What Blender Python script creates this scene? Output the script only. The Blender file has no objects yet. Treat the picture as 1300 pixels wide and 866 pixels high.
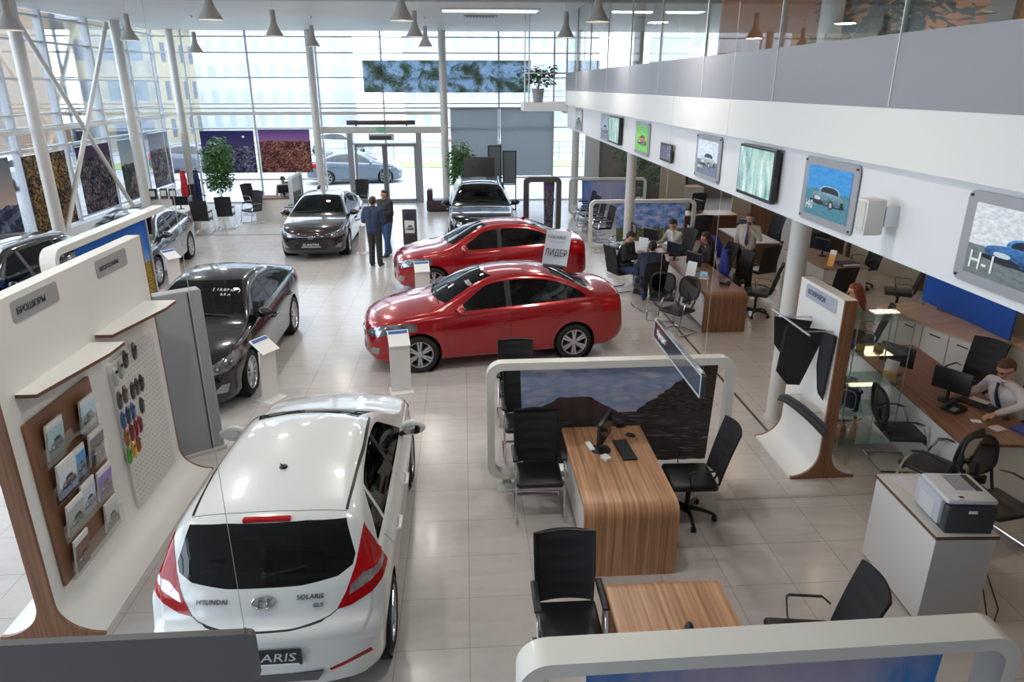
import bpy, bmesh, math, random
from math import sin, cos, pi, radians as R
from mathutils import Vector, Matrix
from mathutils.bvhtree import BVHTree
random.seed(7)
SC = bpy.context.scene
COL = SC.collection
# ------------------------------------------------------------------ materials
MATS = {}
def _new(name):
    m = bpy.data.materials.new(name); m.use_nodes = True
    nt = m.node_tree; nt.nodes.clear()
    out = nt.nodes.new('ShaderNodeOutputMaterial')
    return m, nt, out
def N(nt, t, **kw):
    n = nt.nodes.new(t)
    for k, v in kw.items():
        if k in n.inputs: n.inputs[k].default_value = v
        else: setattr(n, k, v)
    return n
def L(nt, a, b): nt.links.new(a, b)
def c4(c): return (c[0], c[1], c[2], 1.0)
def P(name, col, rough=.5, metal=0., coat=0., spec=.5, emit=None, es=0., noise=0., nscale=20., bump=0., bscale=200., backcol=None):
    """principled material with optional colour mottling and fine bump"""
    if name in MATS: return MATS[name]
    m, nt, out = _new(name)
    b = N(nt, 'ShaderNodeBsdfPrincipled')
    b.inputs['Base Color'].default_value = c4(col); b.inputs['Roughness'].default_value = rough
    b.inputs['Metallic'].default_value = metal; b.inputs['Specular IOR Level'].default_value = spec
    b.inputs['Coat Weight'].default_value = coat; b.inputs['Coat Roughness'].default_value = .04
    if emit: b.inputs['Emission Color'].default_value = c4(emit); b.inputs['Emission Strength'].default_value = es
    tc = N(nt, 'ShaderNodeTexCoord')
    if noise:
        n = N(nt, 'ShaderNodeTexNoise', Scale=nscale, Detail=4.)
        L(nt, tc.outputs['Object'], n.inputs['Vector'])
        r = N(nt, 'ShaderNodeValToRGB'); e = r.color_ramp.elements
        e[0].position = .3; e[1].position = .7
        e[0].color = c4([x*(1-noise) for x in col]); e[1].color = c4([min(1, x*(1+noise)) for x in col])
        L(nt, n.outputs['Fac'], r.inputs['Fac']); L(nt, r.outputs['Color'], b.inputs['Base Color'])
    if bump:
        n2 = N(nt, 'ShaderNodeTexNoise', Scale=bscale, Detail=2.)
        L(nt, tc.outputs['Object'], n2.inputs['Vector'])
        bp = N(nt, 'ShaderNodeBump', Strength=bump, Distance=.01)
        L(nt, n2.outputs['Fac'], bp.inputs['Height']); L(nt, bp.outputs['Normal'], b.inputs['Normal'])
    src = b.outputs[0]
    if backcol:
        g = N(nt, 'ShaderNodeNewGeometry'); d = N(nt, 'ShaderNodeBsdfDiffuse', Color=c4(backcol))
        mx = N(nt, 'ShaderNodeMixShader')
        L(nt, g.outputs['Backfacing'], mx.inputs[0]); L(nt, b.outputs[0], mx.inputs[1]); L(nt, d.outputs[0], mx.inputs[2]); src = mx.outputs[0]
    L(nt, src, out.inputs[0]); MATS[name] = m
    return m
def glass(name, tint=(.9, .95, .95), refl=.06, rough=.0, top=.75):
    if name in MATS: return MATS[name]
    m, nt, out = _new(name)
    t = N(nt, 'ShaderNodeBsdfTransparent', Color=c4(tint)); g = N(nt, 'ShaderNodeBsdfGlossy', Roughness=rough)
    g.inputs['Color'].default_value = (1, 1, 1, 1)
    f = N(nt, 'ShaderNodeLayerWeight', Blend=.18)
    mr = N(nt, 'ShaderNodeMapRange'); mr.inputs['To Min'].default_value = refl; mr.inputs['To Max'].default_value = top
    mx = N(nt, 'ShaderNodeMixShader')
    L(nt, f.outputs['Fresnel'], mr.inputs['Value']); mr.inputs['From Min'].default_value = .03
    L(nt, mr.outputs[0], mx.inputs[0]); L(nt, t.outputs[0], mx.inputs[1]); L(nt, g.outputs[0], mx.inputs[2])
    L(nt, mx.outputs[0], out.inputs[0]); MATS[name] = m
    return m
def wood(name, c1, c2, scale=1., rough=.35, axis=1):
    """striped veneer with the grain running along one object axis"""
    if name in MATS: return MATS[name]
    m, nt, out = _new(name)
    b = N(nt, 'ShaderNodeBsdfPrincipled', Roughness=rough)
    tc = N(nt, 'ShaderNodeTexCoord'); mp = N(nt, 'ShaderNodeMapping')
    s = [38.*scale]*3; s[axis] = .9*scale
    if axis == 1: s[2] = .9*scale
    mp.inputs['Scale'].default_value = s
    L(nt, tc.outputs['Object'], mp.inputs['Vector'])
    n = N(nt, 'ShaderNodeTexNoise', Scale=1., Detail=5., Distortion=.25); L(nt, mp.outputs[0], n.inputs['Vector'])
    r = N(nt, 'ShaderNodeValToRGB'); e = r.color_ramp.elements
    e[0].position = .33; e[1].position = .68; e[0].color = c4(c1); e[1].color = c4(c2)
    mid = e.new(.5); mid.color = c4([(a+b_)/2*1.02 for a, b_ in zip(c1, c2)])
    L(nt, n.outputs['Fac'], r.inputs['Fac']); L(nt, r.outputs['Color'], b.inputs['Base Color'])
    L(nt, b.outputs[0], out.inputs[0]); MATS[name] = m
    return m
def painted(name, build, rough=.5, emit=0., trans=0.):
    """material whose colour comes from build(nt, uvvec_socket) -> colour socket (Generated coordinates 0..1)"""
    if name in MATS: return MATS[name]
    m, nt, out = _new(name)
    b = N(nt, 'ShaderNodeBsdfPrincipled', Roughness=rough)
    uv = N(nt, 'ShaderNodeUVMap')
    colr = build(nt, uv.outputs[0])
    L(nt, colr, b.inputs['Base Color'])
    if emit:
        L(nt, colr, b.inputs['Emission Color']); b.inputs['Emission Strength'].default_value = emit
    src = b.outputs[0]
    if trans:
        t = N(nt, 'ShaderNodeBsdfTranslucent'); mx = N(nt, 'ShaderNodeMixShader'); mx.inputs[0].default_value = trans
        L(nt, colr, t.inputs['Color']); L(nt, src, mx.inputs[1]); L(nt, t.outputs[0], mx.inputs[2]); src = mx.outputs[0]
    L(nt, src, out.inputs[0]); MATS[name] = m
    return m
def ramp(nt, fac, stops, interp='LINEAR'):
    r = N(nt, 'ShaderNodeValToRGB'); r.color_ramp.interpolation = interp
    e = r.color_ramp.elements
    while len(e) > 1: e.remove(e[-1])
    e[0].position = stops[0][0]; e[0].color = c4(stops[0][1])
    for p, c in stops[1:]:
        x = e.new(p); x.color = c4(c)
    L(nt, fac, r.inputs['Fac']); return r.outputs['Color']
def vmap(nt, v, s=(1, 1, 1), t=(0, 0, 0), r=(0, 0, 0)):
    mp = N(nt, 'ShaderNodeMapping'); mp.inputs['Scale'].default_value = s; mp.inputs['Location'].default_value = t; mp.inputs['Rotation'].default_value = r
    L(nt, v, mp.inputs['Vector']); return mp.outputs[0]
def noise(nt, v, scale=5., detail=4., dist=0.):
    n = N(nt, 'ShaderNodeTexNoise', Scale=scale, Detail=detail, Distortion=dist); L(nt, v, n.inputs['Vector']); return n.outputs['Fac']
def voro(nt, v, scale=20.):
    n = N(nt, 'ShaderNodeTexVoronoi', Scale=scale); L(nt, v, n.inputs['Vector']); return n.outputs['Color']
def math_(nt, op, a, b=None):
    n = N(nt, 'ShaderNodeMath', operation=op)
    for i, x in enumerate((a, b)):
        if x is None: continue
        if isinstance(x, (int, float)): n.inputs[i].default_value = x
        else: L(nt, x, n.inputs[i])
    return n.outputs[0]
def mixc(nt, f, a, b, mode='MIX'):
    n = N(nt, 'ShaderNodeMixRGB', blend_type=mode)
    for i, x in enumerate((f, a, b)):
        if isinstance(x, (int, float)): n.inputs[i].default_value = x
        elif isinstance(x, tuple): n.inputs[i].default_value = c4(x)
        else: L(nt, x, n.inputs[i])
    return n.outputs[0]
def sepxy(nt, v):
    s = N(nt, 'ShaderNodeSeparateXYZ'); L(nt, v, s.inputs[0]); return s.outputs[0], s.outputs[1]
# ------------------------------------------------------------------ mesh builder
class MB:
    def __init__(s): s.v = []; s.f = []; s.m = []; s.uv = {}; s.xf = Matrix.Identity(4); s.mi = 0
    def add(s, verts, faces, mi=None, uvs=None):
        o = len(s.v); mi = s.mi if mi is None else mi
        s.v += [s.xf @ Vector(p) for p in verts]
        for i, f in enumerate(faces):
            if uvs: s.uv[len(s.f)] = uvs[i]
            s.f.append([o+k for k in f]); s.m.append(mi)
        return s
    def box(s, x0, x1, y0, y1, z0, z1, bev=0., mi=None, seg=2):
        if bev <= 0:
            vs = [(x, y, z) for z in (z0, z1) for y in (y0, y1) for x in (x0, x1)]
            return s.add(vs, [(0, 2, 3, 1), (4, 5, 7, 6), (0, 1, 5, 4), (2, 6, 7, 3), (0, 4, 6, 2), (1, 3, 7, 5)], mi)
        bm = bmesh.new(); bmesh.ops.create_cube(bm, size=1)
        for v in bm.verts: v.co = Vector(((x0+x1)/2+v.co.x*(x1-x0), (y0+y1)/2+v.co.y*(y1-y0), (z0+z1)/2+v.co.z*(z1-z0)))
        bev = min(bev, .49*min(abs(x1-x0), abs(y1-y0), abs(z1-z0)))
        bmesh.ops.bevel(bm, geom=bm.edges[:], offset=bev, segments=seg, profile=.5, affect='EDGES')
        return s.bm(bm, mi)
    def bm(s, bm, mi=None):
        bm.verts.index_update(); s.add([v.co.copy() for v in bm.verts], [[v.index for v in f.verts] for f in bm.faces], mi); bm.free(); return s
    def cyl(s, p0, p1, r0, r1=None, n=12, mi=None, cap=True):
        r1 = r0 if r1 is None else r1
        p0 = Vector(p0); p1 = Vector(p1); d = (p1-p0).normalized()
        a = d.orthogonal().normalized(); b = d.cross(a)
        vs = []
        for p, r in ((p0, r0), (p1, r1)):
            vs += [p+(a*cos(2*pi*k/n)+b*sin(2*pi*k/n))*r for k in range(n)]
        fs = [(k, (k+1) % n, n+(k+1) % n, n+k) for k in range(n)]
        if cap: fs += [list(range(n))[::-1], list(range(n, 2*n))]
        return s.add(vs, fs, mi)
    def tube(s, pts, r, n=8, mi=None, closed=False, flat=None):
        """sweep a round (or flattened) section along a polyline; r may be a list"""
        pts = [Vector(p) for p in pts]; m = len(pts)
        rs = r if isinstance(r, (list, tuple)) else [r]*m
        vs = []; ref = None
        for i, p in enumerate(pts):
            if closed: d = (pts[(i+1) % m]-pts[i-1]).normalized()
            else: d = (pts[min(i+1, m-1)]-pts[max(i-1, 0)]).normalized()
            if ref is None: ref = d.orthogonal().normalized() if flat is None else Vector(flat)
            a = (ref-d*ref.dot(d))
            a = a.normalized() if a.length > 1e-5 else d.orthogonal().normalized()
            if flat is None: ref = a
            b = d.cross(a)
            fl = 1. if flat is None else .35
            vs += [p+(a*cos(2*pi*k/n)+b*sin(2*pi*k/n)*fl)*rs[i] for k in range(n)]
        fs = []
        for i in range(m if closed else m-1):
            j = (i+1) % m
            fs += [(i*n+k, i*n+(k+1) % n, j*n+(k+1) % n, j*n+k) for k in range(n)]
        if not closed: fs += [list(range(n))[::-1], list(range((m-1)*n, m*n))]
        return s.add(vs, fs, mi)
    def lathe(s, prof, n=24, org=(0, 0, 0), axis='z', mi=None):
        """prof: list of (r, h)"""
        o = Vector(org); vs = []
        for r, h in prof:
            for k in range(n):
                a = 2*pi*k/n; x, y = r*cos(a), r*sin(a)
                vs.append(o+Vector({'z': (x, y, h), 'y': (x, h, -y), 'x': (h, x, y)}[axis]))
        fs = []
        for i in range(len(prof)-1): fs += [(i*n+k, i*n+(k+1) % n, (i+1)*n+(k+1) % n, (i+1)*n+k) for k in range(n)]
        return s.add(vs, fs, mi)
    def prism(s, poly, d0, d1, plane='xz', mi=None):
        """extrude 2D polygon; plane names the polygon's axes, extrusion runs along the third"""
        def q(a, b, c): return {'xz': (a, c, b), 'yz': (c, a, b), 'xy': (a, b, c)}[plane]
        n = len(poly)
        vs = [q(a, b, d0) for a, b in poly]+[q(a, b, d1) for a, b in poly]
        fs = [[k, (k+1) % n, n+(k+1) % n, n+k] for k in range(n)]+[list(range(n))[::-1], list(range(n, 2*n))]
        return s.add(vs, fs, mi)
    def grid(s, fn, nu, nv, mi=None, thick=0.):
        vs = [Vector(fn(i/nu, j/nv)) for j in range(nv+1) for i in range(nu+1)]
        W = nu+1
        fs = [(j*W+i, j*W+i+1, (j+1)*W+i+1, (j+1)*W+i) for j in range(nv) for i in range(nu)]
        uv = [[((k % W)/nu, (k//W)/nv) for k in f] for f in fs]
        if not thick: return s.add(vs, fs, mi, uv)
        me = bpy.data.meshes.new('t'); me.from_pydata(vs, [], fs); bm = bmesh.new(); bm.from_mesh(me); bpy.data.meshes.remove(me)
        bm.normal_update(); nn = [v.normal.copy() for v in bm.verts]; bm.free()
        n = len(vs); vs2 = vs+[v-q*thick for v, q in zip(vs, nn)]
        f2 = [tuple(k+n for k in f[::-1]) for f in fs]
        bd = [(i, i+1) for i in range(nu)]+[(nv*W+i+1, nv*W+i) for i in range(nu)]+[((j+1)*W, j*W) for j in range(nv)]+[(j*W+nu, (j+1)*W+nu) for j in range(nv)]
        return s.add(vs2, fs+f2+[(b, a, a+n, b+n) for a, b in bd], mi, uv+[u_[::-1] for u_ in uv]+[[(0, 0)]*4]*len(bd))
    def build(s, name, mats, parent=None, smooth=True, ang=35, uv=False):
        me = bpy.data.meshes.new(name); me.from_pydata([tuple(v) for v in s.v], [], s.f)
        for m in (mats if isinstance(mats, (list, tuple)) else [mats]): me.materials.append(m)
        me.polygons.foreach_set('material_index', s.m)
        if s.uv:
            ul = me.uv_layers.new(name='UVMap')
            for fi, us in s.uv.items():
                p = me.polygons[fi]
                for li, u in zip(p.loop_indices, us): ul.data[li].uv = u
        me.validate(); bm = bmesh.new(); bm.from_mesh(me); bmesh.ops.recalc_face_normals(bm, faces=bm.faces) if not s.uv else None; bm.to_mesh(me); bm.free()
        if smooth: me.shade_smooth(); me.set_sharp_from_angle(angle=R(ang))
        return link(name, me, parent)
def link(name, me, parent=None):
    o = bpy.data.objects.new(name, me); COL.objects.link(o)
    if parent: o.parent = parent
    return o
def tag(o, label=None, cat=None, group=None, kind=None):
    if label: o['label'] = label
    if cat: o['category'] = cat
    if group: o['group'] = group
    if kind: o['kind'] = kind
    return o
def empty(name, loc=(0, 0, 0), rz=0., label=None, cat=None, group=None):
    o = bpy.data.objects.new(name, None); COL.objects.link(o); o.location = loc; o.rotation_euler = (0, 0, rz); o.empty_display_size = .1
    return tag(o, label, cat, group)
KIDS = {}
def copy_tree(o, parent=None):
    c = o.copy(); COL.objects.link(c); c.parent = parent
    for ch in [x for x in bpy.data.objects if x.parent == o]:
        copy_tree(ch, c)
    return c
def place(proto, used, loc, rz, label, group=None):
    """first use moves the prototype itself, later uses copy it with its parts"""
    if proto.name not in used: used.add(proto.name); o = proto
    else: o = copy_tree(proto)
    o.location = loc; o.rotation_euler = (0, 0, rz); o['label'] = label
    if group: o['group'] = group
    elif 'group' in o: del o['group']
    return o
USED = set()
def text(name, body, size, mat, parent, loc, rot, ext=.002, align='CENTER', shear=0., sx=1.):
    cu = bpy.data.curves.new(name, 'FONT'); cu.body = body; cu.size = size; cu.extrude = ext; cu.align_x = align; cu.align_y = 'CENTER'; cu.shear = shear; cu.resolution_u = 2
    tmp = bpy.data.objects.new(name, cu); COL.objects.link(tmp)
    dg = bpy.context.evaluated_depsgraph_get(); me = bpy.data.meshes.new_from_object(tmp.evaluated_get(dg))
    COL.objects.unlink(tmp); bpy.data.objects.remove(tmp)
    me.materials.clear(); me.materials.append(mat)
    o = link(name, me, parent); o.location = loc; o.rotation_euler = rot; o.scale = (sx, 1, 1)
    return o
def rrect(w, h, r, n=6, cx=0., cy=0.):
    pts = []
    for qx, qy, a0 in ((1, 1, 0), (-1, 1, 90), (-1, -1, 180), (1, -1, 270)):
        for k in range(n+1):
            a = R(a0+90*k/n); pts.append((cx+qx*(w/2-r)+r*cos(a), cy+qy*(h/2-r)+r*sin(a)))
    return pts
def pchip(tab):
    xs = [t[0] for t in tab]; ys = [t[1] for t in tab]; n = len(xs)
    h = [xs[i+1]-xs[i] for i in range(n-1)]; d = [(ys[i+1]-ys[i])/h[i] for i in range(n-1)]
    m = [0.]*n; m[0] = d[0]; m[-1] = d[-1]
    for i in range(1, n-1):
        if d[i-1]*d[i] > 0:
            w1 = 2*h[i]+h[i-1]; w2 = h[i]+2*h[i-1]; m[i] = (w1+w2)/(w1/d[i-1]+w2/d[i])
    def f(x):
        if x <= xs[0]: return ys[0]
        if x >= xs[-1]: return ys[-1]
        i = 0
        while xs[i+1] < x: i += 1
        t = (x-xs[i])/h[i]; t2 = t*t; t3 = t2*t
        return (2*t3-3*t2+1)*ys[i]+(t3-2*t2+t)*h[i]*m[i]+(-2*t3+3*t2)*ys[i+1]+(t3-t2)*h[i]*m[i+1]
    return f
# common materials
M = dict(
    white=P('white_laminate', (.80, .79, .76), .4), cream=P('cream_enamel', (.74, .73, .67), .35, coat=.3),
    black=P('black_plastic', (.012, .012, .014), .4), rubber=P('rubber', (.012, .012, .012), .75), dark=P('dark_grey', (.05, .05, .055), .5),
    chrome=P('chrome', (.82, .82, .84), .12, metal=1.), steel=P('brushed_steel', (.6, .61, .63), .3, metal=1.), grey=P('grey_panel', (.33, .33, .35), .45),
    leather=P('black_leather', (.014, .014, .016), .32, bump=.15, bscale=300.), meshf=P('black_mesh_fabric', (.013, .013, .015), .7, bump=.3, bscale=500.),
    paper=P('paper', (.85, .85, .84), .6), skin=P('skin', (.52, .28, .19), .5), walnut=wood('walnut_veneer', (.17, .075, .038), (.30, .145, .075)),
    desk=wood('zebrano_veneer', (.29, .135, .062), (.60, .33, .175)), edge=P('walnut_edge', (.16, .07, .04), .5),
    alu=P('aluminium', (.50, .52, .54), .35, metal=.7), signgrey=P('sign_grey', (.36, .36, .38), .4), blue=P('blue_panel', (.01, .09, .42), .4),
)
# ------------------------------------------------------------------ cars (front at s=0, local x = -s + shift, y to the side, z up)
def car_glass(): return glass('car_glass', (.16, .19, .19), .05)
GLS = lambda: car_glass()
def lamp_red(): return P('tail_lamp_red', (.42, .003, .006), .15, coat=.3, spec=.3)
SEDAN = dict(L=4.375, W=.85, wf=.83, wb=2.57, wr=.31,
    top=[(0, .56), (.03, .68), (.12, .78), (.35, .87), (.7, .945), (1.02, .995), (1.12, 1.03), (1.45, 1.20), (1.8, 1.365), (2.1, 1.445), (2.5, 1.475), (2.9, 1.455), (3.2, 1.39), (3.5, 1.27), (3.78, 1.13), (3.9, 1.095), (4.15, 1.085), (4.28, 1.06), (4.33, .95), (4.36, .8), (4.375, .62)],
    bot=[(0, .30), (.08, .2), (.4, .17), (4.0, .2), (4.25, .26), (4.375, .36)],
    wid=[(0, .66), (.06, .73), (.25, .80), (.6, .84), (1.2, .85), (3.2, .85), (3.8, .835), (4.15, .80), (4.3, .75), (4.375, .68)],
    belt=[(.6, .87), (1.1, .92), (2.0, .955), (3.0, 1.0), (3.7, 1.04), (4.3, 1.0)], tum=.40,
    kf=.20, kr=.16, crease=(.62, .90), win=(1.42, 3.62), pil=(2.30, 3.28),
    ws=(1.15, 1.98), rg=(3.10, 3.74), hatch=False)
HATCH = dict(SEDAN, L=4.115, top=[(0, .56), (.03, .68), (.12, .78), (.35, .87), (.7, .945), (1.02, .995), (1.12, 1.03), (1.45, 1.20), (1.8, 1.365), (2.1, 1.445), (2.5, 1.475), (2.9, 1.47), (3.3, 1.43), (3.58, 1.385), (3.66, 1.33), (3.72, 1.24), (3.86, 1.03), (3.91, .965), (3.955, .86), (3.98, .80), (4.01, .765), (4.085, .745), (4.115, .69)],
    bot=[(0, .30), (.08, .2), (.4, .17), (3.7, .2), (4.0, .26), (4.115, .32)],
    wid=[(0, .66), (.06, .73), (.25, .80), (.6, .84), (1.2, .85), (3.2, .85), (3.6, .85), (3.9, .83), (4.05, .80), (4.115, .76)],
    belt=[(.6, .87), (1.1, .92), (2.0, .955), (3.0, 1.02), (3.5, 1.06), (4.1, 1.0)], tum=.36, kr=.17, win=(1.42, 3.52), pil=(2.30, 3.10), rg=None, hatch=True, crease=(.62, .92))
BIG = dict(SEDAN, L=4.74, W=.905, wf=.95, wb=2.77, wr=.335,
    top=[(0, .58), (.03, .70), (.12, .80), (.4, .90), (.8, .965), (1.12, 1.0), (1.25, 1.04), (1.6, 1.21), (1.95, 1.365), (2.3, 1.445), (2.7, 1.47), (3.1, 1.45), (3.45, 1.38), (3.8, 1.25), (4.1, 1.12), (4.25, 1.09), (4.55, 1.08), (4.66, 1.04), (4.70, .93), (4.73, .8), (4.74, .62)],
    bot=[(0, .28), (.08, .19), (.4, .17), (4.3, .2), (4.6, .27), (4.74, .36)],
    wid=[(0, .70), (.06, .78), (.25, .855), (.6, .895), (1.2, .905), (3.5, .905), (4.1, .89), (4.5, .855), (4.65, .80), (4.74, .72)],
    belt=[(.7, .89), (1.2, .93), (2.2, .97), (3.3, 1.02), (4.0, 1.05), (4.6, 1.0)], kf=.26, win=(1.56, 3.98), pil=(2.52, 3.58), ws=(1.30, 2.12), rg=(3.36, 4.05), crease=(.64, .88))
ELAN = dict(SEDAN, L=4.53, W=.888, wf=.88, wb=2.70, wr=.32,
    top=[(0, .56), (.03, .68), (.12, .78), (.35, .865), (.7, .935), (1.0, .985), (1.1, 1.02), (1.45, 1.19), (1.82, 1.355), (2.15, 1.435), (2.55, 1.46), (2.95, 1.44), (3.3, 1.37), (3.62, 1.25), (3.92, 1.12), (4.05, 1.085), (4.3, 1.08), (4.43, 1.05), (4.48, .94), (4.515, .8), (4.53, .62)],
    wid=[(0, .68), (.06, .76), (.25, .84), (.6, .88), (1.2, .888), (3.3, .888), (3.9, .87), (4.3, .84), (4.45, .78), (4.53, .70)],
    bot=[(0, .28), (.08, .19), (.4, .17), (4.1, .2), (4.4, .27), (4.53, .36)], win=(1.45, 3.80), pil=(2.38, 3.42), ws=(1.15, 2.0), rg=(3.22, 3.88), kf=.26)
SUV = dict(SEDAN, L=4.69, W=.94, wf=.90, wb=2.70, wr=.365,
    top=[(0, .70), (.03, .86), (.12, .98), (.4, 1.06), (.8, 1.11), (1.1, 1.15), (1.2, 1.19), (1.5, 1.37), (1.85, 1.56), (2.1, 1.645), (2.5, 1.685), (3.2, 1.68), (3.9, 1.63), (4.2, 1.57), (4.33, 1.45), (4.46, 1.2), (4.53, 1.05), (4.58, .85), (4.65, .78), (4.69, .66)],
    bot=[(0, .36), (.08, .26), (.4, .22), (4.2, .26), (4.55, .34), (4.69, .42)],
    wid=[(0, .74), (.06, .82), (.25, .89), (.6, .93), (1.2, .94), (3.6, .94), (4.2, .93), (4.5, .90), (4.62, .86), (4.69, .80)],
    belt=[(.7, 1.04), (1.2, 1.08), (2.2, 1.12), (3.3, 1.17), (4.0, 1.2), (4.6, 1.15)], tum=.34, kf=.24, kr=.15, win=(1.5, 4.15), pil=(2.45, 3.45), ws=(1.25, 1.98), rg=None, hatch=True, crease=(.75, 1.0))

def make_car(name, sp, paint, plate=None, seats=(.03, .03, .035), rails=False, detail=2, rimstyle=6, sunroof=False, front_style='lower'):
    root = empty(name)
    Lc, W = sp['L'], sp['W']
    top, bot, wid, belt = pchip(sp['top']), pchip(sp['bot']), pchip(sp['wid']), pchip(sp['belt'])
    axf = sp['wf']; axr = axf+sp['wb']; sh = Lc/2
    # stations by arc length of the roof line
    n = 400; pts = [(Lc*i/n) for i in range(n+1)]
    acc = [0.]
    for i in range(n): acc.append(acc[-1]+math.hypot(pts[i+1]-pts[i], 1.0*(top(pts[i+1])-top(pts[i]))))
    NS = 96 if detail > 1 else 60
    st = []; j = 0
    for k in range(NS+1):
        t = acc[-1]*k/NS
        while j < n-1 and acc[j+1] < t: j += 1
        f = (t-acc[j])/max(1e-9, acc[j+1]-acc[j]); st.append(pts[j]+f*(pts[j+1]-pts[j]))
    def zc(s): a, b = sp['crease']; u = min(1, max(0, (s-axf*.6)/(Lc-axf*.6))); return a+(b-a)*u
    def ring(s):
        w = wid(s); zt = top(s); zb0 = bot(s); zb = min(belt(s), zt-.035); c = min(zc(s), zb-.04)
        c = max(c, zb0+.12); P_ = []
        for k in range(4): P_.append((w*.80*k/3, zb0))
        r = min(.09, (c-zb0)*.4)
        for k in range(1, 4):
            a = pi/2*k/3; P_.append((w*.80+(w*.965-w*.80)*sin(a), zb0+r*(1-cos(a))))
        z1 = zb0+r
        for k in range(1, 7):
            u = k/6; P_.append((w*(.965+.035*sin(u*pi/2)-.012*sin(u*pi)), z1+(c-z1)*u))
        for k in range(1, 6):
            u = k/5; P_.append((w*(1-.035*u-.035*u*u), c+(zb-c)*u))
        wb_ = w*.93
        g = zt-zb; ins = sp['tum']*g+.25*g*g
        rc = min(.13, g*.42)
        ytop = wb_-.02-ins; zr = zt-rc
        P_.append((wb_-.012, zb+min(.006, g*.1)))
        for k in range(1, 7):
            u = k/6; z = zb+.008*min(1, g*5)+(zr-zb-.008*min(1, g*5))*u
            P_.append((wb_-.02-(ins-rc*.5)*(u**1.15), z))
        y0, z0 = P_[-1]
        yc = y0-rc*1.0
        for k in range(1, 5):
            a = pi/2*k/4; P_.append((y0-(rc*1.05)*(1-cos(a))-rc*.25*k/4, z0+(rc*.94)*sin(a)))
        ye, ze = P_[-1]
        crown = .045 if g > .2 else .05
        for k in range(1, 9):
            u = k/8; P_.append((ye*(1-u), ze+(zt+crown*.6-ze)*(1-(1-u)**2)))
        return P_
    def pos(s, y, z):
        w = wid(s); q = min(1.15, abs(y)/W)
        kf = sp['kf']*max(0, 1-s/(axf+1.6))**1.1; kr = sp['kr']*max(0, (s-(axr-.9))/(Lc-axr+.9))**1.1
        ss = s+kf*q**2.6-kr*q**2.6
        return Vector((sh-ss, y, z))
    bm = bmesh.new(); rows = []
    for s in st:
        r = ring(s); m_ = len(r)
        full = [(-y, z) for y, z in r[::-1][:-1]]+[(y, z) for y, z in r]   # from top-centre(-) ... bottom ... top-centre(+)
        rows.append([bm.verts.new(pos(s, y, z)) for y, z in full[:-1]])
    m_ = len(rows[0])
    for i in range(NS):
        for k in range(m_):
            a, b = rows[i][k], rows[i][(k+1) % m_]; c, d = rows[i+1][(k+1) % m_], rows[i+1][k]
            bm.faces.new((a, d, c, b))
    for ri, s in ((0, st[0]), (-1, st[-1])):
        half = ring(s); mm = len(half); row = rows[ri]; prev = None; NT = 8
        for i in range(3, mm-1):
            y, z = half[i]; cur = [row[mm-1-i]]+[bm.verts.new(pos(s, y*(-1+2*k/NT), z)) for k in range(1, NT)]+[row[mm-1+i]]
            if prev:
                for k in range(NT): bm.faces.new((prev[k], prev[k+1], cur[k+1], cur[k]))
            prev = cur
        for k in range(NT): bm.faces.new((prev[k], prev[k+1], row[0]))
        low = [row[mm-1-k] for k in (3, 2, 1)]+[row[mm-1+k] for k in (0, 1, 2, 3)]
    bmesh.ops.recalc_face_normals(bm, faces=bm.faces)
    # keep originals for smooth normals
    bm.normal_update(); bm.verts.ensure_lookup_table(); bm.verts.index_update()
    ref = bm.copy(); ref.verts.ensure_lookup_table(); ref.faces.ensure_lookup_table(); tree = BVHTree.FromBMesh(ref)
    vn = [v.normal.copy() for v in ref.verts]
    def snormal(p):
        loc, no, fi, d = tree.find_nearest(p)
        if fi is None: return Vector((0, 0, 1))
        f = ref.faces[fi]; acc_ = Vector((0, 0, 0))
        if len(f.verts) > 4: return f.normal
        for v in f.verts: acc_ += vn[v.index]/(1e-4+(v.co-loc).length)
        return acc_.normalized() if acc_.length > 0 else no
    AX = {'y': (0, 2, 1), 'x': (1, 2, 0), 'z': (0, 1, 2)}
    def inside(p, poly):
        x, y = p; c = False; n_ = len(poly); j_ = n_-1
        for i_ in range(n_):
            xi, yi = poly[i_]; xj, yj = poly[j_]
            if (yi > y) != (yj > y) and x < (xj-xi)*(y-yi)/(yj-yi)+xi: c = not c
            j_ = i_
        return c
    def region(poly, axis, sign, mi, nlim=.15, xl=0.):
        """split body faces along a polygon projected along axis on the given side; give faces inside material index mi"""
        a, b, d = AX[axis]
        lo = [min(p[q] for p in poly)-.001 for q in (0, 1)]; hi = [max(p[q] for p in poly)+.001 for q in (0, 1)]
        def cand(f):
            if f.normal[d]*sign < nlim: return False
            vs = f.verts
            if min(v.co[a] for v in vs) > hi[0] or max(v.co[a] for v in vs) < lo[0]: return False
            if min(v.co[b] for v in vs) > hi[1] or max(v.co[b] for v in vs) < lo[1]: return False
            if axis == 'y' and f.calc_center_median()[1]*sign < 0: return False
            if axis == 'x' and f.calc_center_median()[0]*sign < xl: return False
            return True
        bm.normal_update()
        n_ = len(poly)
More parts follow.
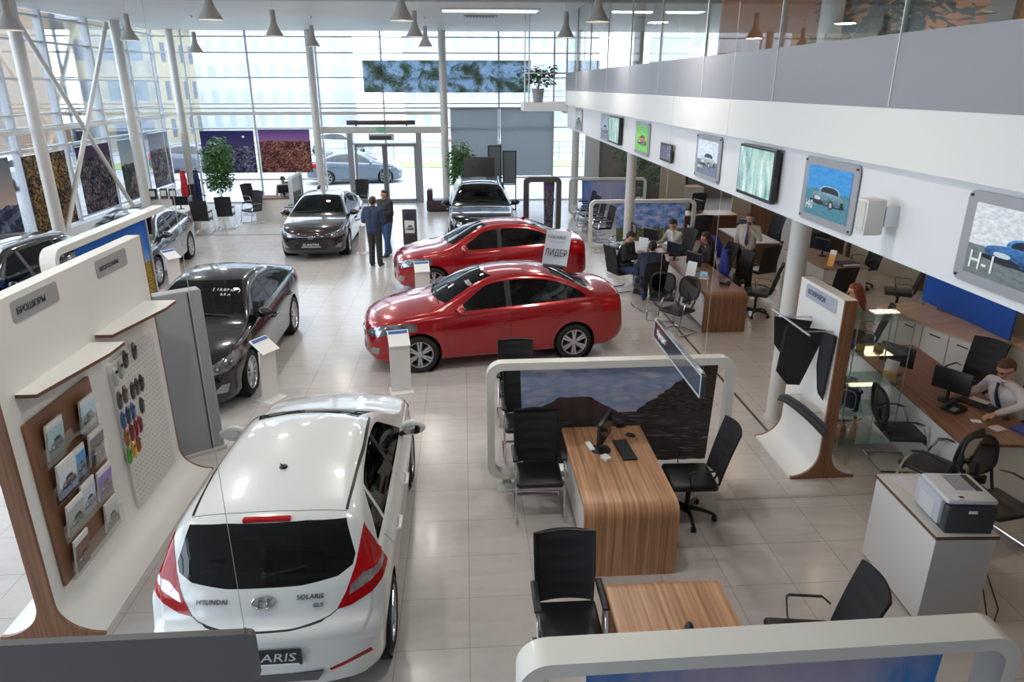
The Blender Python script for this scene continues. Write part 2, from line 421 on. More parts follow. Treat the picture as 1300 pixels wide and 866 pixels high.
        for i_ in range(n_):
            p, q = poly[i_], poly[(i_+1) % n_]
            e = (q[0]-p[0], q[1]-p[1]); le = math.hypot(*e)
            if le < 1e-6: continue
            # only faces close to this edge
            x0, x1 = min(p[0], q[0])-.002, max(p[0], q[0])+.002; y0, y1 = min(p[1], q[1])-.002, max(p[1], q[1])+.002
            fs = [f for f in bm.faces if cand(f) and not (min(v.co[a] for v in f.verts) > x1 or max(v.co[a] for v in f.verts) < x0 or min(v.co[b] for v in f.verts) > y1 or max(v.co[b] for v in f.verts) < y0)]
            if not fs: continue
            co = [0, 0, 0]; co[a] = p[0]; co[b] = p[1]; no = [0, 0, 0]; no[a] = -e[1]/le; no[b] = e[0]/le
            geom = list({x for f in fs for x in list(f.verts)+list(f.edges)})+fs
            bmesh.ops.bisect_plane(bm, geom=geom, plane_co=co, plane_no=no, dist=1e-5)
        bm.normal_update()
        hit = []
        for f in bm.faces:
            if cand(f):
                c = f.calc_center_median()
                if inside((c[a], c[b]), poly): f.material_index = mi; hit.append(f)
        return hit
    X = lambda s: sh-s
    hole, CUT, WIN, WS, HL, TL, GR, BLK, BUM, ROOFG, RV = 0, 1, 2, 3, 4, 5, 6, 7, 8, 9, 10
    # wheel arches
    wr = sp['wr']; ar = wr+.045
    for ax in (axf, axr):
        poly = [(X(ax)+ar*cos(2*pi*k/28), wr+.01+ar*sin(2*pi*k/28)) for k in range(28)]
        for sg in (1, -1): region(poly, 'y', sg, CUT, -.3)
        fs = [f for f in bm.faces if f.material_index != CUT and all(abs(v.co.x-X(ax)) < ar-.01 and v.co.z < wr*.9 for v in f.verts) and max(abs(v.co.y) for v in f.verts) > W*.62]
        for f in fs: f.material_index = CUT
    # side windows
    w0, w1 = sp['win']; p1, p2 = sp['pil']
    def gw(s0, s1):
        m2 = 14; up, lo_ = [], []
        for k in range(m2+1):
            s = s0+(s1-s0)*k/m2
            b_ = belt(s)+.028; t_ = top(s)-.095
            # windows taper at the pillars
            t_ = min(t_, belt(s)+.03+(s-w0+.02)*.62) if s < w0+1.2 else t_
            if s > w1-.6: t_ = min(t_, belt(s)+.03+(w1-s)*.85)
            up.append((X(s), max(t_, b_+.003))); lo_.append((X(s), b_))
        return lo_+up[::-1]
    segs = [(w0, p1-.045), (p1+.045, w1-.02)] if not sp['hatch'] else [(w0, p1-.045), (p1+.045, p2+.03), (p2+.09, w1-.02)]
    if detail:
        # black pillar between the door windows first, then the panes
        for sg in (1, -1):
            region([(X(p1-.046), belt(p1)+.028), (X(p1-.046), top(p1)-.1), (X(p1+.046), top(p1)-.1), (X(p1+.046), belt(p1)+.028)], 'y', sg, BLK)
            for a_, b_ in segs: region(gw(a_, b_), 'y', sg, WIN)
    # windscreen, rear glass
    a_, b_ = sp['ws']
    def yin(s, m=.09): return wid(s)*.93-.02-(top(s)-min(belt(s), top(s)-.035))*sp['tum']-.25*(top(s)-min(belt(s), top(s)-.035))**2-m
    def plan(s0, s1, m0=.09, m1=.11, bow0=.1, bow1=.05, nn=8):
        y0, y1 = yin(s0, m0), yin(s1, m1)
        lo_ = [(X(s0)-bow0*(abs(2*k/nn-1)**2.2), y0*(1-2*k/nn)) for k in range(nn+1)]
        hi_ = [(X(s1)-bow1*(abs(2*k/nn-1)**2.2), -y1*(1-2*k/nn)) for k in range(nn+1)]
        return lo_+hi_
    region(plan(a_, b_, .06, .10, .14, .10), 'z', 1, WS, .05)
    if sunroof: region([(X(b_+.25), yin(2.2, .17)), (X(b_+.25), -yin(2.2, .17)), (X(b_+1.45), -yin(3.2, .17)), (X(b_+1.45), yin(3.2, .17))], 'z', 1, ROOFG)
    if sp['rg']:
        a2, b2 = sp['rg']; region(plan(a2, b2, .12, .06, -.02, -.08), 'z', 1, WS, .05)
    if sp['hatch']:
        zt_, zl = (1.36, 1.02) if Lc < 4.3 else (1.5, 1.14)
        yt, yl = (.56, .64) if Lc < 4.3 else (.62, .72)
        poly = [(yt*.5, zt_+.012), (yt, zt_-.01), (yl-.012, zl+.12), (yl-.03, zl+.06), (yl*.8, zl+.012), (yl*.4, zl-.012)]
        poly = [(y, z) for y, z in poly]+[(-y, z) for y, z in poly[::-1]]
        region(poly, 'x', -1, WS, .02)
    # lamps
    z0 = .62 if Lc < 4.6 else .64
    if name == 'offroad_car': z0 = .80
    if front_style:
        for sg in (1, -1):
            hl = [(.50*W, z0+.02), (.66*W, z0-.015), (.86*W, z0+.005), (.97*W, z0+.06), (.985*W, z0+.15), (.93*W, z0+.21), (.80*W, z0+.165), (.62*W, z0+.095)]
            hl = [(sg*y, z) for y, z in hl]
            region(hl, 'x', 1, HL, .02, sh-.80)
            fl = [(.66*W, z0-.27), (.83*W, z0-.30), (.86*W, z0-.18), (.78*W, z0-.17)]
            region([(sg*y, z) for y, z in fl], 'x', 1, BUM, .02)
        gr = [(.44*W, z0-.01), (.36*W, z0-.12), (-.36*W, z0-.12), (-.44*W, z0-.01), (-.30*W, z0+.035), (.30*W, z0+.035)]
        region(gr, 'x', 1, GR, .02)
        lg = [(.50*W, z0-.20), (.42*W, z0-.33), (-.42*W, z0-.33), (-.50*W, z0-.20), (-.40*W, z0-.15), (.40*W, z0-.15)]
        region(lg, 'x', 1, GR, .02)
    if sp['hatch'] and Lc < 4.3:
        for sg in (1, -1):
            tl = [(.69, 1.34), (.63, 1.08), (.565, .93), (.50, .825), (.60, .835), (.75, .89), (.87, .985), (.81, 1.12)]
            region([(sg*y, z) for y, z in tl], 'x', -1, TL, -.12, Lc/2-.56)
            region([(sg*y, z) for y, z in ((.585, .905), (.70, .95), (.81, 1.0), (.80, 1.035), (.68, 1.02), (.60, .965))], 'x', -1, RV, -.12, Lc/2-.56)
            region([(sg*.74, .50), (sg*.45, .415), (sg*.44, .435), (sg*.73, .53)], 'x', -1, TL, .02)
        region([(.40, .655), (-.40, .655), (-.40, .60), (.40, .60)], 'x', -1, BLK, 2.)
    else:
        zt2 = belt(Lc-.2)-.03
        for sg in (1, -1):
            tl = [(.98*W, zt2+.03), (.98*W, zt2-.17), (.80*W, zt2-.20), (.56*W, zt2-.10), (.55*W, zt2-.02), (.80*W, zt2+.02)]
            region([(sg*y, z) for y, z in tl], 'x', -1, TL, .02, sh-.5)
            region([(X(Lc-.30), zt2-.02), (X(Lc-.33), zt2+.015), (X(Lc+.1), zt2+.03), (X(Lc+.1), zt2-.17), (X(Lc-.15), zt2-.14)], 'y', sg, TL, .02)
    # shut lines
    def strip(pp, axis, sg, w_=.004):
        for (ax_, az), (bx_, bz) in zip(pp[:-1], pp[1:]):
            dx, dz = bx_-ax_, bz-az; l_ = math.hypot(dx, dz)
            if l_ < 1e-5: continue
            nx, nz = -dz/l_*w_, dx/l_*w_
            region([(ax_+nx, az+nz), (ax_-nx, az-nz), (bx_-nx, bz-nz), (bx_+nx, bz+nz)], axis, sg, BLK, .05)
    if detail > 1:
        for sg in (1, -1):
            fz = axf+wr+.13
            strip([(X(fz+.03), .92), (X(fz), .7), (X(fz+.02), .27)], 'y', sg)
            strip([(X(p1+.02), belt(p1)), (X(p1), .27)], 'y', sg)
            strip([(X(axr-.02), belt(axr)), (X(axr-.20), .80), (X(axr-.40), .5), (X(axr-.43), .27)], 'y', sg)
            strip([(X(fz), .25), (X(axr-.43), .27)], 'y', sg)
        if not sp['hatch']: strip([(.50*W, z0+.20), (.62*W, z0+.16)], 'x', 1)
        if sp['hatch'] and Lc < 4.3:
            tg = [(.50, .825), (.46, .80), (.40, .785), (.2, .775), (-.2, .775), (-.40, .785), (-.46, .80), (-.50, .825)]
            strip(tg, 'x', -1, .0035)
            strip([(.80, 1.08), (.86, .80)], 'x', -1, .002)
            for sg in (1, -1): strip([(X(1.98), sg*.545), (X(2.6), sg*.57), (X(3.2), sg*.565), (X(3.52), sg*.555)], 'z', 1, .011)
            strip([(X(3.53), .56), (X(3.56), .2), (X(3.56), -.2), (X(3.53), -.56)], 'z', 1, .003)
        elif not sp['hatch']:
            for sg in (1, -1): strip([(X(b_+.08), sg*(yin(b_+.1, .055))), (X(2.6), sg*yin(2.6, .055)), (X(3.0), sg*yin(3.0, .055))], 'z', 1, .005)
            strip([(X(.32), .5*W), (X(.22), .2), (X(.22), -.2), (X(.32), -.5*W)], 'z', 1, .003)
            tz = belt(Lc-.2)-.2
            strip([(.56*W, tz+.1), (.5*W, tz-.04), (0, tz-.06), (-.5*W, tz-.04), (-.56*W, tz+.1)], 'x', -1, .003)
    # write parts out
    blk = M['black']; hlm = P('headlamp_glass', (.22, .23, .25), .08, metal=.55, coat=1., noise=.6, nscale=9.)
    grm = P('grille_black', (.01, .01, .011), .35)
    bumm = P('fog_lamp_trim', (.30, .31, .33), .2, metal=.5, coat=1.)
    def part(nm, fs, mats, off=0., parent=root, mi0=0, thick=0.):
        ids = {}; vs = []; ff = []; mm = []
        for f in fs:
            q = []
            for v in f.verts:
                if v.index not in ids: ids[v.index] = len(vs); vs.append(v)
                q.append(ids[v.index])
            ff.append(q); mm.append(1 if (f.material_index == BLK and mi0 == 0 and len(mats) > 1) else 0)
        nrm = [snormal(v.co) for v in vs]
        me = bpy.data.meshes.new(nm); me.from_pydata([tuple(v.co+q*off) for v, q in zip(vs, nrm)], [], ff)
        for m in mats: me.materials.append(m)
        me.polygons.foreach_set('material_index', mm)
        me.shade_smooth(); me.normals_split_custom_set_from_vertices([tuple(q) for q in nrm])
        return link(nm, me, parent)
    bm.verts.index_update()
    def clean(mi):
        fs = [f for f in bm.faces if f.material_index == mi]; left = set(fs); isl = []
        while left:
            st_ = [left.pop()]; cur = list(st_)
            while st_:
                f = st_.pop()
                for e in f.edges:
                    for g_ in e.link_faces:
                        if g_ in left: left.discard(g_); st_.append(g_); cur.append(g_)
            isl.append((sum(f.calc_area() for f in cur), cur))
        if isl:
            big = max(a for a, _ in isl)
            for a, cur in isl:
                if a < big*.12:
                    for f in cur: f.material_index = 0
    for mi in (WIN, WS, HL, TL, GR, BUM): clean(mi) if mi != TL else None
    by = {}
    for f in bm.faces: by.setdefault(f.material_index, []).append(f)
    part('body', by.get(0, [])+by.get(BLK, []), [paint, blk])
    g = car_glass()
    wsf = by.get(WS, [])
    fr = [f for f in wsf if f.calc_center_median().x > -.35 or (not sp['rg'] and not sp['hatch'])]; re_ = [f for f in wsf if f not in set(fr)]
    if fr: part('windshield', fr, [g])
    if re_: part('rear_window', re_, [glass('privacy_glass', (.05, .05, .055), .045) if sp['hatch'] else g])
    for sg in (1, -1):
        for a_, b_ in segs:
            fs = [f for f in by.get(WIN, []) if f.calc_center_median().y*sg > 0 and X(b_)-.01 <= f.calc_center_median().x <= X(a_)+.01]
            if fs: part('side_window', fs, [g])
        fs = [f for f in by.get(HL, []) if f.calc_center_median().y*sg > 0]
        if fs:
            h = part('headlight', fs, [hlm], .003)
            cx = sum((f.calc_center_median() for f in fs), Vector())/len(fs)
            for dy, rr in ((-.07, .045), (.06, .038)):
                b = MB()
                c = Vector((cx.x-.02, cx.y+sg*dy, cx.z-.01+dy*.35)); hit = tree.ray_cast(c+Vector((1, 0, 0)), Vector((-1, 0, 0)))
                if hit[0]:
                    nn_ = hit[1]; b.lathe([(0, 0), (rr*.7, 0)], 4)if 0 else None
                    o_ = hit[0]+nn_*.002
                    b.cyl(o_, o_+nn_*.008, rr, rr*.8, 14); b.cyl(o_, o_+nn_*.013, rr*.62, rr*.35, 12, mi=1)
                if b.v: b.build('lens', [P('lamp_bezel', (.05, .05, .055), .2, coat=1.), P('lamp_lens', (.75, .78, .8), .05, metal=.4, coat=1.)], h)
        fs = [f for f in by.get(TL, []) if f.calc_center_median().y*sg > 0]
        if fs: part('taillight', [f for f in fs if f.calc_center_median().z > .55], [lamp_red()], .003)
        fs3 = [f for f in by.get(RV, []) if f.calc_center_median().y*sg > 0]
        if fs3: part('reverse_lamp', fs3, [P('reverse_lamp_silver', (.42, .38, .38), .1, metal=.5, coat=1., noise=.4, nscale=25.)], .004)
        fs2 = [f for f in fs if f.calc_center_median().z <= .55]
        if fs2: part('reflector', fs2, [lamp_red()], .003)
        fs = [f for f in by.get(BUM, []) if f.calc_center_median().y*sg > 0]
        if fs: part('fog_light', fs, [bumm], .002)
    if by.get(GR): part('grille', by[GR], [grm], -.004)
    if by.get(ROOFG): part('sunroof', by[ROOFG], [P('roof_glass', (.008, .008, .01), .03, coat=1.)], .002)
    def hit(x, y, z, d):
        h = tree.ray_cast(Vector((x, y, z)), Vector(d)); return h[0], h[1]
    # wheel wells, underbody and cabin lining
    b = MB()
    for ax in (axf, axr):
        for sg in (1, -1):
            b.lathe([(ar, sg*(W-.03)), (ar, sg*(W-.30)), (.02, sg*(W-.30))], 24, (X(ax), 0, wr+.01), 'y')
    b.box(X(axr+.5), X(axf-.4), -W*.72, W*.72, .20, .24)
    b.build('wheel_arch_liner', P('liner_black', (.008, .008, .008), .9), root)
    sm = P('seat_cloth_'+name, seats, .8); fz = top(axf+.3)
    b = MB(); x0, x1 = X(Lc-.55), X(sp['ws'][0]-.05)
    for i_ in range(1):
        wl = W*.78
        b.box(X((w1 if not sp['rg'] else sp['rg'][0]+.25)), X(sp['ws'][0]+.35), -wl, wl, .40, .44)
        zz = belt(2)-.08
        b.box(X(sp['ws'][0]+.62), X(sp['ws'][0]+.02), -wl*.92, wl*.92, zz-.25, zz+.015, .06)
        if sp['rg']: b.box(X(sp['rg'][1]-.03), X(sp['rg'][0]+.12), -wl*.8, wl*.8, zz-.1, zz+.03, .03)
        b.lathe([(.165, 0), (.18, .012), (.195, 0), (.18, -.012), (.165, 0)], 18, (X(sp['ws'][0]+.75), W*.42, zz+.03), 'x')
        b.cyl((X(sp['ws'][0]+.6), W*.42, zz), (X(sp['ws'][0]+.75), W*.42, zz+.03), .03)
        b.box(X(sp['ws'][0]+.755), X(sp['ws'][0]+.745), W*.42-.18, W*.42+.18, zz+.0, zz+.05)
    b.build('dashboard', P('cabin_black', (.018, .018, .02), .7), root)
    for sx, ys in ((p1-.02, (W*.42, -W*.42)), (p1+.85, (W*.42, -W*.42) if detail else ())):
        for y in ys:
            b = MB(); zf = .42
            b.box(X(sx), X(sx-.52), y-.24, y+.24, zf, zf+.16, .05)
            b.grid(lambda u, v: (X(sx+.02+.17*v-(.04 if 0 < u < 1 else 0)*.0), y-.23*(1-.2*v)+.46*(1-.2*v)*u, zf+.1+.58*v), 6, 6, thick=.09)
            b.box(X(sx+.26), X(sx+.18), y-.12, y+.12, zf+.72, zf+.9, .035)
            b.build('seat', sm, root)
    # wheels
    tyr = M['rubber']; rimm = P('alloy_rim', (.55, .56, .58), .25, metal=.85); 
    wheel0 = None
    tyb = MB(); tw = .20
    tyb.lathe([(wr-.10, -tw/2+.01), (wr-.05, -tw/2-.004), (wr-.018, -tw/2+.008), (wr, -tw/2+.035), (wr, tw/2-.035), (wr-.018, tw/2-.008), (wr-.05, tw/2+.004), (wr-.10, tw/2-.01)], 36, (0, 0, 0), 'y')
    rb = MB(); rr = wr-.095
    rb.lathe([(rr+.006, tw/2-.008), (rr-.01, tw/2-.006), (rr-.022, tw/2-.03), (rr-.03, -tw/2+.02)], 36, (0, 0, 0), 'y')
    rb.lathe([(0, tw/2-.012), (.045, tw/2-.014), (.06, tw/2-.03), (.06, 0)], 18, (0, 0, 0), 'y')
    ns = rimstyle
    for k in range(ns):
        a = 2*pi*k/ns+pi/2
        for da in ((-.10, .10) if ns <= 6 else (0,)):
            ca, sa = cos(a), sin(a); pw = .024 if ns <= 6 else .018
            p0 = (.05*cos(a+da*2), .05*sin(a+da*2)); p1_ = (rr*.985*cos(a+da*1.3), rr*.985*sin(a+da*1.3))
            d = Vector((p1_[0]-p0[0], p1_[1]-p0[1])).normalized(); q = Vector((-d.y, d.x))*pw*.75
            vs = []
            for y, sc in ((tw/2-.055, 1.3), (tw/2-.014, .8)):
                for pt, w_ in ((p0, 1.), (p1_, 1.15)):
                    for s_ in (-1, 1): vs.append((pt[0]+q.x*s_*w_*sc, y-(.0 if pt is p0 else .0), pt[1]+q.y*s_*w_*sc))
            rb.add(vs, [(0, 1, 3, 2), (4, 6, 7, 5), (0, 4, 5, 1), (2, 3, 7, 6), (0, 2, 6, 4), (1, 5, 7, 3)])
    db = MB(); db.lathe([(0, 0), (rr-.06, 0), (rr-.06, -.02), (0, -.02)], 20, (0, 0, 0), 'y')
    for ax in (axf, axr):
        for sg in (1, -1):
            if wheel0 is None:
                wheel0 = tyb.build('wheel', tyr, root); rm = rb.build('rim', rimm, wheel0); db.build('brake_disc', P('brake_dark', (.10, .10, .11), .4, metal=.6), wheel0); w_ = wheel0
            else: w_ = copy_tree(wheel0, root)
            w_.location = (X(ax), sg*(W-.115), wr); w_.rotation_euler = (0, 0, 0 if sg > 0 else pi)
    # mirrors and handles
    if detail:
        for sg in (1, -1):
            sx = w0+.10; zm = belt(sx)+.05
            b = MB(); yb = wid(sx)*.93
            b2 = bmesh.new(); bmesh.ops.create_uvsphere(b2, u_segments=16, v_segments=10, radius=1)
            for v in b2.verts:
                c = v.co; v.co = Vector((X(sx)+c.x*(.09 if c.x > 0 else .035), sg*(yb+.125)+c.y*.125, zm+.035+c.z*.082*(1-.25*c.y*sg)))
            b.bm(b2); 
            b.build('mirror', [paint], root)
            mo = [o for o in root.children if o.name.startswith('mirror')][-1]
            q = MB(); q.cyl((X(sx)-.01, sg*(yb-.03), zm-.03), (X(sx)+.0, sg*(yb+.07), zm-.005), .025, .03, 8); q.build('mirror_arm', blk, mo)
            q = MB(); q.prism([(sg*(yb+.11)+y, zm+.03+z) for y, z in rrect(.17, .095, .04, 4)], X(sx)-.036, X(sx)-.028, 'yz'); q.build('mirror_glass', P('mirror_glass', (.5, .52, .54), .03, metal=1.), mo)
            for hs in (p1-.17, min(axr-.12, p2-.15)):
                zh = zc(hs)+.035; p, nn_ = hit(X(hs), sg*2, zh, (0, -sg, 0))
                if p:
                    q = MB(); q.tube([(p.x-.11, p.y-sg*.006, p.z), (p.x-.085, p.y+sg*.034, p.z+.002), (p.x+.085, p.y+sg*.034, p.z), (p.x+.11, p.y-sg*.006, p.z)], .016, 8)
                    q.build('door_handle', [paint], root)
        # wipers
        if not (sp['hatch'] and Lc < 4.3):
            for y0, y1 in ((.55, -.08), (-.08, -.62)):
                q = MB(); pp = []
                for k in range(7):
                    u = k/6; x = X(a_ if 0 else sp['ws'][0]+.01+.06*u+.10*abs(y0+(y1-y0)*u)**2); y = y0+(y1-y0)*u
                    p, nn_ = hit(x, y*.95, 3, (0, 0, -1))
                    if p: pp.append(p+nn_*.02)
                q.tube(pp, .008, 6); q.build('wiper', blk, root)
    if rails:
        for sg in (1, -1):
            q = MB(); pp = []
            for k in range(12):
                s_ = 2.0+(4.2-2.0)*k/11; p, nn_ = hit(X(s_), sg*(yin(s_, .04)), 3, (0, 0, -1))
                if p: pp.append(p+Vector((0, 0, .035 if 0 < k < 11 else -.005)))
            q.tube(pp, .017, 8); q.build('roof_rail', M['steel'], root)
    # badges and plates
    p, nn_ = hit(3, 0, z0+.0, (-1, 0, 0))
    if p and front_style:
        def emblem(q, p, nn_, rr=.006):
            yy = Vector((0, 1, 0)); up = nn_.cross(yy).normalized(); up = up if up.z > 0 else -up
            o_ = p+nn_*.010; E_ = lambda a_, b_: o_+yy*a_+up*b_
            q.tube([E_(.07*cos(a), .042*sin(a)) for a in [2*pi*k/20 for k in range(20)]], rr, 6, closed=True)
            for y_ in (-.028, .028): q.tube([E_(y_-.006, -.03), E_(y_+.006, .03)], rr, 6)
            q.tube([E_(-.028, -.005), E_(.028, .005)], rr, 6)
        q = MB(); emblem(q, p, nn_)
        q.build('badge', M['chrome'], root)
        q = MB(); pp = []
        for k in range(13):
            y = (-1+2*k/12)*.40*W; h, hn = hit(3, y, z0+.01+.02*abs(y), (-1, 0, 0))
            if h: pp.append(h+Vector((.004, 0, 0)))
        q.tube(pp, .007, 6); q.build('grille_bar', M['chrome'], root)
    if plate:
        h, hn = hit(3, 0, z0-.19, (-1, 0, 0))
        q = MB(); q.box(h.x+.005, h.x+.017, -.26, .26, z0-.25, z0-.135, .004, seg=1); pl = q.build('number_plate', P('plate_black', (.015, .015, .018), .4), root)
        text('lettering', plate, .085, M['paper'], pl, (h.x+.019, 0, z0-.185), (R(90), 0, R(90)), shear=.15, sx=1.15)
        q = MB(); q.box(h.x+.016, h.x+.019, -.25, .25, z0-.248, z0-.235); q.build('plate_strip', M['paper'], pl)
    bm.free(); ref.free()
    return root, tree, (lambda s: sh-s)
# ------------------------------------------------------------------ people (local frame: facing +x, z up)
def blob(name, caps, mat, parent, vox=.008, ell=(), sm=3):
    b = MB()
    for c in caps:
        p0, r0, p1, r1 = Vector(c[0]), c[1], Vector(c[2]), c[3]
        d = (p1-p0); l_ = d.length; q = d.to_track_quat('Z', 'Y') if l_ > 1e-6 else None
        fl = c[4] if len(c) > 4 else 1.     # squash along local y (front-back for torsos)
        prof = []
        for k in range(5): a = -pi/2+pi/2*k/4; prof.append((max(1e-4, r0*cos(a)), r0*sin(a)))
        for k in range(5): a = pi/2*k/4; prof.append((max(1e-4, r1*cos(a)), l_+r1*sin(a)))
        n = 14; vs = []
        for r, h in prof:
            for k in range(n):
                a = 2*pi*k/n; v = Vector((r*cos(a), r*sin(a), h))
                if q: v = q @ v
                v = p0+v
                vs.append(v)
        if fl != 1.:
            vs = [Vector((p0.x+(p1.x-p0.x)*0+(v.x-((p0.x+p1.x)/2))*fl+((p0.x+p1.x)/2-p0.x), v.y, v.z)) for v in vs]
        fs = []
        for i in range(len(prof)-1): fs += [(i*n+k, i*n+(k+1) % n, (i+1)*n+(k+1) % n, (i+1)*n+k) for k in range(n)]
        fs += [list(range(n))[::-1], list(range((len(prof)-1)*n, len(prof)*n))]
        b.add(vs, fs)
    for (c, r) in ell:
        q = bmesh.new(); bmesh.ops.create_uvsphere(q, u_segments=16, v_segments=12, radius=1)
        for v in q.verts: v.co = Vector((c[0]+v.co.x*r[0], c[1]+v.co.y*r[1], c[2]+v.co.z*r[2]))
        b.bm(q)
    o = b.build(name, mat, None, smooth=False)
    md = o.modifiers.new('r', 'REMESH'); md.mode = 'VOXEL'; md.voxel_size = vox; md.use_smooth_shade = True
    m2 = o.modifiers.new('s', 'SMOOTH'); m2.factor = .5; m2.iterations = sm
    dg = bpy.context.evaluated_depsgraph_get(); me = bpy.data.meshes.new_from_object(o.evaluated_get(dg))
    bpy.data.objects.remove(o); me.name = name
    me.materials.clear(); me.materials.append(mat); me.shade_smooth()
    return link(name, me, parent)
def lerp(a, b, t): return Vector(a)+(Vector(b)-Vector(a))*t
def hand(caps, wr, el, curl=.4, side=1, palm=(0, 0, -1)):
    """palm, four unequal bent fingers and a side thumb"""
    wr = Vector(wr); d = (wr-Vector(el)).normalized(); n = Vector(palm); n = (n-d*n.dot(d)).normalized(); s = d.cross(n)*side
    pc = wr+d*.045
    for k in (-1, 0, 1): caps.append((wr+s*k*.012, .018, wr+d*.085+s*k*.026, .015))
    for k, ln in ((-1.5, .060), (-.5, .072), (.5, .078), (1.5, .070)):
        p = wr+d*.085+s*k*.0205; a = curl
        q = p+(d*cos(a)+n*sin(a))*ln*.5; r_ = q+(d*cos(2.1*a)+n*sin(2.1*a))*ln*.5
        caps.append((p, .0095, q, .0088)); caps.append((q, .0088, r_, .0075))
    t0 = wr+d*.025+s*.030; t1 = t0+(s*.8+d*.9).normalized()*.035; t2 = t1+(d+n*.4+s*.1).normalized()*.03
    caps.append((wr+d*.01, .016, t0, .014)); caps.append((t0, .0125, t1, .011)); caps.append((t1, .011, t2, .0085))
def person(label, J, shirt, trousers, hairc, shoe=(.02, .02, .022), tie=None, collar=True, long_hair=False, glasses=False, stripes=False, jacket=False, name='person', female=False, look=(1, 0, 0), group=None, short_vox=.009):
    """J: joints pel, chest, neck, head, shR elR wrR shL elL wrL, hipR knR anR toR ... (R is -y)"""
    root = empty(name, label=label, cat='person'); V_ = {k: Vector(v) for k, v in J.items()}
    hd = V_['head']; lk = Vector(look).normalized(); sd = Vector((0, 0, 1)).cross(lk).normalized(); up = lk.cross(sd)
    caps = []; ell = []
    caps.append((V_['neck']-Vector((0, 0, .05)), .056, hd-up*.06-lk*.015, .052))
    caps += [(V_['pel'], .10, V_['chest'], .10)]
    for s_ in ('R', 'L'):
        caps += [(V_['chest'], .07, V_['sh'+s_], .05), (V_['sh'+s_], .048, V_['el'+s_], .036), (V_['el'+s_], .036, V_['wr'+s_], .024)]
        caps += [(V_['hip'+s_], .075, V_['kn'+s_], .048), (V_['kn'+s_], .048, V_['an'+s_], .034)]
        hand(caps, V_['wr'+s_], V_['el'+s_], J.get('curl', (.35,))[0] if isinstance(J.get('curl'), tuple) else .35, 1 if s_ == 'L' else -1)
    def H(f, s, u): return hd+lk*f+sd*s+up*u
    # skull, jaw, nose, ears, brow, lips as capsules
    caps += [(H(-.02, 0, .025), .088, H(.012, 0, .02), .078), (H(.02, 0, -.05), .052, H(.045, 0, -.082), .030), (H(.088, 0, .012), .010, H(.108, 0, -.018), .0135),
             (H(-.01, .076, .015), .016, H(-.012, .080, -.015), .012), (H(-.01, -.076, .015), .016, H(-.012, -.080, -.015), .012),
             (H(.078, -.03, .028), .010, H(.078, .03, .028), .010), (H(.078, -.018, -.052), .008, H(.078, .018, -.052), .008), (H(.078, -.016, -.062), .008, H(.078, .016, -.062), .008)]
    body = blob('body', caps, P('skin', ()), root, short_vox)
    for k in (1, -1):
        q = MB(); q.cyl(H(.072, .030*k, .008), H(.0835, .030*k, .008), .010, .006, 10); q.build('eye', P('eye_dark', (.03, .02, .015), .2), body)
    q = MB(); q.tube([H(.083, -.022, -.057), H(.0885, 0, -.056), H(.083, .022, -.057)], .0035, 6); q.build('mouth', P('lips', (.35, .12, .09), .5), body)
    # hair
    hc = [(H(-.035, 0, .040), .090, H(.000, 0, .060), .076), (H(-.06, 0, .0), .068, H(-.05, 0, -.03), .055)]
    hc += [(H(.02, .045*k, .085), .026, H(-.04, .055*k, .0), .036) for k in (1, -1)]
    if long_hair:
        hc += [(H(-.05, 0, .02), .085, H(-.09, 0, -.20), .080), (H(-.05, .03, -.1), .06, H(-.10, .03, -.34), .055), (H(-.05, -.03, -.1), .06, H(-.10, -.03, -.32), .05)]
        hc += [(H(-.0, .072*k, .02), .03, H(-.03, .085*k, -.16), .032) for k in (1, -1)]
    blob('hair', hc, P('hair_%02d%02d' % (int(hairc[0]*99), int(hairc[1]*99)), hairc, .6, bump=.6, bscale=120.), root, .010)
    shm = shirt
    sc = [(V_['pel']+Vector((0, 0, .02)), .128, V_['chest'], .132 if not female else .115)]
    for s_ in ('R', 'L'):
        k = 1.0 if not jacket else 1.36; k *= .88 if female else 1
        sc += [(V_['pel']+(V_['hip'+s_]-V_['pel'])*.5+Vector((0, 0, .03)), .115*k, V_['chest']+(V_['sh'+s_]-V_['chest'])*.45-Vector((0, 0, .03)), .112*k)]
        sc += [(V_['chest']+Vector((0, 0, .04)), .085*k, V_['sh'+s_], .068*k), (V_['neck']-Vector((0, 0, .03)), .055*k, V_['sh'+s_], .058*k), (V_['sh'+s_], .066*k, V_['el'+s_], .052*k), (V_['el'+s_], .052*k, lerp(V_['el'+s_], V_['wr'+s_], .93), .036*k)]
    sh_ = blob('jacket' if jacket else 'shirt', sc, shm, root, .011)
    if collar:
        q = MB(); nk = V_['neck']; q.tube([nk+Vector((.065*cos(a)+.005, .065*sin(a), .012-.02*cos(a))) for a in [2*pi*k/16 for k in range(16)]], .014, 6, closed=True, flat=(0, 0, 1)); q.build('collar', shm, sh_)
    if tie:
        pts = []
        for k in range(9):
            u = k/8; c = lerp(V_['neck']+Vector((.085, 0, -.03)), V_['pel']+Vector((.125, 0, .10)), u)
            d = V_['chest']-V_['pel']; c += Vector((.075, 0, .0))*sin(pi*min(1, u*.85+.12))
            pts.append(c)
        q = MB(); w_ = [.022, .018, .022, .027, .031, .035, .038, .040, .006]
        q.tube(pts, w_, 8, flat=(0, 1, 0)); q.build('necktie', P('tie_%d' % int(tie[0]*999+tie[2]*77), tie, .5), root)
    tc_ = []
    for s_ in ('R', 'L'):
        tc_ += [(V_['pel'], .125, V_['hip'+s_], .108), (V_['hip'+s_], .112, V_['kn'+s_], .082), (V_['kn'+s_], .082, lerp(V_['kn'+s_], V_['an'+s_], .95), .072)]
    blob('trousers', tc_, trousers, root, .012)
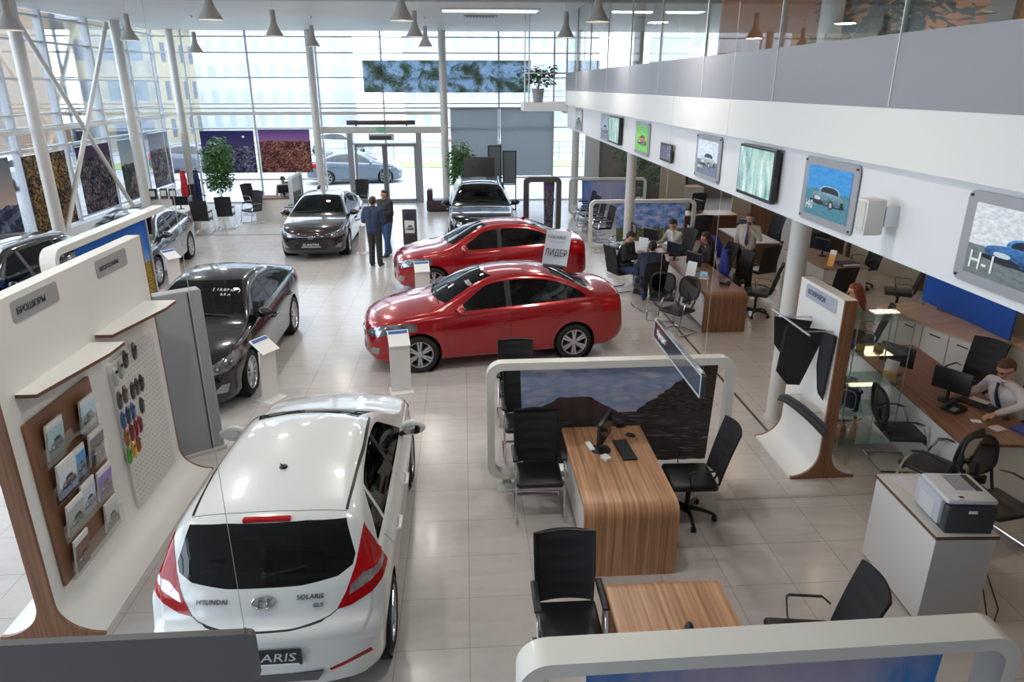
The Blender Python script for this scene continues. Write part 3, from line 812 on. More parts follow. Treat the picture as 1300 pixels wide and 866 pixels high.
    for s_ in ('R', 'L'):
        a_, t_ = V_['an'+s_], V_['to'+s_]
        blob('shoe', [(a_+Vector((-.02, 0, -.035)), .043, t_, .036), (a_+(t_-a_)*.3+Vector((0, 0, -.005)), .045, t_, .032)], P('shoe_leather', shoe, .35), root, .010)
    if glasses:
        q = MB()
        for k in (1, -1):
            q.tube([H(.098, k*.032, .006)+sd*(.022*cos(a))+up*(.015*sin(a)) for a in [2*pi*j/14 for j in range(14)]], .0026, 5, closed=True)
            q.tube([H(.096, k*.054, .010), H(.02, k*.088, .012), H(-.01, k*.088, .005)], .0026, 5)
        q.tube([H(.099, -.011, .009), H(.099, .011, .009)], .0026, 5)
        q.build('glasses', M['black'], root)
    return root
def stand_pose(armR=None, armL=None, lean=0., step=0.):
    J = dict(pel=(0, 0, .96), chest=(.01+lean, 0, 1.30), neck=(.0+lean, 0, 1.50), head=(.025+lean*1.2, 0, 1.64))
    for s_, k in (('R', -1), ('L', 1)):
        J['sh'+s_] = (lean, .185*k, 1.43); J['el'+s_] = (-.03, .235*k, 1.14); J['wr'+s_] = (.04, .245*k, .89)
        st = step*(1 if k > 0 else -1)
        J['hip'+s_] = (0, .095*k, .92); J['kn'+s_] = (.01+st*.5, .10*k, .49); J['an'+s_] = (-.02+st, .11*k, .085); J['to'+s_] = (.13+st, .125*k, .04)
    if armR: J['elR'], J['wrR'] = armR
    if armL: J['elL'], J['wrL'] = armL
    return J
def sit_pose(armR=None, armL=None, lean=.0, h=.50):
    J = dict(pel=(0, 0, h+.10), chest=(.03+lean*.7, 0, h+.42), neck=(.04+lean, 0, h+.62), head=(.075+lean*1.2, 0, h+.755))
    for s_, k in (('R', -1), ('L', 1)):
        J['sh'+s_] = (.03+lean, .185*k, h+.55); J['el'+s_] = (.12+lean, .25*k, h+.28); J['wr'+s_] = (.36+lean, .20*k, h+.27)
        J['hip'+s_] = (.02, .095*k, h+.07); J['kn'+s_] = (.44, .13*k, h+.06); J['an'+s_] = (.42, .13*k, .085); J['to'+s_] = (.57, .14*k, .04)
    if armR: J['elR'], J['wrR'] = armR
    if armL: J['elL'], J['wrL'] = armL
    return J
# ------------------------------------------------------------------ furniture (local: sitter faces +x)
def back_surf(w0, w1, h0, h1, x0, x1, curve=.035, rake=.10, rip=0.):
    def fn(u, v):
        w = w0+(w1-w0)*v; y = (u-.5)*w
        return (x0+(x1-x0)*v-rake*v*v*.3-curve*(1-(2*u-1)**2)+rip*sin(v*31)*sin(pi*u), y, h0+(h1-h0)*v+(.012*(1-(2*u-1)**2) if v > .98 else 0))
    return fn
def chair_square(name='visitor_chair'):
    """chrome cantilever chair, square mesh back, padded leather seat, black arm pads"""
    r = empty(name)
    q = MB(); q.box(-.23, .25, -.245, .245, .40, .465, .03, seg=3); q.build('seat', M['leather'], r)
    q = MB(); q.grid(back_surf(.44, .47, .46, 1.03, -.22, -.31, rip=.006), 12, 22, thick=.012)
    q.build('backrest', M['meshf'], r)
    bk = r.children[-1]
    q = MB(); q.tube([(-.22, -.22, .46), (-.27, -.235, .75), (-.335, -.24, 1.03), (-.345, 0, 1.045), (-.335, .24, 1.03), (-.27, .235, .75), (-.22, .22, .46)], .013, 6); q.build('back_frame', M['black'], bk)
    for k in (-1, 1):
        q = MB(); y = .255*k
        pts = [(-.30, y, .018), (.22, y, .018), (.285, y, .05), (.27, y, .12), (.20, y, .42), (.165, y, .60), (.13, y, .655), (-.20, y, .655)]
        q.tube(pts, .0125, 8); q.build('side_frame', M['chrome'], r)
        q = MB(); q.box(-.20, .15, y-.028, y+.028, .662, .695, .012); q.build('armrest', M['black'], r)
    q = MB(); q.tube([(-.30, -.255, .018), (-.30, .255, .018)], .0125, 8); q.build('base_bar', M['chrome'], r)
    q = MB(); q.tube([(.16, -.255, .39), (.16, .255, .39)], .012, 8); q.build('seat_rail', M['chrome'], r)
    return r
def chair_round(name='mesh_chair'):
    """cantilever chair with a rounded back hoop, mesh panel and lower lumbar opening"""
    r = empty(name)
    q = MB(); q.box(-.23, .25, -.24, .24, .40, .46, .035, seg=3); q.build('seat', M['leather'], r)
    pts = []; pl = rrect(.44, .40, .15, 6, 0, .80)
    sl = lambda z: -.24-.13*(z-.5)-.03
    q = MB(); q.tube([(sl(z)-.02*(1-(y/.22)**2), y, z) for y, z in pl], .019, 8, closed=True)
    q.tube([(-.20, -.15, .44), (-.26, -.17, .56), (sl(.68), -.17, .68)], .016, 8); q.tube([(-.20, .15, .44), (-.26, .17, .56), (sl(.68), .17, .68)], .016, 8)
    q.build('back_frame', M['black'], r)
    q = MB(); n = len(pl)
    vs = [(sl(z)-.022*(1-(y/.22)**2)-.0, y*.97, .80+(z-.80)*.97) for y, z in pl]+[(sl(.85)-.045, y*.45, .86+(z-.80)*.42) for y, z in pl]
    q.add(vs, [(k, (k+1) % n, n+(k+1) % n, n+k) for k in range(n)]+[list(range(n, 2*n))]); q.build('backrest', glass('open_mesh', (.16, .16, .17), .0), r)
    q = MB(); q.box(-.275, -.235, -.09, .09, .50, .60, .015); q.tube([(-.22, 0, .43), (-.27, 0, .56), (-.30, 0, .72)], .02, 8); q.build('lumbar_support', M['black'], r)
    for k in (-1, 1):
        y = .26*k; q = MB()
        q.tube([(-.28, y, .018), (.20, y, .018), (.275, y, .06), (.26, y, .14), (.17, y, .50), (.11, y, .62), (.03, y, .655)], .0135, 8); q.build('side_frame', M['chrome'], r)
        q = MB(); q.tube([(.12, y, .64), (.03, y, .672), (-.12, y, .672), (-.25, y*.93, .64)], [.016, .02, .02, .014], 8, flat=(0, 1, 0)); q.build('armrest', M['black'], r)
    q = MB(); q.tube([(-.28, -.26, .018), (-.28, .26, .018)], .0135, 8); q.build('base_bar', M['chrome'], r)
    q = MB(); q.tube([(.18, -.26, .385), (.18, .26, .385)], .012, 8); q.build('seat_rail', M['chrome'], r)
    return r
def chair_task(name='office_chair', tall=1.08, tilt=.12):
    r = empty(name)
    q = MB(); q.box(-.24, .25, -.25, .25, .44, .515, .035, seg=3); q.build('seat', M['leather'], r)
    q = MB(); q.grid(back_surf(.42, .46, .50, tall, -.23, -.23-tilt, .05, .12, rip=.005), 12, 20, thick=.02); q.build('backrest', M['meshf'], r)
    q = MB(); q.tube([(-.10, 0, .43), (-.26, 0, .45), (-.31, 0, .58), (-.33-tilt*.6, 0, .85)], .022, 8, flat=(0, 1, 0)); q.build('back_support', M['black'], r)
    for k in (-1, 1):
        q = MB(); y = .27*k
        q.tube([(.02, y*.9, .45), (.06, y, .50), (.09, y, .68), (.07, y, .70), (-.17, y, .70), (-.23, y*.9, .66)], .017, 8, flat=(0, 1, 0)); q.build('armrest', M['black'], r)
    q = MB(); q.cyl((0, 0, .10), (0, 0, .44), .026, .026, 12); q.cyl((0, 0, .38), (0, 0, .45), .05, .09, 12); q.build('gas_column', M['black'], r)
    q = MB(); q.cyl((0, 0, .07), (0, 0, .13), .05, .04, 12)
    for k in range(5):
        a = 2*pi*k/5+.3; q.tube([(.03*cos(a), .03*sin(a), .115), (.17*cos(a), .17*sin(a), .105), (.29*cos(a), .29*sin(a), .075)], [.026, .022, .016], 6)
    b = q.build('star_base', M['black'], r)
    for k in range(5):
        a = 2*pi*k/5+.3; q = MB(); c = Vector((.29*cos(a), .29*sin(a), .03)); t = Vector((-sin(a), cos(a), 0))
        q.cyl(c-t*.025, c-t*.008, .03, .03, 12); q.cyl(c+t*.008, c+t*.025, .03, .03, 12); q.cyl(c-t*.01+Vector((0, 0, .0)), c+t*.01, .012, .012, 8); q.cyl(c, c+Vector((0, 0, .05)), .012, .012, 8); q.build('caster', M['black'], b)
    return r
def desk(name, w, d, h=.75, left_leg=True, mat=None, rad=.13, modesty=True):
    """waterfall desk: veneered sheet bends down at the -y end; x is the width, runs to +y"""
    r = empty(name); mat = mat or M['desk']; t = .045
    prof = [(0, 0), (0, h-rad)]+[(rad-rad*cos(a), h-rad+rad*sin(a)) for a in [pi/2*k/10 for k in range(1, 11)]]+[(d, h)]
    inn = [(t, 0), (t, h-rad)]+[(rad-(rad-t)*cos(a), h-rad+(rad-t)*sin(a)) for a in [pi/2*k/10 for k in range(1, 11)]]+[(d, h-t)]
    q = MB(); n = len(prof)
    for i in range(n-1):
        a, b, c, e = prof[i], prof[i+1], inn[i+1], inn[i]
        q.add([(0, *a), (0, *b), (0, *c), (0, *e), (w, *a), (w, *b), (w, *c), (w, *e)], [(0, 1, 5, 4), (3, 7, 6, 2), (0, 3, 2, 1), (4, 5, 6, 7)])
    q.box(0, w, d-.001, d, h-t, h); q.build('top', mat, r)
    if modesty:
        q = MB(); q.box(.06, .085, t+.02, d-.04, .06, h-t-.01); q.build('modesty_panel', M['white'], r)
        q = MB(); q.box(.06, w-.06, d-.06, d-.03, 0, h-t-.002); q.build('end_panel', M['white'], r)
    return r
def table_panel(name, w, d, h=.75, top=None, body=None):
    """plain desk on a white carcass, walnut edge"""
    r = empty(name)
    q = MB(); q.box(0, w, 0, d, h-.035, h, .003, seg=1); q.build('top', top or M['white'], r)
    q = MB(); q.box(.02, w-.02, .02, .05, 0, h-.036); q.box(.02, .05, .05, d-.05, 0, h-.036); q.box(.02, w-.02, d-.05, d-.02, 0, h-.036); q.build('carcass', body or M['white'], r)
    return r
def monitor(name='monitor', w=.50, h=.30):
    r = empty(name)
    q = MB(); q.box(-.02, .02, -w/2, w/2, .12, .12+h, .008); q.build('screen_housing', M['black'], r)
    hs = r.children[-1]
    q = MB(); q.box(.0195, .0215, -w/2+.018, w/2-.018, .14, .12+h-.018); q.build('screen', P('screen_off', (.02, .022, .03), .12), hs)
    q = MB(); q.lathe([(0, .012), (.10, .010), (.11, 0), (0, 0)], 20, (-.03, 0, 0)); q.cyl((-.03, 0, .01), (-.03, 0, .2), .022, .018, 10); q.build('stand', M['black'], r)
    return r
def keyboard(name='keyboard'):
    r = empty(name)
    q = MB(); q.box(-.075, .075, -.21, .21, 0, .018, .005); q.build('case', M['black'], r)
    q = MB()
    for i in range(5):
        for j in range(14): q.box(-.062+i*.026, -.041+i*.026, -.198+j*.0285, -.175+j*.0285, .018, .024, 0)
    q.build('keys', P('key_plastic', (.03, .03, .032), .5), r)
    return r
def mouse(name='computer_mouse'):
    q = MB(); b = bmesh.new(); bmesh.ops.create_uvsphere(b, u_segments=16, v_segments=10, radius=1)
    for v in b.verts: v.co = Vector((v.co.x*.055, v.co.y*.032, max(0, v.co.z)*.034))
    q.bm(b); r = empty(name); q.build('shell', M['black'], r)
    q = MB(); q.cyl((.028, -.004, .029), (.028, .004, .029), .008, .008, 10); q.build('scroll_wheel', M['dark'], r)
    return r
def phone(name='desk_phone'):
    r = empty(name)
    q = MB(); q.prism([(-.10, 0), (.10, 0), (.10, .02), (-.10, .06)], -.09, .09, 'xz'); q.build('base', M['black'], r, smooth=False)
    q = MB(); q.tube([(-.09, -.065, .075), (-.04, -.065, .072), (.04, -.065, .048), (.09, -.065, .042)], [.024, .014, .014, .024], 8); q.build('handset', M['dark'], r)
    q = MB()
    for i in range(4):
        for j in range(3): q.box(-.0+i*.022, .015+i*.022, 0+j*.024, .017+j*.024, .03-i*.004, .045-i*.004)
    q.build('buttons', P('button_grey', (.25, .25, .26), .5), r)
    return r
def card(name, w, d, z, mat, loc, rz, label, cat='paper', group=None, thick=.002):
    q = MB(); q.box(-w/2, w/2, -d/2, d/2, 0, thick)
    o = q.build(name, mat, None, smooth=False); o.location = loc; o.rotation_euler = (0, 0, rz); return tag(o, label, cat, group)
def partition(name, w, h, cloth_mat, loc, rz, label, cw=(0., 1.), frame=None, depth=.12, feet=True, drop=.06, thick=.085):
    """rounded hoop frame with a hanging printed cloth; runs along local x from 0 to w"""
    r = empty(name, loc, rz, label, 'partition')
    fm = frame or M['cream']; rad = .17
    zb = .10 if feet else .0
    outer = rrect(w, h-zb, rad, 8, w/2, (h+zb)/2); inner = rrect(w-2*thick, h-zb-2*thick, rad-thick*.7, 8, w/2, (h+zb)/2)
    n = len(outer); q = MB(); y0, y1 = -depth/2, depth/2
    vs = [(a, y0, b) for a, b in outer]+[(a, y0, b) for a, b in inner]+[(a, y1, b) for a, b in outer]+[(a, y1, b) for a, b in inner]
    fs = []; mi = []
    for k in range(n):
        j = (k+1) % n
        fs += [(k, j, n+j, n+k), (2*n+k, 3*n+k, 3*n+j, 2*n+j), (k, 2*n+k, 2*n+j, j)]
    q.add(vs, fs, 0); q.build('frame', [fm], r, ang=40)
    fr = r.children[-1]
    q = MB(); q.add(vs, [(n+k, n+(k+1) % n, 3*n+(k+1) % n, 3*n+k) for k in range(n)], 0); q.build('inner_trim', M['alu'], fr, ang=40)
    c0, c1 = w*cw[0]+thick*1.1, w*cw[1]-thick*1.1
    q = MB(); q.grid(lambda u, v: (c0+(c1-c0)*u-.04*(1-v)*(1 if u > .5 else -1)*abs(2*u-1), .006*sin(u*70)*(1-v*.6), zb+thick+drop+(h-zb-2*thick-drop-.004)*v), 120, 8); 
    q.build('printed_cloth', cloth_mat, r, uv=True)
    q = MB(); q.cyl((c0, 0, h-thick-.012), (c1, 0, h-thick-.012), .010, .010, 8); q.build('hanging_rail', M['alu'], r)
    if feet:
        for x in (.22, w-.22):
            q = MB(); q.box(x-.05, x+.05, -.03, .03, .0, zb+.02); q.box(x-.11, x+.11, -.16, .16, 0, .012); q.build('foot', P('foot_plate', (.55, .60, .56), .35), r)
    return r
def pendant(name='pendant_lamp'):
    r = empty(name)
    grey = P('lamp_grey', (.50, .48, .45), .45); 
    q = MB(); q.lathe([(.065, .30), (.075, .27), (.10, .20), (.155, .10), (.205, .02), (.215, 0), (.208, 0), (.198, .02), (.148, .10), (.09, .20), (.05, .26)], 28); q.build('shade', [grey], r)
    q = MB(); q.lathe([(0, .56), (.05, .56), (.06, .54), (.062, .33), (.075, .30), (0, .30)], 20)
    for k in range(6): q.lathe([(.066, .34+k*.03), (.066, .35+k*.03)], 20)
    q.build('ballast_housing', grey, r)
    q = MB(); q.lathe([(0, .03), (.192, .03)], 24); q.build('diffuser', P('lamp_glow', (.9, .9, .85), .5, emit=(1, .95, .85), es=2.2), r)
    l_ = bpy.data.lights.new('bulb', 'AREA'); l_.shape = 'DISK'; l_.size = .34; l_.energy = 17; l_.color = (1, .95, .87); lo = bpy.data.objects.new('bulb', l_); COL.objects.link(lo); lo.parent = r; lo.location = (0, 0, -.005)
    q = MB(); q.cyl((0, 0, .40), (0, 0, .83), .004, .004, 6); q.cyl((0, 0, .78), (0, 0, .83), .04, .055, 12); q.build('suspension', M['steel'], r)
    return r
def info_stand(name='info_stand', h=.95):
    """bent white sheet: floor plate, leaning post and a tilted card top with a blue strip"""
    r = empty(name); w = .30
    q = MB(); q.box(-.16, .16, -.17, .17, 0, .012); q.build('base', M['white'], r)
    q = MB(); pr_ = [(-.06, .012), (-.02, .012), (.035, h-.10), (.0, h-.12)]
    q.prism([(-.03, .012), (.0, .012), (.04, h-.16), (.01, h-.16)], -w/2, w/2, 'xz'); q.build('post', M['white'], r)
    q = MB(); q.prism([(.115, h-.20), (.125, h-.185), (-.125, h-.02), (-.135, h-.035)], -w/2-.005, w/2+.005, 'xz'); q.build('card_tray', M['paper'], r)
    tr = r.children[-1]
    q = MB(); q.prism([(-.066, h-.060), (-.062, h-.055), (-.108, h-.025), (-.112, h-.030)], -w/2+.01, w/2-.01, 'xz'); q.build('blue_header', P('header_blue', (.03, .10, .40), .4), tr)
    return r
def leafy(name, loc, h, spread, nleaf, label, pot=True, potm=None, seed=1, leafcol=(.05, .13, .03), stems=4, ls=.07, palm=False):
    rnd = random.Random(seed); r = empty(name, loc, 0, label, 'plant')
    ph = .38 if pot else 0
    if pot:
        q = MB(); q.lathe([(.0, 0), (.14, 0), (.19, ph), (.17, ph), (.165, ph-.03), (0, ph-.03)], 20); q.build('pot', potm or M['white'], r)
    q = MB(); tips = []
    for s in range(stems):
        a = rnd.uniform(0, 6.28); pts = [(0, 0, ph-.05)]
        for k in range(1, 7):
            u = k/6; pts.append((spread*.45*u*cos(a+u)+rnd.uniform(-.02, .02), spread*.45*u*sin(a+u), ph+(h-ph)*u*(.75+.25*s/stems)))
        q.tube(pts, [.014-.0018*k for k in range(7)], 5); tips.append(pts)
    q.build('stem', P('bark', (.16, .11, .07), .8), r)
    q = MB()
    for k in range(nleaf):
        pts = rnd.choice(tips); u = rnd.uniform(.25, 1.)*6; i = min(5, int(u)); c = lerp(pts[i], pts[i+1], u-i)
        e = spread*(.45+.5*sin(pi*min(1, (c.z-ph)/(h-ph))**.8)); a = rnd.uniform(0, 6.28); rr = e*rnd.uniform(.1, 1)**.6*.62
        c = c+Vector((rr*cos(a), rr*sin(a), rnd.uniform(-.10, .08)))
        d = Vector((cos(a+rnd.uniform(-.8, .8)), sin(a+rnd.uniform(-.8, .8)), rnd.uniform(-.9, .5))).normalized(); s = d.cross(Vector((rnd.uniform(-.4, .4), rnd.uniform(-.4, .4), 1))).normalized(); l_ = ls*rnd.uniform(.7, 1.4)
        n_ = s.cross(d)*l_*.12
        q.add([c, c+d*l_*.5+s*l_*.28+n_, c+d*l_, c+d*l_*.5-s*l_*.28+n_], [(0, 1, 2), (0, 2, 3)], mi=rnd.choice((0, 0, 1)))
    q.build('foliage', [P('leaf_'+name, leafcol, .5), P('leaf_light_'+name, [x*1.9 for x in leafcol], .5)], r, smooth=False)
    return r
# ------------------------------------------------------------------ camera and view
H_ = 4.34; TH = math.atan(325/890.); PS = math.atan(62*cos(TH)/890.)
cam = bpy.data.cameras.new('camera'); co = bpy.data.objects.new('camera', cam); COL.objects.link(co); SC.camera = co
co.location = (0, 0, H_); cam.sensor_width = 36; cam.lens = 890/1300*36; cam.clip_start = .05; cam.clip_end = 400
co.rotation_euler = (pi/2-TH, 0, -PS)
vs = SC.view_settings; vs.view_transform = 'Standard'; vs.look = 'None'; vs.gamma = 1; vs.use_curve_mapping = False; vs.exposure = EXPO = 1.22
cy = SC.cycles; cy.max_bounces = 8; cy.diffuse_bounces = 4; cy.glossy_bounces = 4; cy.transparent_max_bounces = 14; cy.transmission_bounces = 4
cy.caustics_reflective = False; cy.caustics_refractive = False; cy.sample_clamp_indirect = 6; cy.use_denoising = True; cy.use_fast_gi = False
w = bpy.data.worlds.new('sky'); SC.world = w; w.use_nodes = True; nt = w.node_tree
bg = nt.nodes['Background']; tc = N(nt, 'ShaderNodeTexCoord')
_, _ = 0, 0
sz = N(nt, 'ShaderNodeSeparateXYZ'); L(nt, tc.outputs['Generated'], sz.inputs[0])
cl = noise(nt, vmap(nt, tc.outputs['Generated'], (1, 1, 3)), 2.2, 5.)
L(nt, mixc(nt, math_(nt, 'MULTIPLY', cl, .35), ramp(nt, sz.outputs[2], [(0, (.80, .89, 1.)), (.5, (.74, .86, 1.))]), (1, 1, 1)), bg.inputs[0]); bg.inputs[1].default_value = 2.6
# ------------------------------------------------------------------ setting
XL, YB, ZC = -11.2, 28.3, 6.2
def S_(name, q, m, parent=None, **k):
    o = q.build(name, m, parent, **k)
    if parent is None: o['kind'] = 'structure'
    return o
def floor_mat():
    m, nt, out = _new('floor_tiles'); b = N(nt, 'ShaderNodeBsdfPrincipled')
    tc = N(nt, 'ShaderNodeTexCoord')
    v = vmap(nt, tc.outputs['Object'], (1/.6, 1/.6, 1), (.08, .41, 0))
    br = N(nt, 'ShaderNodeTexBrick', offset=0., squash=1.); br.inputs['Scale'].default_value = 1; br.inputs['Brick Width'].default_value = 1; br.inputs['Row Height'].default_value = 1
    br.inputs['Mortar Size'].default_value = .0055; br.inputs['Mortar Smooth'].default_value = .3; br.inputs['Bias'].default_value = -.2
    br.inputs['Color1'].default_value = (.545, .508, .482, 1); br.inputs['Color2'].default_value = (.585, .546, .518, 1); br.inputs['Mortar'].default_value = (.30, .275, .25, 1)
    L(nt, v, br.inputs['Vector'])
    n = noise(nt, vmap(nt, tc.outputs['Object'], (.6, 3., 1)), 2.4, 6., .6); n2 = noise(nt, tc.outputs['Object'], 11., 5.)
    f = math_(nt, 'ADD', math_(nt, 'MULTIPLY', n, .7), math_(nt, 'MULTIPLY', n2, .3))
    c = mixc(nt, 1., br.outputs['Color'], ramp(nt, f, [(.3, (.90, .895, .89)), (.7, (1.06, 1.06, 1.06))]), 'MULTIPLY')
    L(nt, c, b.inputs['Base Color'])
    L(nt, ramp(nt, n2, [(.3, (.17,)*3), (.7, (.27,)*3)]), b.inputs['Roughness'])
    b.inputs['Specular IOR Level'].default_value = .5
    bp = N(nt, 'ShaderNodeBump', Strength=.25, Distance=.002, invert=True); L(nt, br.outputs['Fac'], bp.inputs['Height']); L(nt, bp.outputs[0], b.inputs['Normal'])
    L(nt, b.outputs[0], out.inputs[0]); return m
q = MB(); q.box(XL, 13, -9, YB, -.15, 0); S_('floor', q, floor_mat(), smooth=False)
# metal floor channels
chm = P('floor_channel', (.10, .085, .065), .35, metal=.4)
q = MB(); q.box(3.93, 3.97, 7.1, YB-.3, .0, .004); S_('trim_1', q, chm, smooth=False)
q = MB(); q.box(-1.05, -1.0, 2, 9.3, .0, .004); S_('trim_2', q, P('floor_channel_light', (.42, .40, .36), .4), smooth=False)
q = MB(); q.box(-9.5, -4.3, 21.9, 21.95, .0, .004); S_('trim_3', q, chm, smooth=False)
q = MB(); q.box(2.7, 5.2, 6.55, 6.6, .0, .004); S_('trim_4', q, P('floor_channel_light', ()), smooth=False)
def slat_mat(name, c, gap, ax=1, sc=1., rough=.5):
    if name in MATS: return MATS[name]
    m, nt, out = _new(name); b = N(nt, 'ShaderNodeBsdfPrincipled', Roughness=rough); tc = N(nt, 'ShaderNodeTexCoord')
    s = N(nt, 'ShaderNodeSeparateXYZ'); L(nt, tc.outputs['Object'], s.inputs[0])
    fr = math_(nt, 'FRACT', math_(nt, 'MULTIPLY', s.outputs[ax], sc)); g = math_(nt, 'LESS_THAN', fr, .05)
    n = noise(nt, vmap(nt, tc.outputs['Object'], (.4, .4, .4)), 1., 3.)
    c2 = mixc(nt, 1., c, ramp(nt, n, [(.3, (.93,)*3), (.7, (1.05,)*3)]), 'MULTIPLY')
    L(nt, mixc(nt, g, c2, gap), b.inputs['Base Color']); L(nt, b.outputs[0], out.inputs[0]); MATS[name] = m; return m
q = MB(); q.box(XL-.1, 13, -9, YB+.1, ZC, ZC+.15); S_('ceiling', q, slat_mat('ceiling_slats', (.74, .745, .74), (.50, .50, .50), 1, 4.), smooth=False)
# ceiling beams
bm_ = P('beam_grey', (.52, .53, .53), .5)
for i, y in enumerate((8.9, 17.9)):
    q = MB(); q.box(-11, 13, y-.12, y+.12, ZC-.06, ZC); S_('ceiling_beam', q, bm_)
frm = P('mullion_grey', (.52, .54, .57), .4); wg = glass('window_glass', (.93, .96, .98), .03)
whm = P('painted_steel', (.62, .60, .55), .4, coat=.2)
# back glazing: one window per bay
bx = [XL, -10.15, -7.88, -5.40, -3.02, -.75, 1.35, 3.45, 5.1]
trz = [0.03, .90, 2.80, 3.52, 3.68, 4.60, 5.46, 6.0]
for i in range(len(bx)-1):
    x0, x1 = bx[i], bx[i+1]
    r = empty('window_%d' % (i+1)); r['kind'] = 'structure'
    q = MB()
    for x in ((x0, x1) if i == len(bx)-2 else (x0,)): q.box(x-.03, x+.03, YB-.06, YB+.06, 0, ZC)
    for z in trz:
        if -4.4 < (x0+x1)/2 < -1.8 and z < 2.9: continue
        t = .022 if z not in (.90, 3.52) else .03
        q.box(x0+.03, x1-.03, YB-.05, YB+.05, z-t, z+t)
    q.build('window_frame', frm, r, smooth=False)
    q = MB(); q.box(x0+.03, x1-.03, YB-.008, YB+.008, 2.88 if x0 >= -5.41 and x1 < -.7 else .03, ZC-.02); q.build('pane', wg, r, smooth=False)
# white band and door header
q = MB(); q.box(XL+.02, -.75, YB-.16, YB-.04, 3.28, 3.40); S_('trim_5', q, whm)
q = MB(); q.box(-5.4, -.75, YB-.35, YB-.05, 2.62, 2.86, .01); S_('trim_6', q, P('header_cream', (.60, .59, .54), .5))
dg = P('door_frame_grey', (.30, .31, .33), .4, metal=.3)
def door(n, x0, x1, hx):
    r = empty('door_%d' % n); r['kind'] = 'structure'; q = MB()
    y0, y1 = YB-.30, YB-.24
    for x in (x0, x1): q.box(x-.045, x+.045, y0, y1, .0, 2.2)
    q.box(x0, x1, y0, y1, .0, .14); q.box(x0, x1, y0, y1, 2.12, 2.2); q.build('door_frame', dg, r)
    q = MB(); q.box(x0+.045, x1-.045, y0+.02, y0+.035, .14, 2.12); q.build('pane', wg, r, smooth=False)
    q = MB(); q.tube([(hx, y0, .85), (hx, y0-.06, .88), (hx, y0-.06, 1.32), (hx, y0, 1.35)], .014, 8); q.build('door_handle', M['steel'], r)
door(1, -4.15, -3.12, -3.24); door(2, -3.00, -1.90, -2.88)
r = empty('door_surround'); r['kind'] = 'structure'; q = MB()
for x in (-4.35, -1.75): q.box(x-.10, x+.10, YB-.36, YB-.02, 0, 2.62)
q.box(-4.35, -1.75, YB-.34, YB-.05, 2.2, 2.26); q.box(-3.10, -3.02, YB-.30, YB-.24, 0, 2.2); q.box(-4.4, -1.7, YB-.4, YB-.02, 0, .06); q.build('frame', dg, r)
for a, b in ((-4.25, -1.85),):
    q = MB(); q.box(a, b, YB-.28, YB-.265, 2.26, 2.62); q.build('transom_pane', wg, r, smooth=False)
for i, (a, b) in enumerate(((-5.37, -4.45), (-1.65, -.78))):
    q = MB(); q.box(a, b, YB-.02, YB, .03, 2.62); o = q.build('window_%d' % (20+i), wg, None, smooth=False); o['kind'] = 'structure'
# left glazing
ly = [-9.0, -6.9, -4.5, -2.2, .2, 2.6, 5.0, 7.45, 9.9, 12.3, 14.75, 17.2, 18.9, 21.1, 23.55, 26.0, YB]
ltz = [.03, .72, 2.78, 3.30, 3.62, 4.48, 5.42, 6.05]
for i in range(len(ly)-1):
    y0, y1 = ly[i], ly[i+1]; r = empty('window_%d' % (50+i)); r['kind'] = 'structure'; q = MB()
    q.box(XL-.09, XL+.09, y0-.06, y0+.06, 0, ZC)
    for z in ltz: q.box(XL-.05, XL+.05, y0+.06, y1-.06, z-.024, z+.024)
    q.build('window_frame', frm, r, smooth=False)
    q = MB(); q.box(XL-.008, XL+.008, y0, y1, .03, ZC-.02); q.build('pane', wg, r, smooth=False)
q = MB(); q.box(XL+.10, XL+.20, -9, YB-.1, 3.18, 3.28); S_('trim_7', q, whm)
q = MB(); q.box(XL+.02, XL+.28, -9, YB-.1, .0, .62); S_('baseboard_left', q, P('sill_white', (.70, .72, .74), .4))
# right / back solid walls below the gallery
q = MB(); q.box(XL, 13, -9.15, -9, 0, ZC); S_('wall_front', q, P('wall_grey', (.30, .29, .28), .7))
q = MB(); q.box(13, 13.15, -9, YB, 0, ZC); S_('wall_right', q, P('wall_beige', (.42, .37, .30), .7, noise=.06, nscale=2.))
q = MB(); q.box(5.3, 13, YB-.05, YB+.1, 0, ZC-2.8); S_('wall_back', q, P('wall_taupe', (.26, .22, .19), .7, noise=.08, nscale=3.))
q = MB(); q.box(10.2, 10.35, 6.0, 19, 0, 3.15); S_('wall_office', q, P('wall_cream', (.50, .45, .37), .65))
for k, y in enumerate((8.0, 11.3, 14.6, 17.8)):
    q = MB(); q.box(10.12, 10.2, y-.04, y+.04, 0, 3.15); S_('trim_%d' % (10+k), q, P('trim_brown', (.20, .12, .07), .5))
q = MB(); q.box(4.72, 5.3, YB-.12, YB+.05, 0, 3.6); S_('wall_pier', q, P('pier_white', (.70, .70, .70), .5))
# gallery: slab, fascia, parapet
GX, GE = 3.0, 21.4
q = MB(); q.box(3.06, 13, -1, GE-.02, 3.17, 3.6); S_('gallery_slab', q, P('slab_white', (.72, .72, .73), .5))
q = MB(); q.box(GX+.03, GX+.06, -1, GE, 3.165, 3.82); S_('trim_15', q, P('fascia_white', (.74, .745, .76), .35))
q = MB(); q.box(GX-.05, GX+.06, -1, GE, 3.80, 4.19, .004, seg=1); S_('trim_16', q, P('fascia_upper_white', (.76, .755, .73), .4))
q = MB(); q.box(GX-.045, GX+.03, -1, GE, 4.19, 4.67); S_('gallery_parapet_panel', q, P('parapet_grey', (.30, .30, .325), .35, metal=.2))
q = MB(); q.box(GX-.03, GX+.0, -1, GE, 4.185, 4.21); S_('trim_17', q, M['alu'])
rg_ = glass('gallery_glass', (.88, .90, .90), .05, top=.32)
gy_ = [-1, .9, 2.8, 4.97, 6.93, 9.08, 11.2, 13.2, 15.3, 17.4, 19.4, GE]
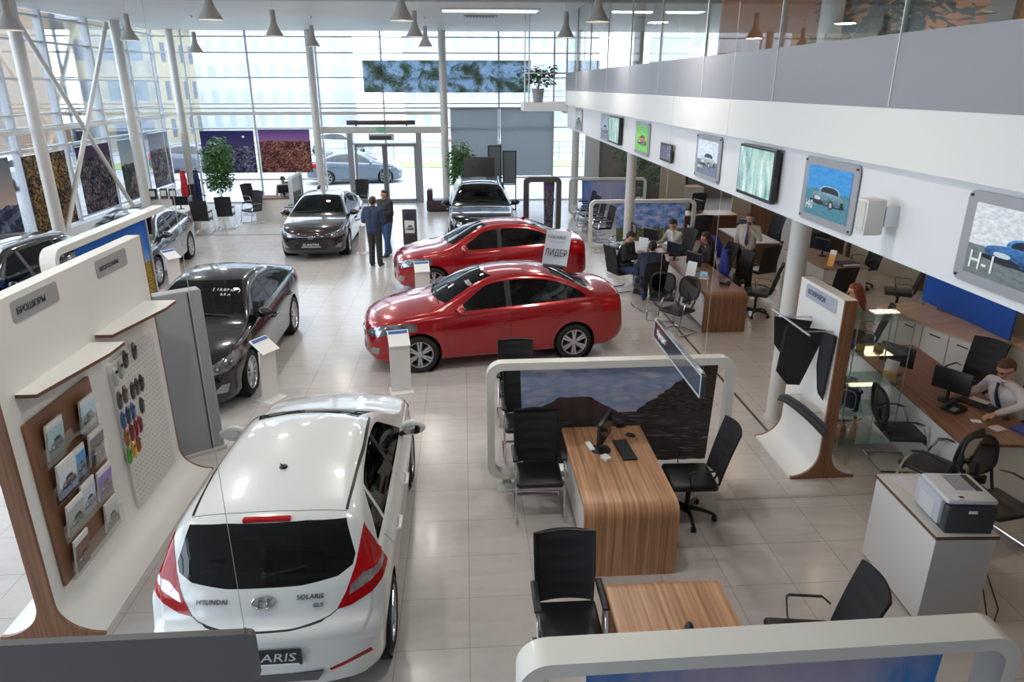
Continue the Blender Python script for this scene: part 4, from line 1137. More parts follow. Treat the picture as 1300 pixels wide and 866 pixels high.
for i in range(len(gy_)-1):
    q = MB(); q.box(GX-.035, GX-.023, gy_[i]+.008, gy_[i+1]-.008, 4.67, ZC-.02); o = q.build('window_%d' % (30+i), rg_, None, smooth=False); o['kind'] = 'structure'
    q = MB(); q.box(GX-.05, GX-.02, gy_[i+1]-.006, gy_[i+1]+.006, 4.20, ZC-.02); o = q.build('trim_%d' % (30+i), P('joint_white', (.66, .67, .66), .4), None, smooth=False); o['kind'] = 'structure'
# upstairs walls seen through the glass
om = P('wall_ochre', (.62, .27, .09), .6, noise=.05, nscale=2.)
q = MB(); q.box(5.7, 13, 16.5, 16.65, 3.6, ZC); S_('wall_upper', q, om)
q = MB(); q.box(8.4, 8.55, 2, 16.5, 3.6, ZC); S_('wall_upper_side', q, om)
for k, y in enumerate((6.5, 9.0, 11.4, 13.8)):
    q = MB(); q.box(8.3, 8.4, y-.3, y+.3, 3.6, ZC); S_('trim_%d' % (50+k), q, P('pier_grey', (.30, .30, .32), .5))
q = MB(); q.box(8.36, 8.4, 2, 16.4, 3.6, 4.9); S_('trim_60', q, P('panel_brown', (.16, .08, .05), .5))
# bridge end with railing
q = MB(); q.box(1.75, 3.0, GE+.05, 22.6, 3.62, 3.86); q.box(3.0, 6, GE, 22.6, 3.55, 3.86); S_('gallery_landing', q, P('landing_white', (.66, .66, .67), .5))
q = MB()
for x in (1.78, 1.90, 3.0): q.cyl((x, GE+.12, 3.86), (x, GE+.12, ZC), .022, n=8)
S_('ceiling_rod', q, P('rod_grey', (.50, .50, .50), .4, metal=.4))
q = MB(); 
for z, r_ in ((4.66, .02), (4.50, .006), (4.34, .006), (4.18, .006), (4.02, .006)): q.cyl((1.78, GE+.12, z), (3.0, GE+.12, z), r_, n=8)
S_('trim_18', q, M['steel'])
# columns
cwm = P('column_white', (.66, .64, .60), .4, coat=.2)
def column(x, y, r, z1=ZC, z0=0):
    q = MB(); q.cyl((x, y, z0), (x, y, z1), r, n=28); q.cyl((x, y, z0), (x, y, z0+.03), r+.02, n=28); S_('column', q, cwm)
for x, y, r_, z in ((-10.6, 18.9, .15, ZC), (-10.6, 24.2, .15, ZC), (-10.35, 27.75, .14, ZC), (-5.5, 27.75, .14, ZC), (-.74, 27.75, .14, ZC), (4.2, 27.3, .14, ZC), (4.2, 8.5, .125, ZC), (4.2, 17.9, .125, ZC), (8.9, 8.5, .125, 3.17), (8.9, 17.9, .125, 3.17)): column(x, y, r_, z)
for n_, (a, b) in enumerate((((-10.75, 19.1, 6.1), (-10.75, 23.9, .25)), ((-10.75, 24.0, 6.1), (-10.75, 19.2, .25)))):
    q = MB(); q.cyl(a, b, .065, n=14); S_('cross_brace_beam', q, cwm)
# grey film blinds on the back glazing
for k, (a, b) in enumerate(((-.52, 1.30), (1.40, 3.42))):
    q = MB(); q.box(a, b, YB-.12, YB-.105, .98, 3.50); q.cyl((a, YB-.11, 3.50), (b, YB-.11, 3.50), .03, n=10)
    o = q.build('roller_blind', painted('blind_grey', lambda nt, uv: ramp(nt, noise(nt, vmap(nt, uv, (3, 3, 1)), 1.), [(.3, (.46, .50, .53)), (.7, (.52, .56, .59))]), .6, trans=.5)); tag(o, ('grey roller blind on back glazing behind the tall green plant', 'grey roller blind on back glazing nearest the gallery corner')[k], 'blind')
# unseen lamps added under the gallery to light the office side
k = 0
UL = []
for x in (5.4, 8.0):
    for y in (5.5, 9.0, 12.5, 16.0, 20.0):
        r = empty('ceiling_light', (x, y, 3.165)); q = MB(); q.box(-.30, .30, -.30, .30, -.02, 0); q.build('frame', M['white'], r)
        q = MB(); q.box(-.27, .27, -.27, .27, -.024, -.020); q.build('diffuser', P('warm_panel', (.9, .9, .85), .5, emit=(1., .74, .48), es=3.6), r)
        tag(r, 'unseen square warm light panel added in the ceiling under the gallery', 'ceiling light', 'added panels under the gallery')
for y, x in ((9.5, 6.5), (13.5, 6.5), (6.8, 6.5)):
    r = empty('ceiling_light', (x, y, ZC-.005)); q = MB(); q.box(-.6, .6, -.3, .3, -.02, 0); q.build('frame', M['white'], r)
    q = MB(); q.box(-.56, .56, -.26, .26, -.024, -.020); q.build('diffuser', P('upper_panel', (.9, .9, .85), .5, emit=(1., .86, .66), es=6.), r)
    tag(r, 'rectangular light panel in the upper floor ceiling behind the glass', 'ceiling light', 'panels above the gallery')
r = empty('skylight_panel', (.75, 20.3, ZC-.005), label='long bright recessed light panel in the ceiling beyond the lamps', cat='ceiling light'); q = MB()
q.box(-1.3, 1.3, -.33, .33, -.03, 0); q.build('frame', M['white'], r)
q = MB(); q.box(-1.24, 1.24, -.28, .28, -.034, -.03); q.build('diffuser', P('cool_panel', (.9, .9, .9), .5, emit=(.95, .98, 1.), es=3.2), r)
r = empty('air_vent', (.54, 22.0, ZC), label='grey slotted air vent in the ceiling behind the light panel', cat='vent'); q = MB()
q.box(-.48, .48, -.22, .22, -.03, 0); q.build('frame', P('vent_grey', (.45, .45, .45), .5), r)
q = MB()
for k in range(9): q.box(-.40+k*.09, -.34+k*.09, -.17, .17, -.035, -.03)
q.build('slot', M['dark'], r)
# pendant lamps; the nearest rows are unseen, added to light the foreground
pl = pendant(); rows = {4.8: (-5.9, -2.6, .7), 9.2: (-7.4, -4.33, -1.05, 2.2), 13.6: (-4.33, -1.05, 2.42, -7.7), 18.0: (-7.6, -4.33, -1.1, 2.45), 22.5: (-7.7, -4.35, -1.08)}
desc = {(13.6, -7.7): 'leftmost of the big front-row pendant lamps, by the leaning column', (13.6, -4.33): 'big front-row pendant lamp second from the left', (13.6, -1.05): 'big front-row pendant lamp hanging left of the light panel', (13.6, 2.42): 'big front-row pendant lamp hanging beside the gallery glass',
  (18.0, -7.6): 'middle-row pendant lamp furthest to the left', (18.0, -4.33): 'middle-row pendant lamp left of the centre column', (18.0, -1.1): 'middle-row pendant lamp between two others in the centre cluster', (18.0, 2.45): 'middle-row pendant lamp near the end of the gallery',
  (22.5, -7.7): 'small back-row pendant lamp in front of the corner glazing', (22.5, -4.35): 'small back-row pendant lamp in front of the tall white column', (22.5, -1.08): 'small back-row pendant lamp, lowest of the centre cluster'}
pl['category'] = 'lamp'
for y, xs in rows.items():
    for x in xs:
        z = 5.40-(.0 if x > -5 else .10 if x > -7.65 else .18)
        o = place(pl, USED, (x, y, z), .1*x, desc.get((y, x), 'unseen pendant lamp added above the near floor for its light'), None if (y, x) in desc else 'pendant lamps added out of frame')
        # suspension reaches the ceiling
        o.scale = (1, 1, 1); s_ = [c for c in o.children if c.name.startswith('suspension')][0]
        s_.location.z = (ZC-z)-.83 if False else 0
        s_.scale.z = 1; s_.location.z = ZC-z-.83
# ------------------------------------------------------------------ outside
q = MB(); q.box(-90, 60, YB+.1, 90, -.25, -.08); q.box(-90, XL-.1, -20, YB+.1, -.25, -.08); S_('ground', q, P('asphalt_pale', (.36, .36, .36), .9, noise=.12, nscale=.5))
q = MB(); q.box(-40, 50, 41, 44.5, -.08, -.04); o = q.build('grass', P('verge', (.22, .28, .11), .9, noise=.2, nscale=3.)); tag(o, 'strip of pale green verge beyond the entrance road', 'grass', kind='stuff')
def facade(name, c, w, glass_c=(.35, .42, .5), sx=1.8, sz=2.6):
    m, nt, out = _new(name); b = N(nt, 'ShaderNodeBsdfPrincipled', Roughness=.7); tc = N(nt, 'ShaderNodeTexCoord')
    s = N(nt, 'ShaderNodeSeparateXYZ'); L(nt, tc.outputs['Object'], s.inputs[0])
    u = math_(nt, 'FRACT', math_(nt, 'DIVIDE', math_(nt, 'ADD', s.outputs[0], s.outputs[1]), sx)); v = math_(nt, 'FRACT', math_(nt, 'DIVIDE', s.outputs[2], sz))
    wi = math_(nt, 'MULTIPLY', math_(nt, 'MULTIPLY', math_(nt, 'GREATER_THAN', u, .3), math_(nt, 'LESS_THAN', u, .78)), math_(nt, 'MULTIPLY', math_(nt, 'GREATER_THAN', v, .3), math_(nt, 'LESS_THAN', v, .8)))
    L(nt, mixc(nt, wi, c, glass_c), b.inputs['Base Color']); L(nt, b.outputs[0], out.inputs[0]); return m
def building(x0, x1, y0, y1, h, mat, label):
    r = empty('apartment_building', ((x0+x1)/2, (y0+y1)/2, -.08), label=label, cat='building'); a, b = (x1-x0)/2, (y1-y0)/2
    q = MB(); q.box(-a, a, -b, b, 0, h); q.build('facade', mat, r)
    q = MB(); q.box(-a-.3, a+.3, -b-.3, b+.3, h, h+.5); q.build('roof', P('roof_grey', (.4, .4, .42), .7), r)
building(-36, -27.5, 52, 62, 9.5, facade('facade_tan', (.30, .20, .12), 1, (.07, .09, .12), 1.7, 2.4), 'tan apartment block outside, seen through the left glazing above the street poster')
building(-52, -38, 50, 60, 8.5, facade('facade_brick', (.26, .20, .16), 1, (.07, .09, .12), 1.7, 2.4), 'brownish apartment block outside at the left picture edge')
building(-26.5, -21.5, 53, 62, 8.5, facade('facade_pale', (.27, .23, .15), 1, (.07, .09, .12)), 'pale yellow apartment block outside, between the tan one and the corner')
building(-26, -12, 72, 84, 17, facade('facade_white', (.44, .46, .48), 1, (.34, .38, .42), 1.4, 2.2), 'white office block far outside the back glazing, left of the door')
building(-6, 14, 76, 86, 13, facade('facade_grey', (.44, .46, .48), 1, (.34, .37, .41), 1.5, 2.4), 'grey office block far outside behind the entrance door')
building(20, 40, 66, 80, 18, facade('facade_beige', (.42, .41, .38), 1, (.32, .35, .38), 1.5, 2.4), 'beige block far outside beyond the gallery landing')
for i, (x, c, lb) in enumerate(((-33, (.06, .2, .6), 'blue flag banner on a pole outside the left glazing'), )):
    r = empty('flag_banner', (-22, 23.5, -.08), label=lb, cat='banner'); q = MB(); q.cyl((0, 0, 0), (0, 0, 9), .06, n=10); q.build('pole', M['steel'], r)
    q = MB(); q.box(-.01, .01, .06, 1.0, 4.5, 8.6); q.build('cloth', P('flag_blue', c, .7), r)
# fence outside
r = empty('road_fence', (0, 46, -.08), label='long low white railing fence beyond the verge outside', cat='fence'); q = MB()
for k in range(60): q.box(-45+k*1.5, -44.92+k*1.5, -.04, .04, 0, 1.1)
for z in (.35, .7, 1.05): q.box(-45, 44, -.02, .02, z-.03, z+.03)
q.build('railing', P('fence_white', (.22, .28, .38), .6), r)
# ------------------------------------------------------------------ printed pictures (generic landscapes, city lights, cars)
def pic_coast(nt, uv):
    x, y = sepxy(nt, uv); n = noise(nt, vmap(nt, uv, (3, 6, 1)), 2.0, 6., .6)
    sky = ramp(nt, math_(nt, 'ADD', math_(nt, 'MULTIPLY', n, .8), math_(nt, 'MULTIPLY', y, .25)), [(.40, (.38, .33, .40)), (.52, (.31, .34, .46)), (.62, (.20, .27, .42)), (.75, (.48, .44, .52))])
    wv = noise(nt, vmap(nt, uv, (4, 34, 1)), 1.6, 6., 1.); sea = ramp(nt, wv, [(.45, (.035, .028, .030)), (.60, (.06, .05, .055)), (.68, (.25, .23, .26))])
    c = mixc(nt, math_(nt, 'GREATER_THAN', y, .53), sea, sky)
    edge = noise(nt, uv, 14., 5.)
    h1 = math_(nt, 'ADD', math_(nt, 'MULTIPLY', math_(nt, 'SUBTRACT', x, .60), 1.35), .50); h1 = math_(nt, 'ADD', h1, math_(nt, 'MULTIPLY', edge, .10))
    rk = ramp(nt, noise(nt, vmap(nt, uv, (10, 24, 1), r=(0, 0, .6)), 3., 6.), [(.4, (.018, .014, .014)), (.62, (.06, .048, .042)), (.75, (.16, .13, .11))])
    m1 = math_(nt, 'MULTIPLY', math_(nt, 'LESS_THAN', y, h1), math_(nt, 'GREATER_THAN', y, .50)); c = mixc(nt, m1, c, rk)
    d = math_(nt, 'ABSOLUTE', math_(nt, 'SUBTRACT', x, .27)); h2 = math_(nt, 'SUBTRACT', .76, math_(nt, 'MULTIPLY', d, 1.1)); h2 = math_(nt, 'ADD', h2, math_(nt, 'MULTIPLY', edge, .05))
    m2 = math_(nt, 'MULTIPLY', math_(nt, 'LESS_THAN', y, math_(nt, 'MINIMUM', h2, .70)), math_(nt, 'GREATER_THAN', y, .47)); return mixc(nt, m2, c, (.055, .032, .034))
def pic_sky(nt, uv):
    x, y = sepxy(nt, uv); n = noise(nt, vmap(nt, uv, (7, 1.2, 1)), 2., 4., .4)
    f = math_(nt, 'ADD', math_(nt, 'MULTIPLY', n, .5), math_(nt, 'MULTIPLY', math_(nt, 'ABSOLUTE', math_(nt, 'SUBTRACT', x, .5)), .9))
    return ramp(nt, f, [(.25, (.38, .34, .46)), (.50, (.30, .30, .46)), (.66, (.08, .20, .50)), (.76, (.01, .20, .62))])
def pic_blossom(nt, uv):
    x, y = sepxy(nt, uv); n = noise(nt, uv, 9., 5.); f = noise(nt, vmap(nt, uv, (22, 9, 1)), 2., 3.)
    s = ramp(nt, n, [(.35, (.06, .16, .45)), (.5, (.20, .32, .62)), (.66, (.55, .48, .64))]); g = ramp(nt, f, [(.4, (.05, .09, .03)), (.55, (.12, .16, .06)), (.7, (.35, .12, .18))])
    return mixc(nt, math_(nt, 'LESS_THAN', math_(nt, 'ADD', y, math_(nt, 'MULTIPLY', n, .2)), .46), s, g)
def pic_field(nt, uv):
    x, y = sepxy(nt, uv); n = noise(nt, vmap(nt, uv, (70, 50, 1)), 1., 3.)
    s = ramp(nt, y, [(.50, (.26, .46, .70)), (.68, (.03, .22, .68)), (1., (.0, .13, .50))]); g = ramp(nt, n, [(.4, (.08, .10, .01)), (.5, (.30, .20, .01)), (.6, (.75, .42, .01))])
    return mixc(nt, math_(nt, 'LESS_THAN', y, .52), s, g)
def pic_city(sky0, sky1, lo, hi, hz=.55, sc=26., mtn=None, moon=False, v2=False):
    def f(nt, uv):
        x, y = sepxy(nt, uv); s = ramp(nt, y, [(hz, sky0), (1., sky1)])
        cell = voro(nt, vmap(nt, uv, (1, 1.3, 1)), sc); n = noise(nt, uv, 30., 5.); g_ = noise(nt, uv, 4., 4.)
        bw = N(nt, 'ShaderNodeRGBToBW'); L(nt, cell, bw.inputs[0])
        c = ramp(nt, math_(nt, 'ADD', math_(nt, 'MULTIPLY', bw.outputs[0], .55), math_(nt, 'ADD', math_(nt, 'MULTIPLY', n, .5), math_(nt, 'MULTIPLY', math_(nt, 'SUBTRACT', g_, .5), .6))), [(.38, lo), (.60, [(a+b)/2.6 for a, b in zip(lo, hi)]), (.82, hi)])
        e = math_(nt, 'ADD', hz-.05, math_(nt, 'MULTIPLY', noise(nt, vmap(nt, uv, (1, .0, 1)), 7., 3.), .13)); r = mixc(nt, math_(nt, 'LESS_THAN', y, e), s, c)
        if moon:
            dd = math_(nt, 'ADD', math_(nt, 'POWER', math_(nt, 'SUBTRACT', x, .80), 2.), math_(nt, 'POWER', math_(nt, 'SUBTRACT', y, .86), 2.)); r = mixc(nt, math_(nt, 'LESS_THAN', dd, .0007), r, (.8, .8, .7))
        return r
    return f
def pic_car(sky, ground, carc, hz=.45):
    """soft landscape with a simple car shape"""
    def f(nt, uv):
        x, y = sepxy(nt, uv); n = noise(nt, vmap(nt, uv, (2, 5, 1)), 3., 5., .5)
        c = mixc(nt, math_(nt, 'LESS_THAN', math_(nt, 'ADD', y, math_(nt, 'MULTIPLY', n, .15)), hz), mixc(nt, n, sky, [min(1, a*1.8+.05) for a in sky] and tuple(min(1, a*1.8+.05) for a in sky)), mixc(nt, n, ground, tuple(min(1, a*2.2) for a in ground)))
        n2 = noise(nt, uv, 22., 5.); c = mixc(nt, .2, c, mixc(nt, 1., c, ramp(nt, n2, [(.35, (.3, .3, .3)), (.65, (1.9, 1.9, 1.9))]), 'MULTIPLY'))
        carc2 = mixc(nt, math_(nt, 'ADD', math_(nt, 'MULTIPLY', math_(nt, 'SUBTRACT', y, .28), 2.4), math_(nt, 'MULTIPLY', math_(nt, 'SUBTRACT', n2, .5), 1.4)), tuple(a*.35 for a in carc), tuple(min(1, a*1.9+.08) for a in carc))
        def el(cx, cy_, rx, ry, col, c):
            d = math_(nt, 'ADD', math_(nt, 'POWER', math_(nt, 'ABSOLUTE', math_(nt, 'DIVIDE', math_(nt, 'SUBTRACT', x, cx), rx)), 2.6), math_(nt, 'POWER', math_(nt, 'ABSOLUTE', math_(nt, 'DIVIDE', math_(nt, 'SUBTRACT', y, cy_), ry)), 2.6))
            return mixc(nt, math_(nt, 'LESS_THAN', d, 1.), c, col)
        c = el(.52, .30, .40, .05, (.02, .02, .02), c); c = el(.56, .50, .24, .15, carc2, c); c = el(.56, .515, .20, .11, (.02, .03, .04), c); c = el(.53, .39, .38, .12, carc2, c)
        c = el(.30, .37, .07, .035, (.7, .75, .8), c); c = el(.33, .29, .13, .045, (.03, .03, .035), c); c = el(.62, .29, .055, .085, (.02, .02, .02), c); c = el(.62, .29, .03, .05, (.5, .5, .52), c); c = el(.86, .33, .035, .07, (.02, .02, .02), c)
        return c
    return f
PM = dict(
    coast=painted('print_coast', pic_coast, .6, trans=.15), sky=painted('print_evening_sky', pic_sky, .6, trans=.3), blossom=painted('print_blossom', pic_blossom, .6, trans=.3), field=painted('print_field', pic_field, .6, trans=.3),
    night1=painted('print_city_dusk', pic_city((.16, .11, .24), (.05, .05, .20), (.02, .03, .09), (.55, .48, .60), .62, 30., moon=True), .5, trans=.6),
    night2=painted('print_city_red', pic_city((.45, .25, .42), (.22, .12, .34), (.10, .03, .05), (.75, .40, .28), .72, 34.), .5, trans=.6),
    street=painted('print_street_night', pic_city((.10, .07, .05), (.12, .08, .05), (.015, .012, .02), (.60, .40, .14), .98, 34.), .5, trans=.6),
    sunset=painted('print_sunset', pic_city((.50, .40, .34), (.20, .22, .26), (.03, .05, .10), (.30, .30, .36), .42, 14.), .5, trans=.6),
    purple=painted('print_purple_city', pic_city((.12, .06, .12), (.10, .06, .13), (.02, .02, .05), (.40, .32, .30), .80, 26.), .5, trans=.6),
    bay=painted('print_bay', pic_city((.45, .45, .42), (.30, .34, .36), (.04, .07, .08), (.35, .24, .18), .58, 9.), .5, trans=.6),
    towers=painted('print_towers', pic_city((.40, .38, .40), (.30, .30, .36), (.08, .06, .07), (.45, .40, .40), .68, 18.), .5, trans=.6),
    pano=painted('print_panorama', lambda nt, uv: ramp(nt, math_(nt, 'ADD', math_(nt, 'MULTIPLY', noise(nt, vmap(nt, uv, (7, 1.4, 1)), 1.6, 5., .3), .8), math_(nt, 'MULTIPLY', noise(nt, vmap(nt, uv, (40, 9, 1)), 2., 4.), .25)), [(.34, (.10, .15, .12)), (.46, (.20, .27, .22)), (.52, (.34, .44, .50)), (.60, (.55, .68, .84)), (.70, (.22, .30, .28))]), .4, trans=.6),
)
# ------------------------------------------------------------------ cars in the showroom
BK = (.02, .02, .02)
red = P('red_paint', (.36, .004, .010), .2, metal=.3, coat=1., backcol=BK); white = P('white_paint', (.74, .76, .75), .28, coat=1., backcol=BK)
blackp = P('black_paint', (.006, .006, .007), .2, coat=.9, spec=.2, backcol=BK); brown = P('brown_paint', (.030, .021, .018), .22, metal=.4, coat=1., backcol=BK); greyp = P('grey_paint', (.045, .05, .06), .25, metal=.5, coat=1., backcol=BK)
def car_at(c, x, y, hd, label, cat='car', group=None):
    """hd: heading in degrees of the car's nose"""
    c.location = (x, y, 0); c.rotation_euler = (0, 0, R(hd)); return tag(c, label, cat, group)
hb, htree, HX = make_car('hatchback_car', HATCH, white, rimstyle=5)
car_at(hb, -1.50, 3.93+2.06, 90.5, 'white hatchback with red tail lamps, seen from behind beside the display wall')
Lh = HATCH['L']; sh = Lh/2
def hit_h(y, z): h = htree.ray_cast(Vector((-4, y, z)), Vector((1, 0, 0))); return h[0], h[1]
def rear_text(nm, body, y, z, size, mat):
    p, n_ = hit_h(y, z); o = text(nm, body, size, mat, hb, p+n_*.004, (0, 0, 0), shear=.1)
    q = n_.to_track_quat('Z', 'Y'); zz = n_; xx = Vector((0, -1, 0)); xx = (xx-zz*xx.dot(zz)).normalized(); yy = zz.cross(xx)
    o.rotation_euler = Matrix((xx, yy, zz)).transposed().to_euler(); return o
gl = P('badge_grey', (.22, .22, .23), .25, metal=.8)
rear_text('lettering', 'HYUNDAI', .36, .925, .050, gl); rear_text('lettering', 'SOLARIS', -.32, .935, .050, gl); rear_text('lettering', 'GLS', -.37, .875, .042, gl)
p, nn_ = hit_h(0, .92); q = MB(); yy = Vector((0, 1, 0)); up = Vector((0, 0, 1)); up = (up-nn_*up.dot(nn_)).normalized(); o_ = p+nn_*.010
E_ = lambda a_, b_: o_+yy*a_+up*b_
q.tube([E_(.075*cos(a), .045*sin(a)) for a in [2*pi*k/24 for k in range(24)]], .007, 6, closed=True)
for y_ in (.030, -.030): q.tube([E_(y_+.006, -.031), E_(y_-.006, .031)], .007, 6)
q.tube([E_(.028, .005), E_(-.028, -.005)], .006, 6); q.build('badge', M['chrome'], hb)
# rear plate, wiper, spoiler lamp, antenna, bumper details
p, nn_ = hit_h(0, .60); q = MB(); q.box(p.x-.022, p.x-.006, -.27, .27, .535, .665, .004, seg=1); plt = q.build('number_plate', P('plate_black', (.015, .015, .018), .4), hb)
text('lettering', 'SOLARIS', .098, P('plate_silver', (.62, .63, .65), .4), plt, (p.x-.024, 0, .605), (R(90), 0, R(-90)), shear=.2, sx=1.25)
q = MB(); q.box(p.x-.024, p.x-.021, -.25, .25, .538, .553); q.build('plate_strip', M['paper'], plt)
q = MB(); pp = []
for y, z in ((.0, 1.075), (-.10, 1.09), (-.22, 1.105), (-.31, 1.118)):
    h, n2 = hit_h(y, z); pp.append(h+n2*.022)
q.tube(pp, [.016, .011, .009, .008], 6, flat=(0, 0, 1)); h, n2 = hit_h(0, 1.075); q.cyl(h, h+n2*.03, .022, .018, 12); q.build('rear_wiper', M['black'], hb)
h = htree.ray_cast(Vector((sh-3.60, 0, 3)), Vector((0, 0, -1)))[0]; q = MB(); q.box(sh-3.645, sh-3.60, -.17, .17, h.z-.028, h.z+.004, .006, seg=1); q.build('brake_lamp', lamp_red(), hb)
h = htree.ray_cast(Vector((sh-3.05, 0, 3)), Vector((0, 0, -1)))[0]; q = MB(); q.lathe([(0, .02), (.028, .014), (.034, 0)], 14, h); q.tube([h+Vector((0, 0, .012)), h+Vector((-.07, 0, .07))], .005, 6); q.build('antenna', M['black'], hb)
q = MB(); q.prism([(y, z) for y, z in ((.40, .44), (-.40, .44), (-.36, .37), (.36, .37))], -sh-.004, -sh+.03, 'yz'); q.build('bumper_insert', P('bumper_grey', (.10, .10, .105), .5), hb)
q = MB()
for k in range(9):
    z = 1.09+k*.028; pp = []
    for j in range(9):
        h, n2 = hit_h(-.46+.115*j, z)
        if h: pp.append(h-n2*.004)
    q.tube(pp, .0014, 4)
q.build('heating_wires', P('wire_brown', (.10, .05, .03), .5), hb)

sd, stree, SX = make_car('sedan_car', SEDAN, red, rimstyle=6)
car_at(sd, .42, 11.50, 189.6, 'glossy red sedan nearest the desks, with the paper sign on its roof')
def antenna_fin(c, tree, x, paint):
    h = tree.ray_cast(Vector((x, 0, 3)), Vector((0, 0, -1)))[0]
    if h: q = MB(); q.prism([(x+.07, h.z-.005), (x-.06, h.z-.005), (x-.055, h.z+.05), (x-.02, h.z+.045)], -.018, .018, 'xz'); q.build('antenna', paint, c)
q = MB(); q.box(-1.03, -.60, .865, .875, .30, .40); q.box(0, .001, 0, .001, .3, .301); 
r2 = copy_tree(sd); car_at(r2, .52, 15.85, 187.0, 'glossy red sedan behind the first one, farther from the camera')
antenna_fin(r2, stree, SX(2.95), red)
# paper sign on the roof
r = empty('roof_sign', (1.27, 11.62, 1.47), R(-6), 'white paper sign reading ЛИДЕР standing on the red car roof', 'sign')
pap = P('sign_paper', (.70, .75, .82), .5)
q = MB(); q.grid(lambda u, v: (.42*u+.03*v*0+.02*v, .025*sin(pi*u), .60*v), 8, 4, thick=.004); q.build('sheet', pap, r, ang=60)
text('lettering', 'ЛИДЕР', .165, P('ink_dark', (.03, .035, .05), .5), r, (.215, -.012, .22), (R(90), 0, 0), sx=.66); text('lettering', 'SOLARIS', .075, P('ink_dark', ()), r, (.19, -.012, .49), (R(90), 0, 0), shear=.2, sx=1.1)
text('lettering', 'самый продаваемый', .024, P('ink_blue', (.12, .22, .42), .5), r, (.22, -.008, .41), (R(90), 0, 0))
q = MB(); q.box(.02, .40, -.05, .05, -.01, .012, .004, seg=1); q.build('foot', M['dark'], r); r.rotation_euler = (0, R(6), R(-6))

bk, btree, BX = make_car('saloon_car', BIG, blackp, rimstyle=10)
car_at(bk, -4.10, 8.92+2.37, 270.0, 'black saloon facing the camera behind the white hatchback')
# price lettering on the windscreen
def on_glass(c, tree, x, y, body, size, nm='lettering'):
    h = tree.ray_cast(Vector((x, y, 4)), Vector((0, 0, -1))); p, n_ = h[0], h[1]
    zz = n_; xx = Vector((0, 1, 0)); xx = (xx-zz*xx.dot(zz)).normalized(); yy = zz.cross(xx)
    o = text(nm, body, size, P('decal_white', (.75, .75, .75), .5), c, p+n_*.006, (0, 0, 0)); o.rotation_euler = Matrix((xx, yy, zz)).transposed().to_euler(); return o
on_glass(bk, btree, BX(1.86), .36, '[ 13,07 м² ]', .085); on_glass(bk, btree, BX(1.76), .36, '3,5 л', .075)
on_glass(sd, stree, SX(1.70), .40, 'ДЦТР', .09)
q = None
el, etree, EX = make_car('compact_sedan_car', ELAN, brown, plate='ELANTRA', rimstyle=10)
car_at(el, -4.06, 18.28+2.27, 270.5, 'dark brown sedan facing the camera near the entrance')
gs = copy_tree(bk); 
for o in gs.children:
    if o.name.startswith(('body', 'mirror', 'door_handle')): o.material_slots[0].link = 'OBJECT'; o.material_slots[0].material = greyp
    if o.name.startswith('lettering'): COL.objects.unlink(o); bpy.data.objects.remove(o)
car_at(gs, -8.05, 17.45, 275.5, 'dark grey saloon parked behind the blue printed banner')
sv, vtree, VX = make_car('offroad_car', SUV, blackp, rails=True, sunroof=True, rimstyle=5)
car_at(sv, .42, 20.95, 270, 'black tall car with roof rails standing behind the red sedans')
s2 = copy_tree(sv); car_at(s2, -8.55, 12.55, 271, 'black tall car behind the white display wall, mostly its roof seen')
# parked cars outside, low detail copies
def recolour(c, m):
    for o in c.children:
        if o.name.startswith(('body', 'mirror', 'door_handle')): o.material_slots[0].link = 'OBJECT'; o.material_slots[0].material = m
    return c
simple, _, _ = make_car('parked_car', ELAN, P('pale_silver_paint', (.14, .17, .21), .3, metal=.4, coat=.5, backcol=BK), detail=1, rimstyle=7)
car_at(simple, -5.3, 35.0, 10, 'silver blue car parked outside right in front of the glass door')
outs = [(-14.5, 40, 5, (.05, .06, .08), 'dark car parked outside beyond the left dusk poster'), (-8.5, 50, 3, (.45, .47, .5), 'silver car on the outer road left of the door'), (1.0, 50, 0, (.7, .7, .72), 'white car on the outer road right of the door'), (10, 38, 0, (.4, .02, .03), 'red car outside seen past the gallery column'),
  (-17.0, 24.0, 96, (.03, .035, .05), 'dark blue car parked outside the left glazing near the corner'), (-18.3, 18.2, 93, (.10, .11, .13), 'dark grey car parked outside between the leaning columns'), (-16.6, 13.2, 92, (.5, .03, .04), 'red car parked outside the far left glazing'), (-20, 34, 60, (.6, .6, .62), 'white car on the side road beyond the corner')]
for x, y, a, c, lb in outs: car_at(recolour(copy_tree(simple), P('outside_paint_%d' % len(MATS), c, .3, coat=.6, backcol=BK)), x, y, a, lb)
for o in bpy.data.objects:
    if o.parent is None and o.get('category') == 'car' and o.location.y > 30 or (o.parent is None and o.get('category') == 'car' and o.location.x < -14): o.location.z = -.08
# ------------------------------------------------------------------ display walls
def display_wall(name, loc, w, h, label, foot=.40, t=.07, rz=0., side=1):
    """inverted T in section: white curved sheet both sides, walnut end frames; runs along +y, faces +x"""
    r = empty(name, loc, rz, label, 'display stand')
    def side_prof(s):
        R_ = .30; pts = [(s*t, h), (s*t, .30+.03)]
        pts += [(s*(t+(foot-t)*(1-cos(a))), .33-.30*sin(a)) for a in [pi/2*k/10 for k in range(1, 11)]]
        return pts
    a, b = side_prof(1), side_prof(-1); poly = a+[(foot, 0), (-foot, 0)]+b[::-1]
    q = MB(); q.prism(poly, .03, w-.03, 'xz'); q.build('panel', M['white'], r, ang=25)
    for y0, y1 in ((0, .03), (w-.03, w)):
        q = MB(); q.prism(poly, y0, y1, 'xz'); q.build('end_trim', M['walnut'], r, ang=25)
    return r
def rounded_plate(r, name, y0, y1, z0, z1, x, mat, t=.012, rad=.03, mirror=1):
    pts = rrect(abs(y1-y0), z1-z0, rad, 5, (y0+y1)/2, (z0+z1)/2); q = MB(); q.prism(pts, x, x+t*mirror, 'yz'); return q.build(name, mat, r, ang=25)
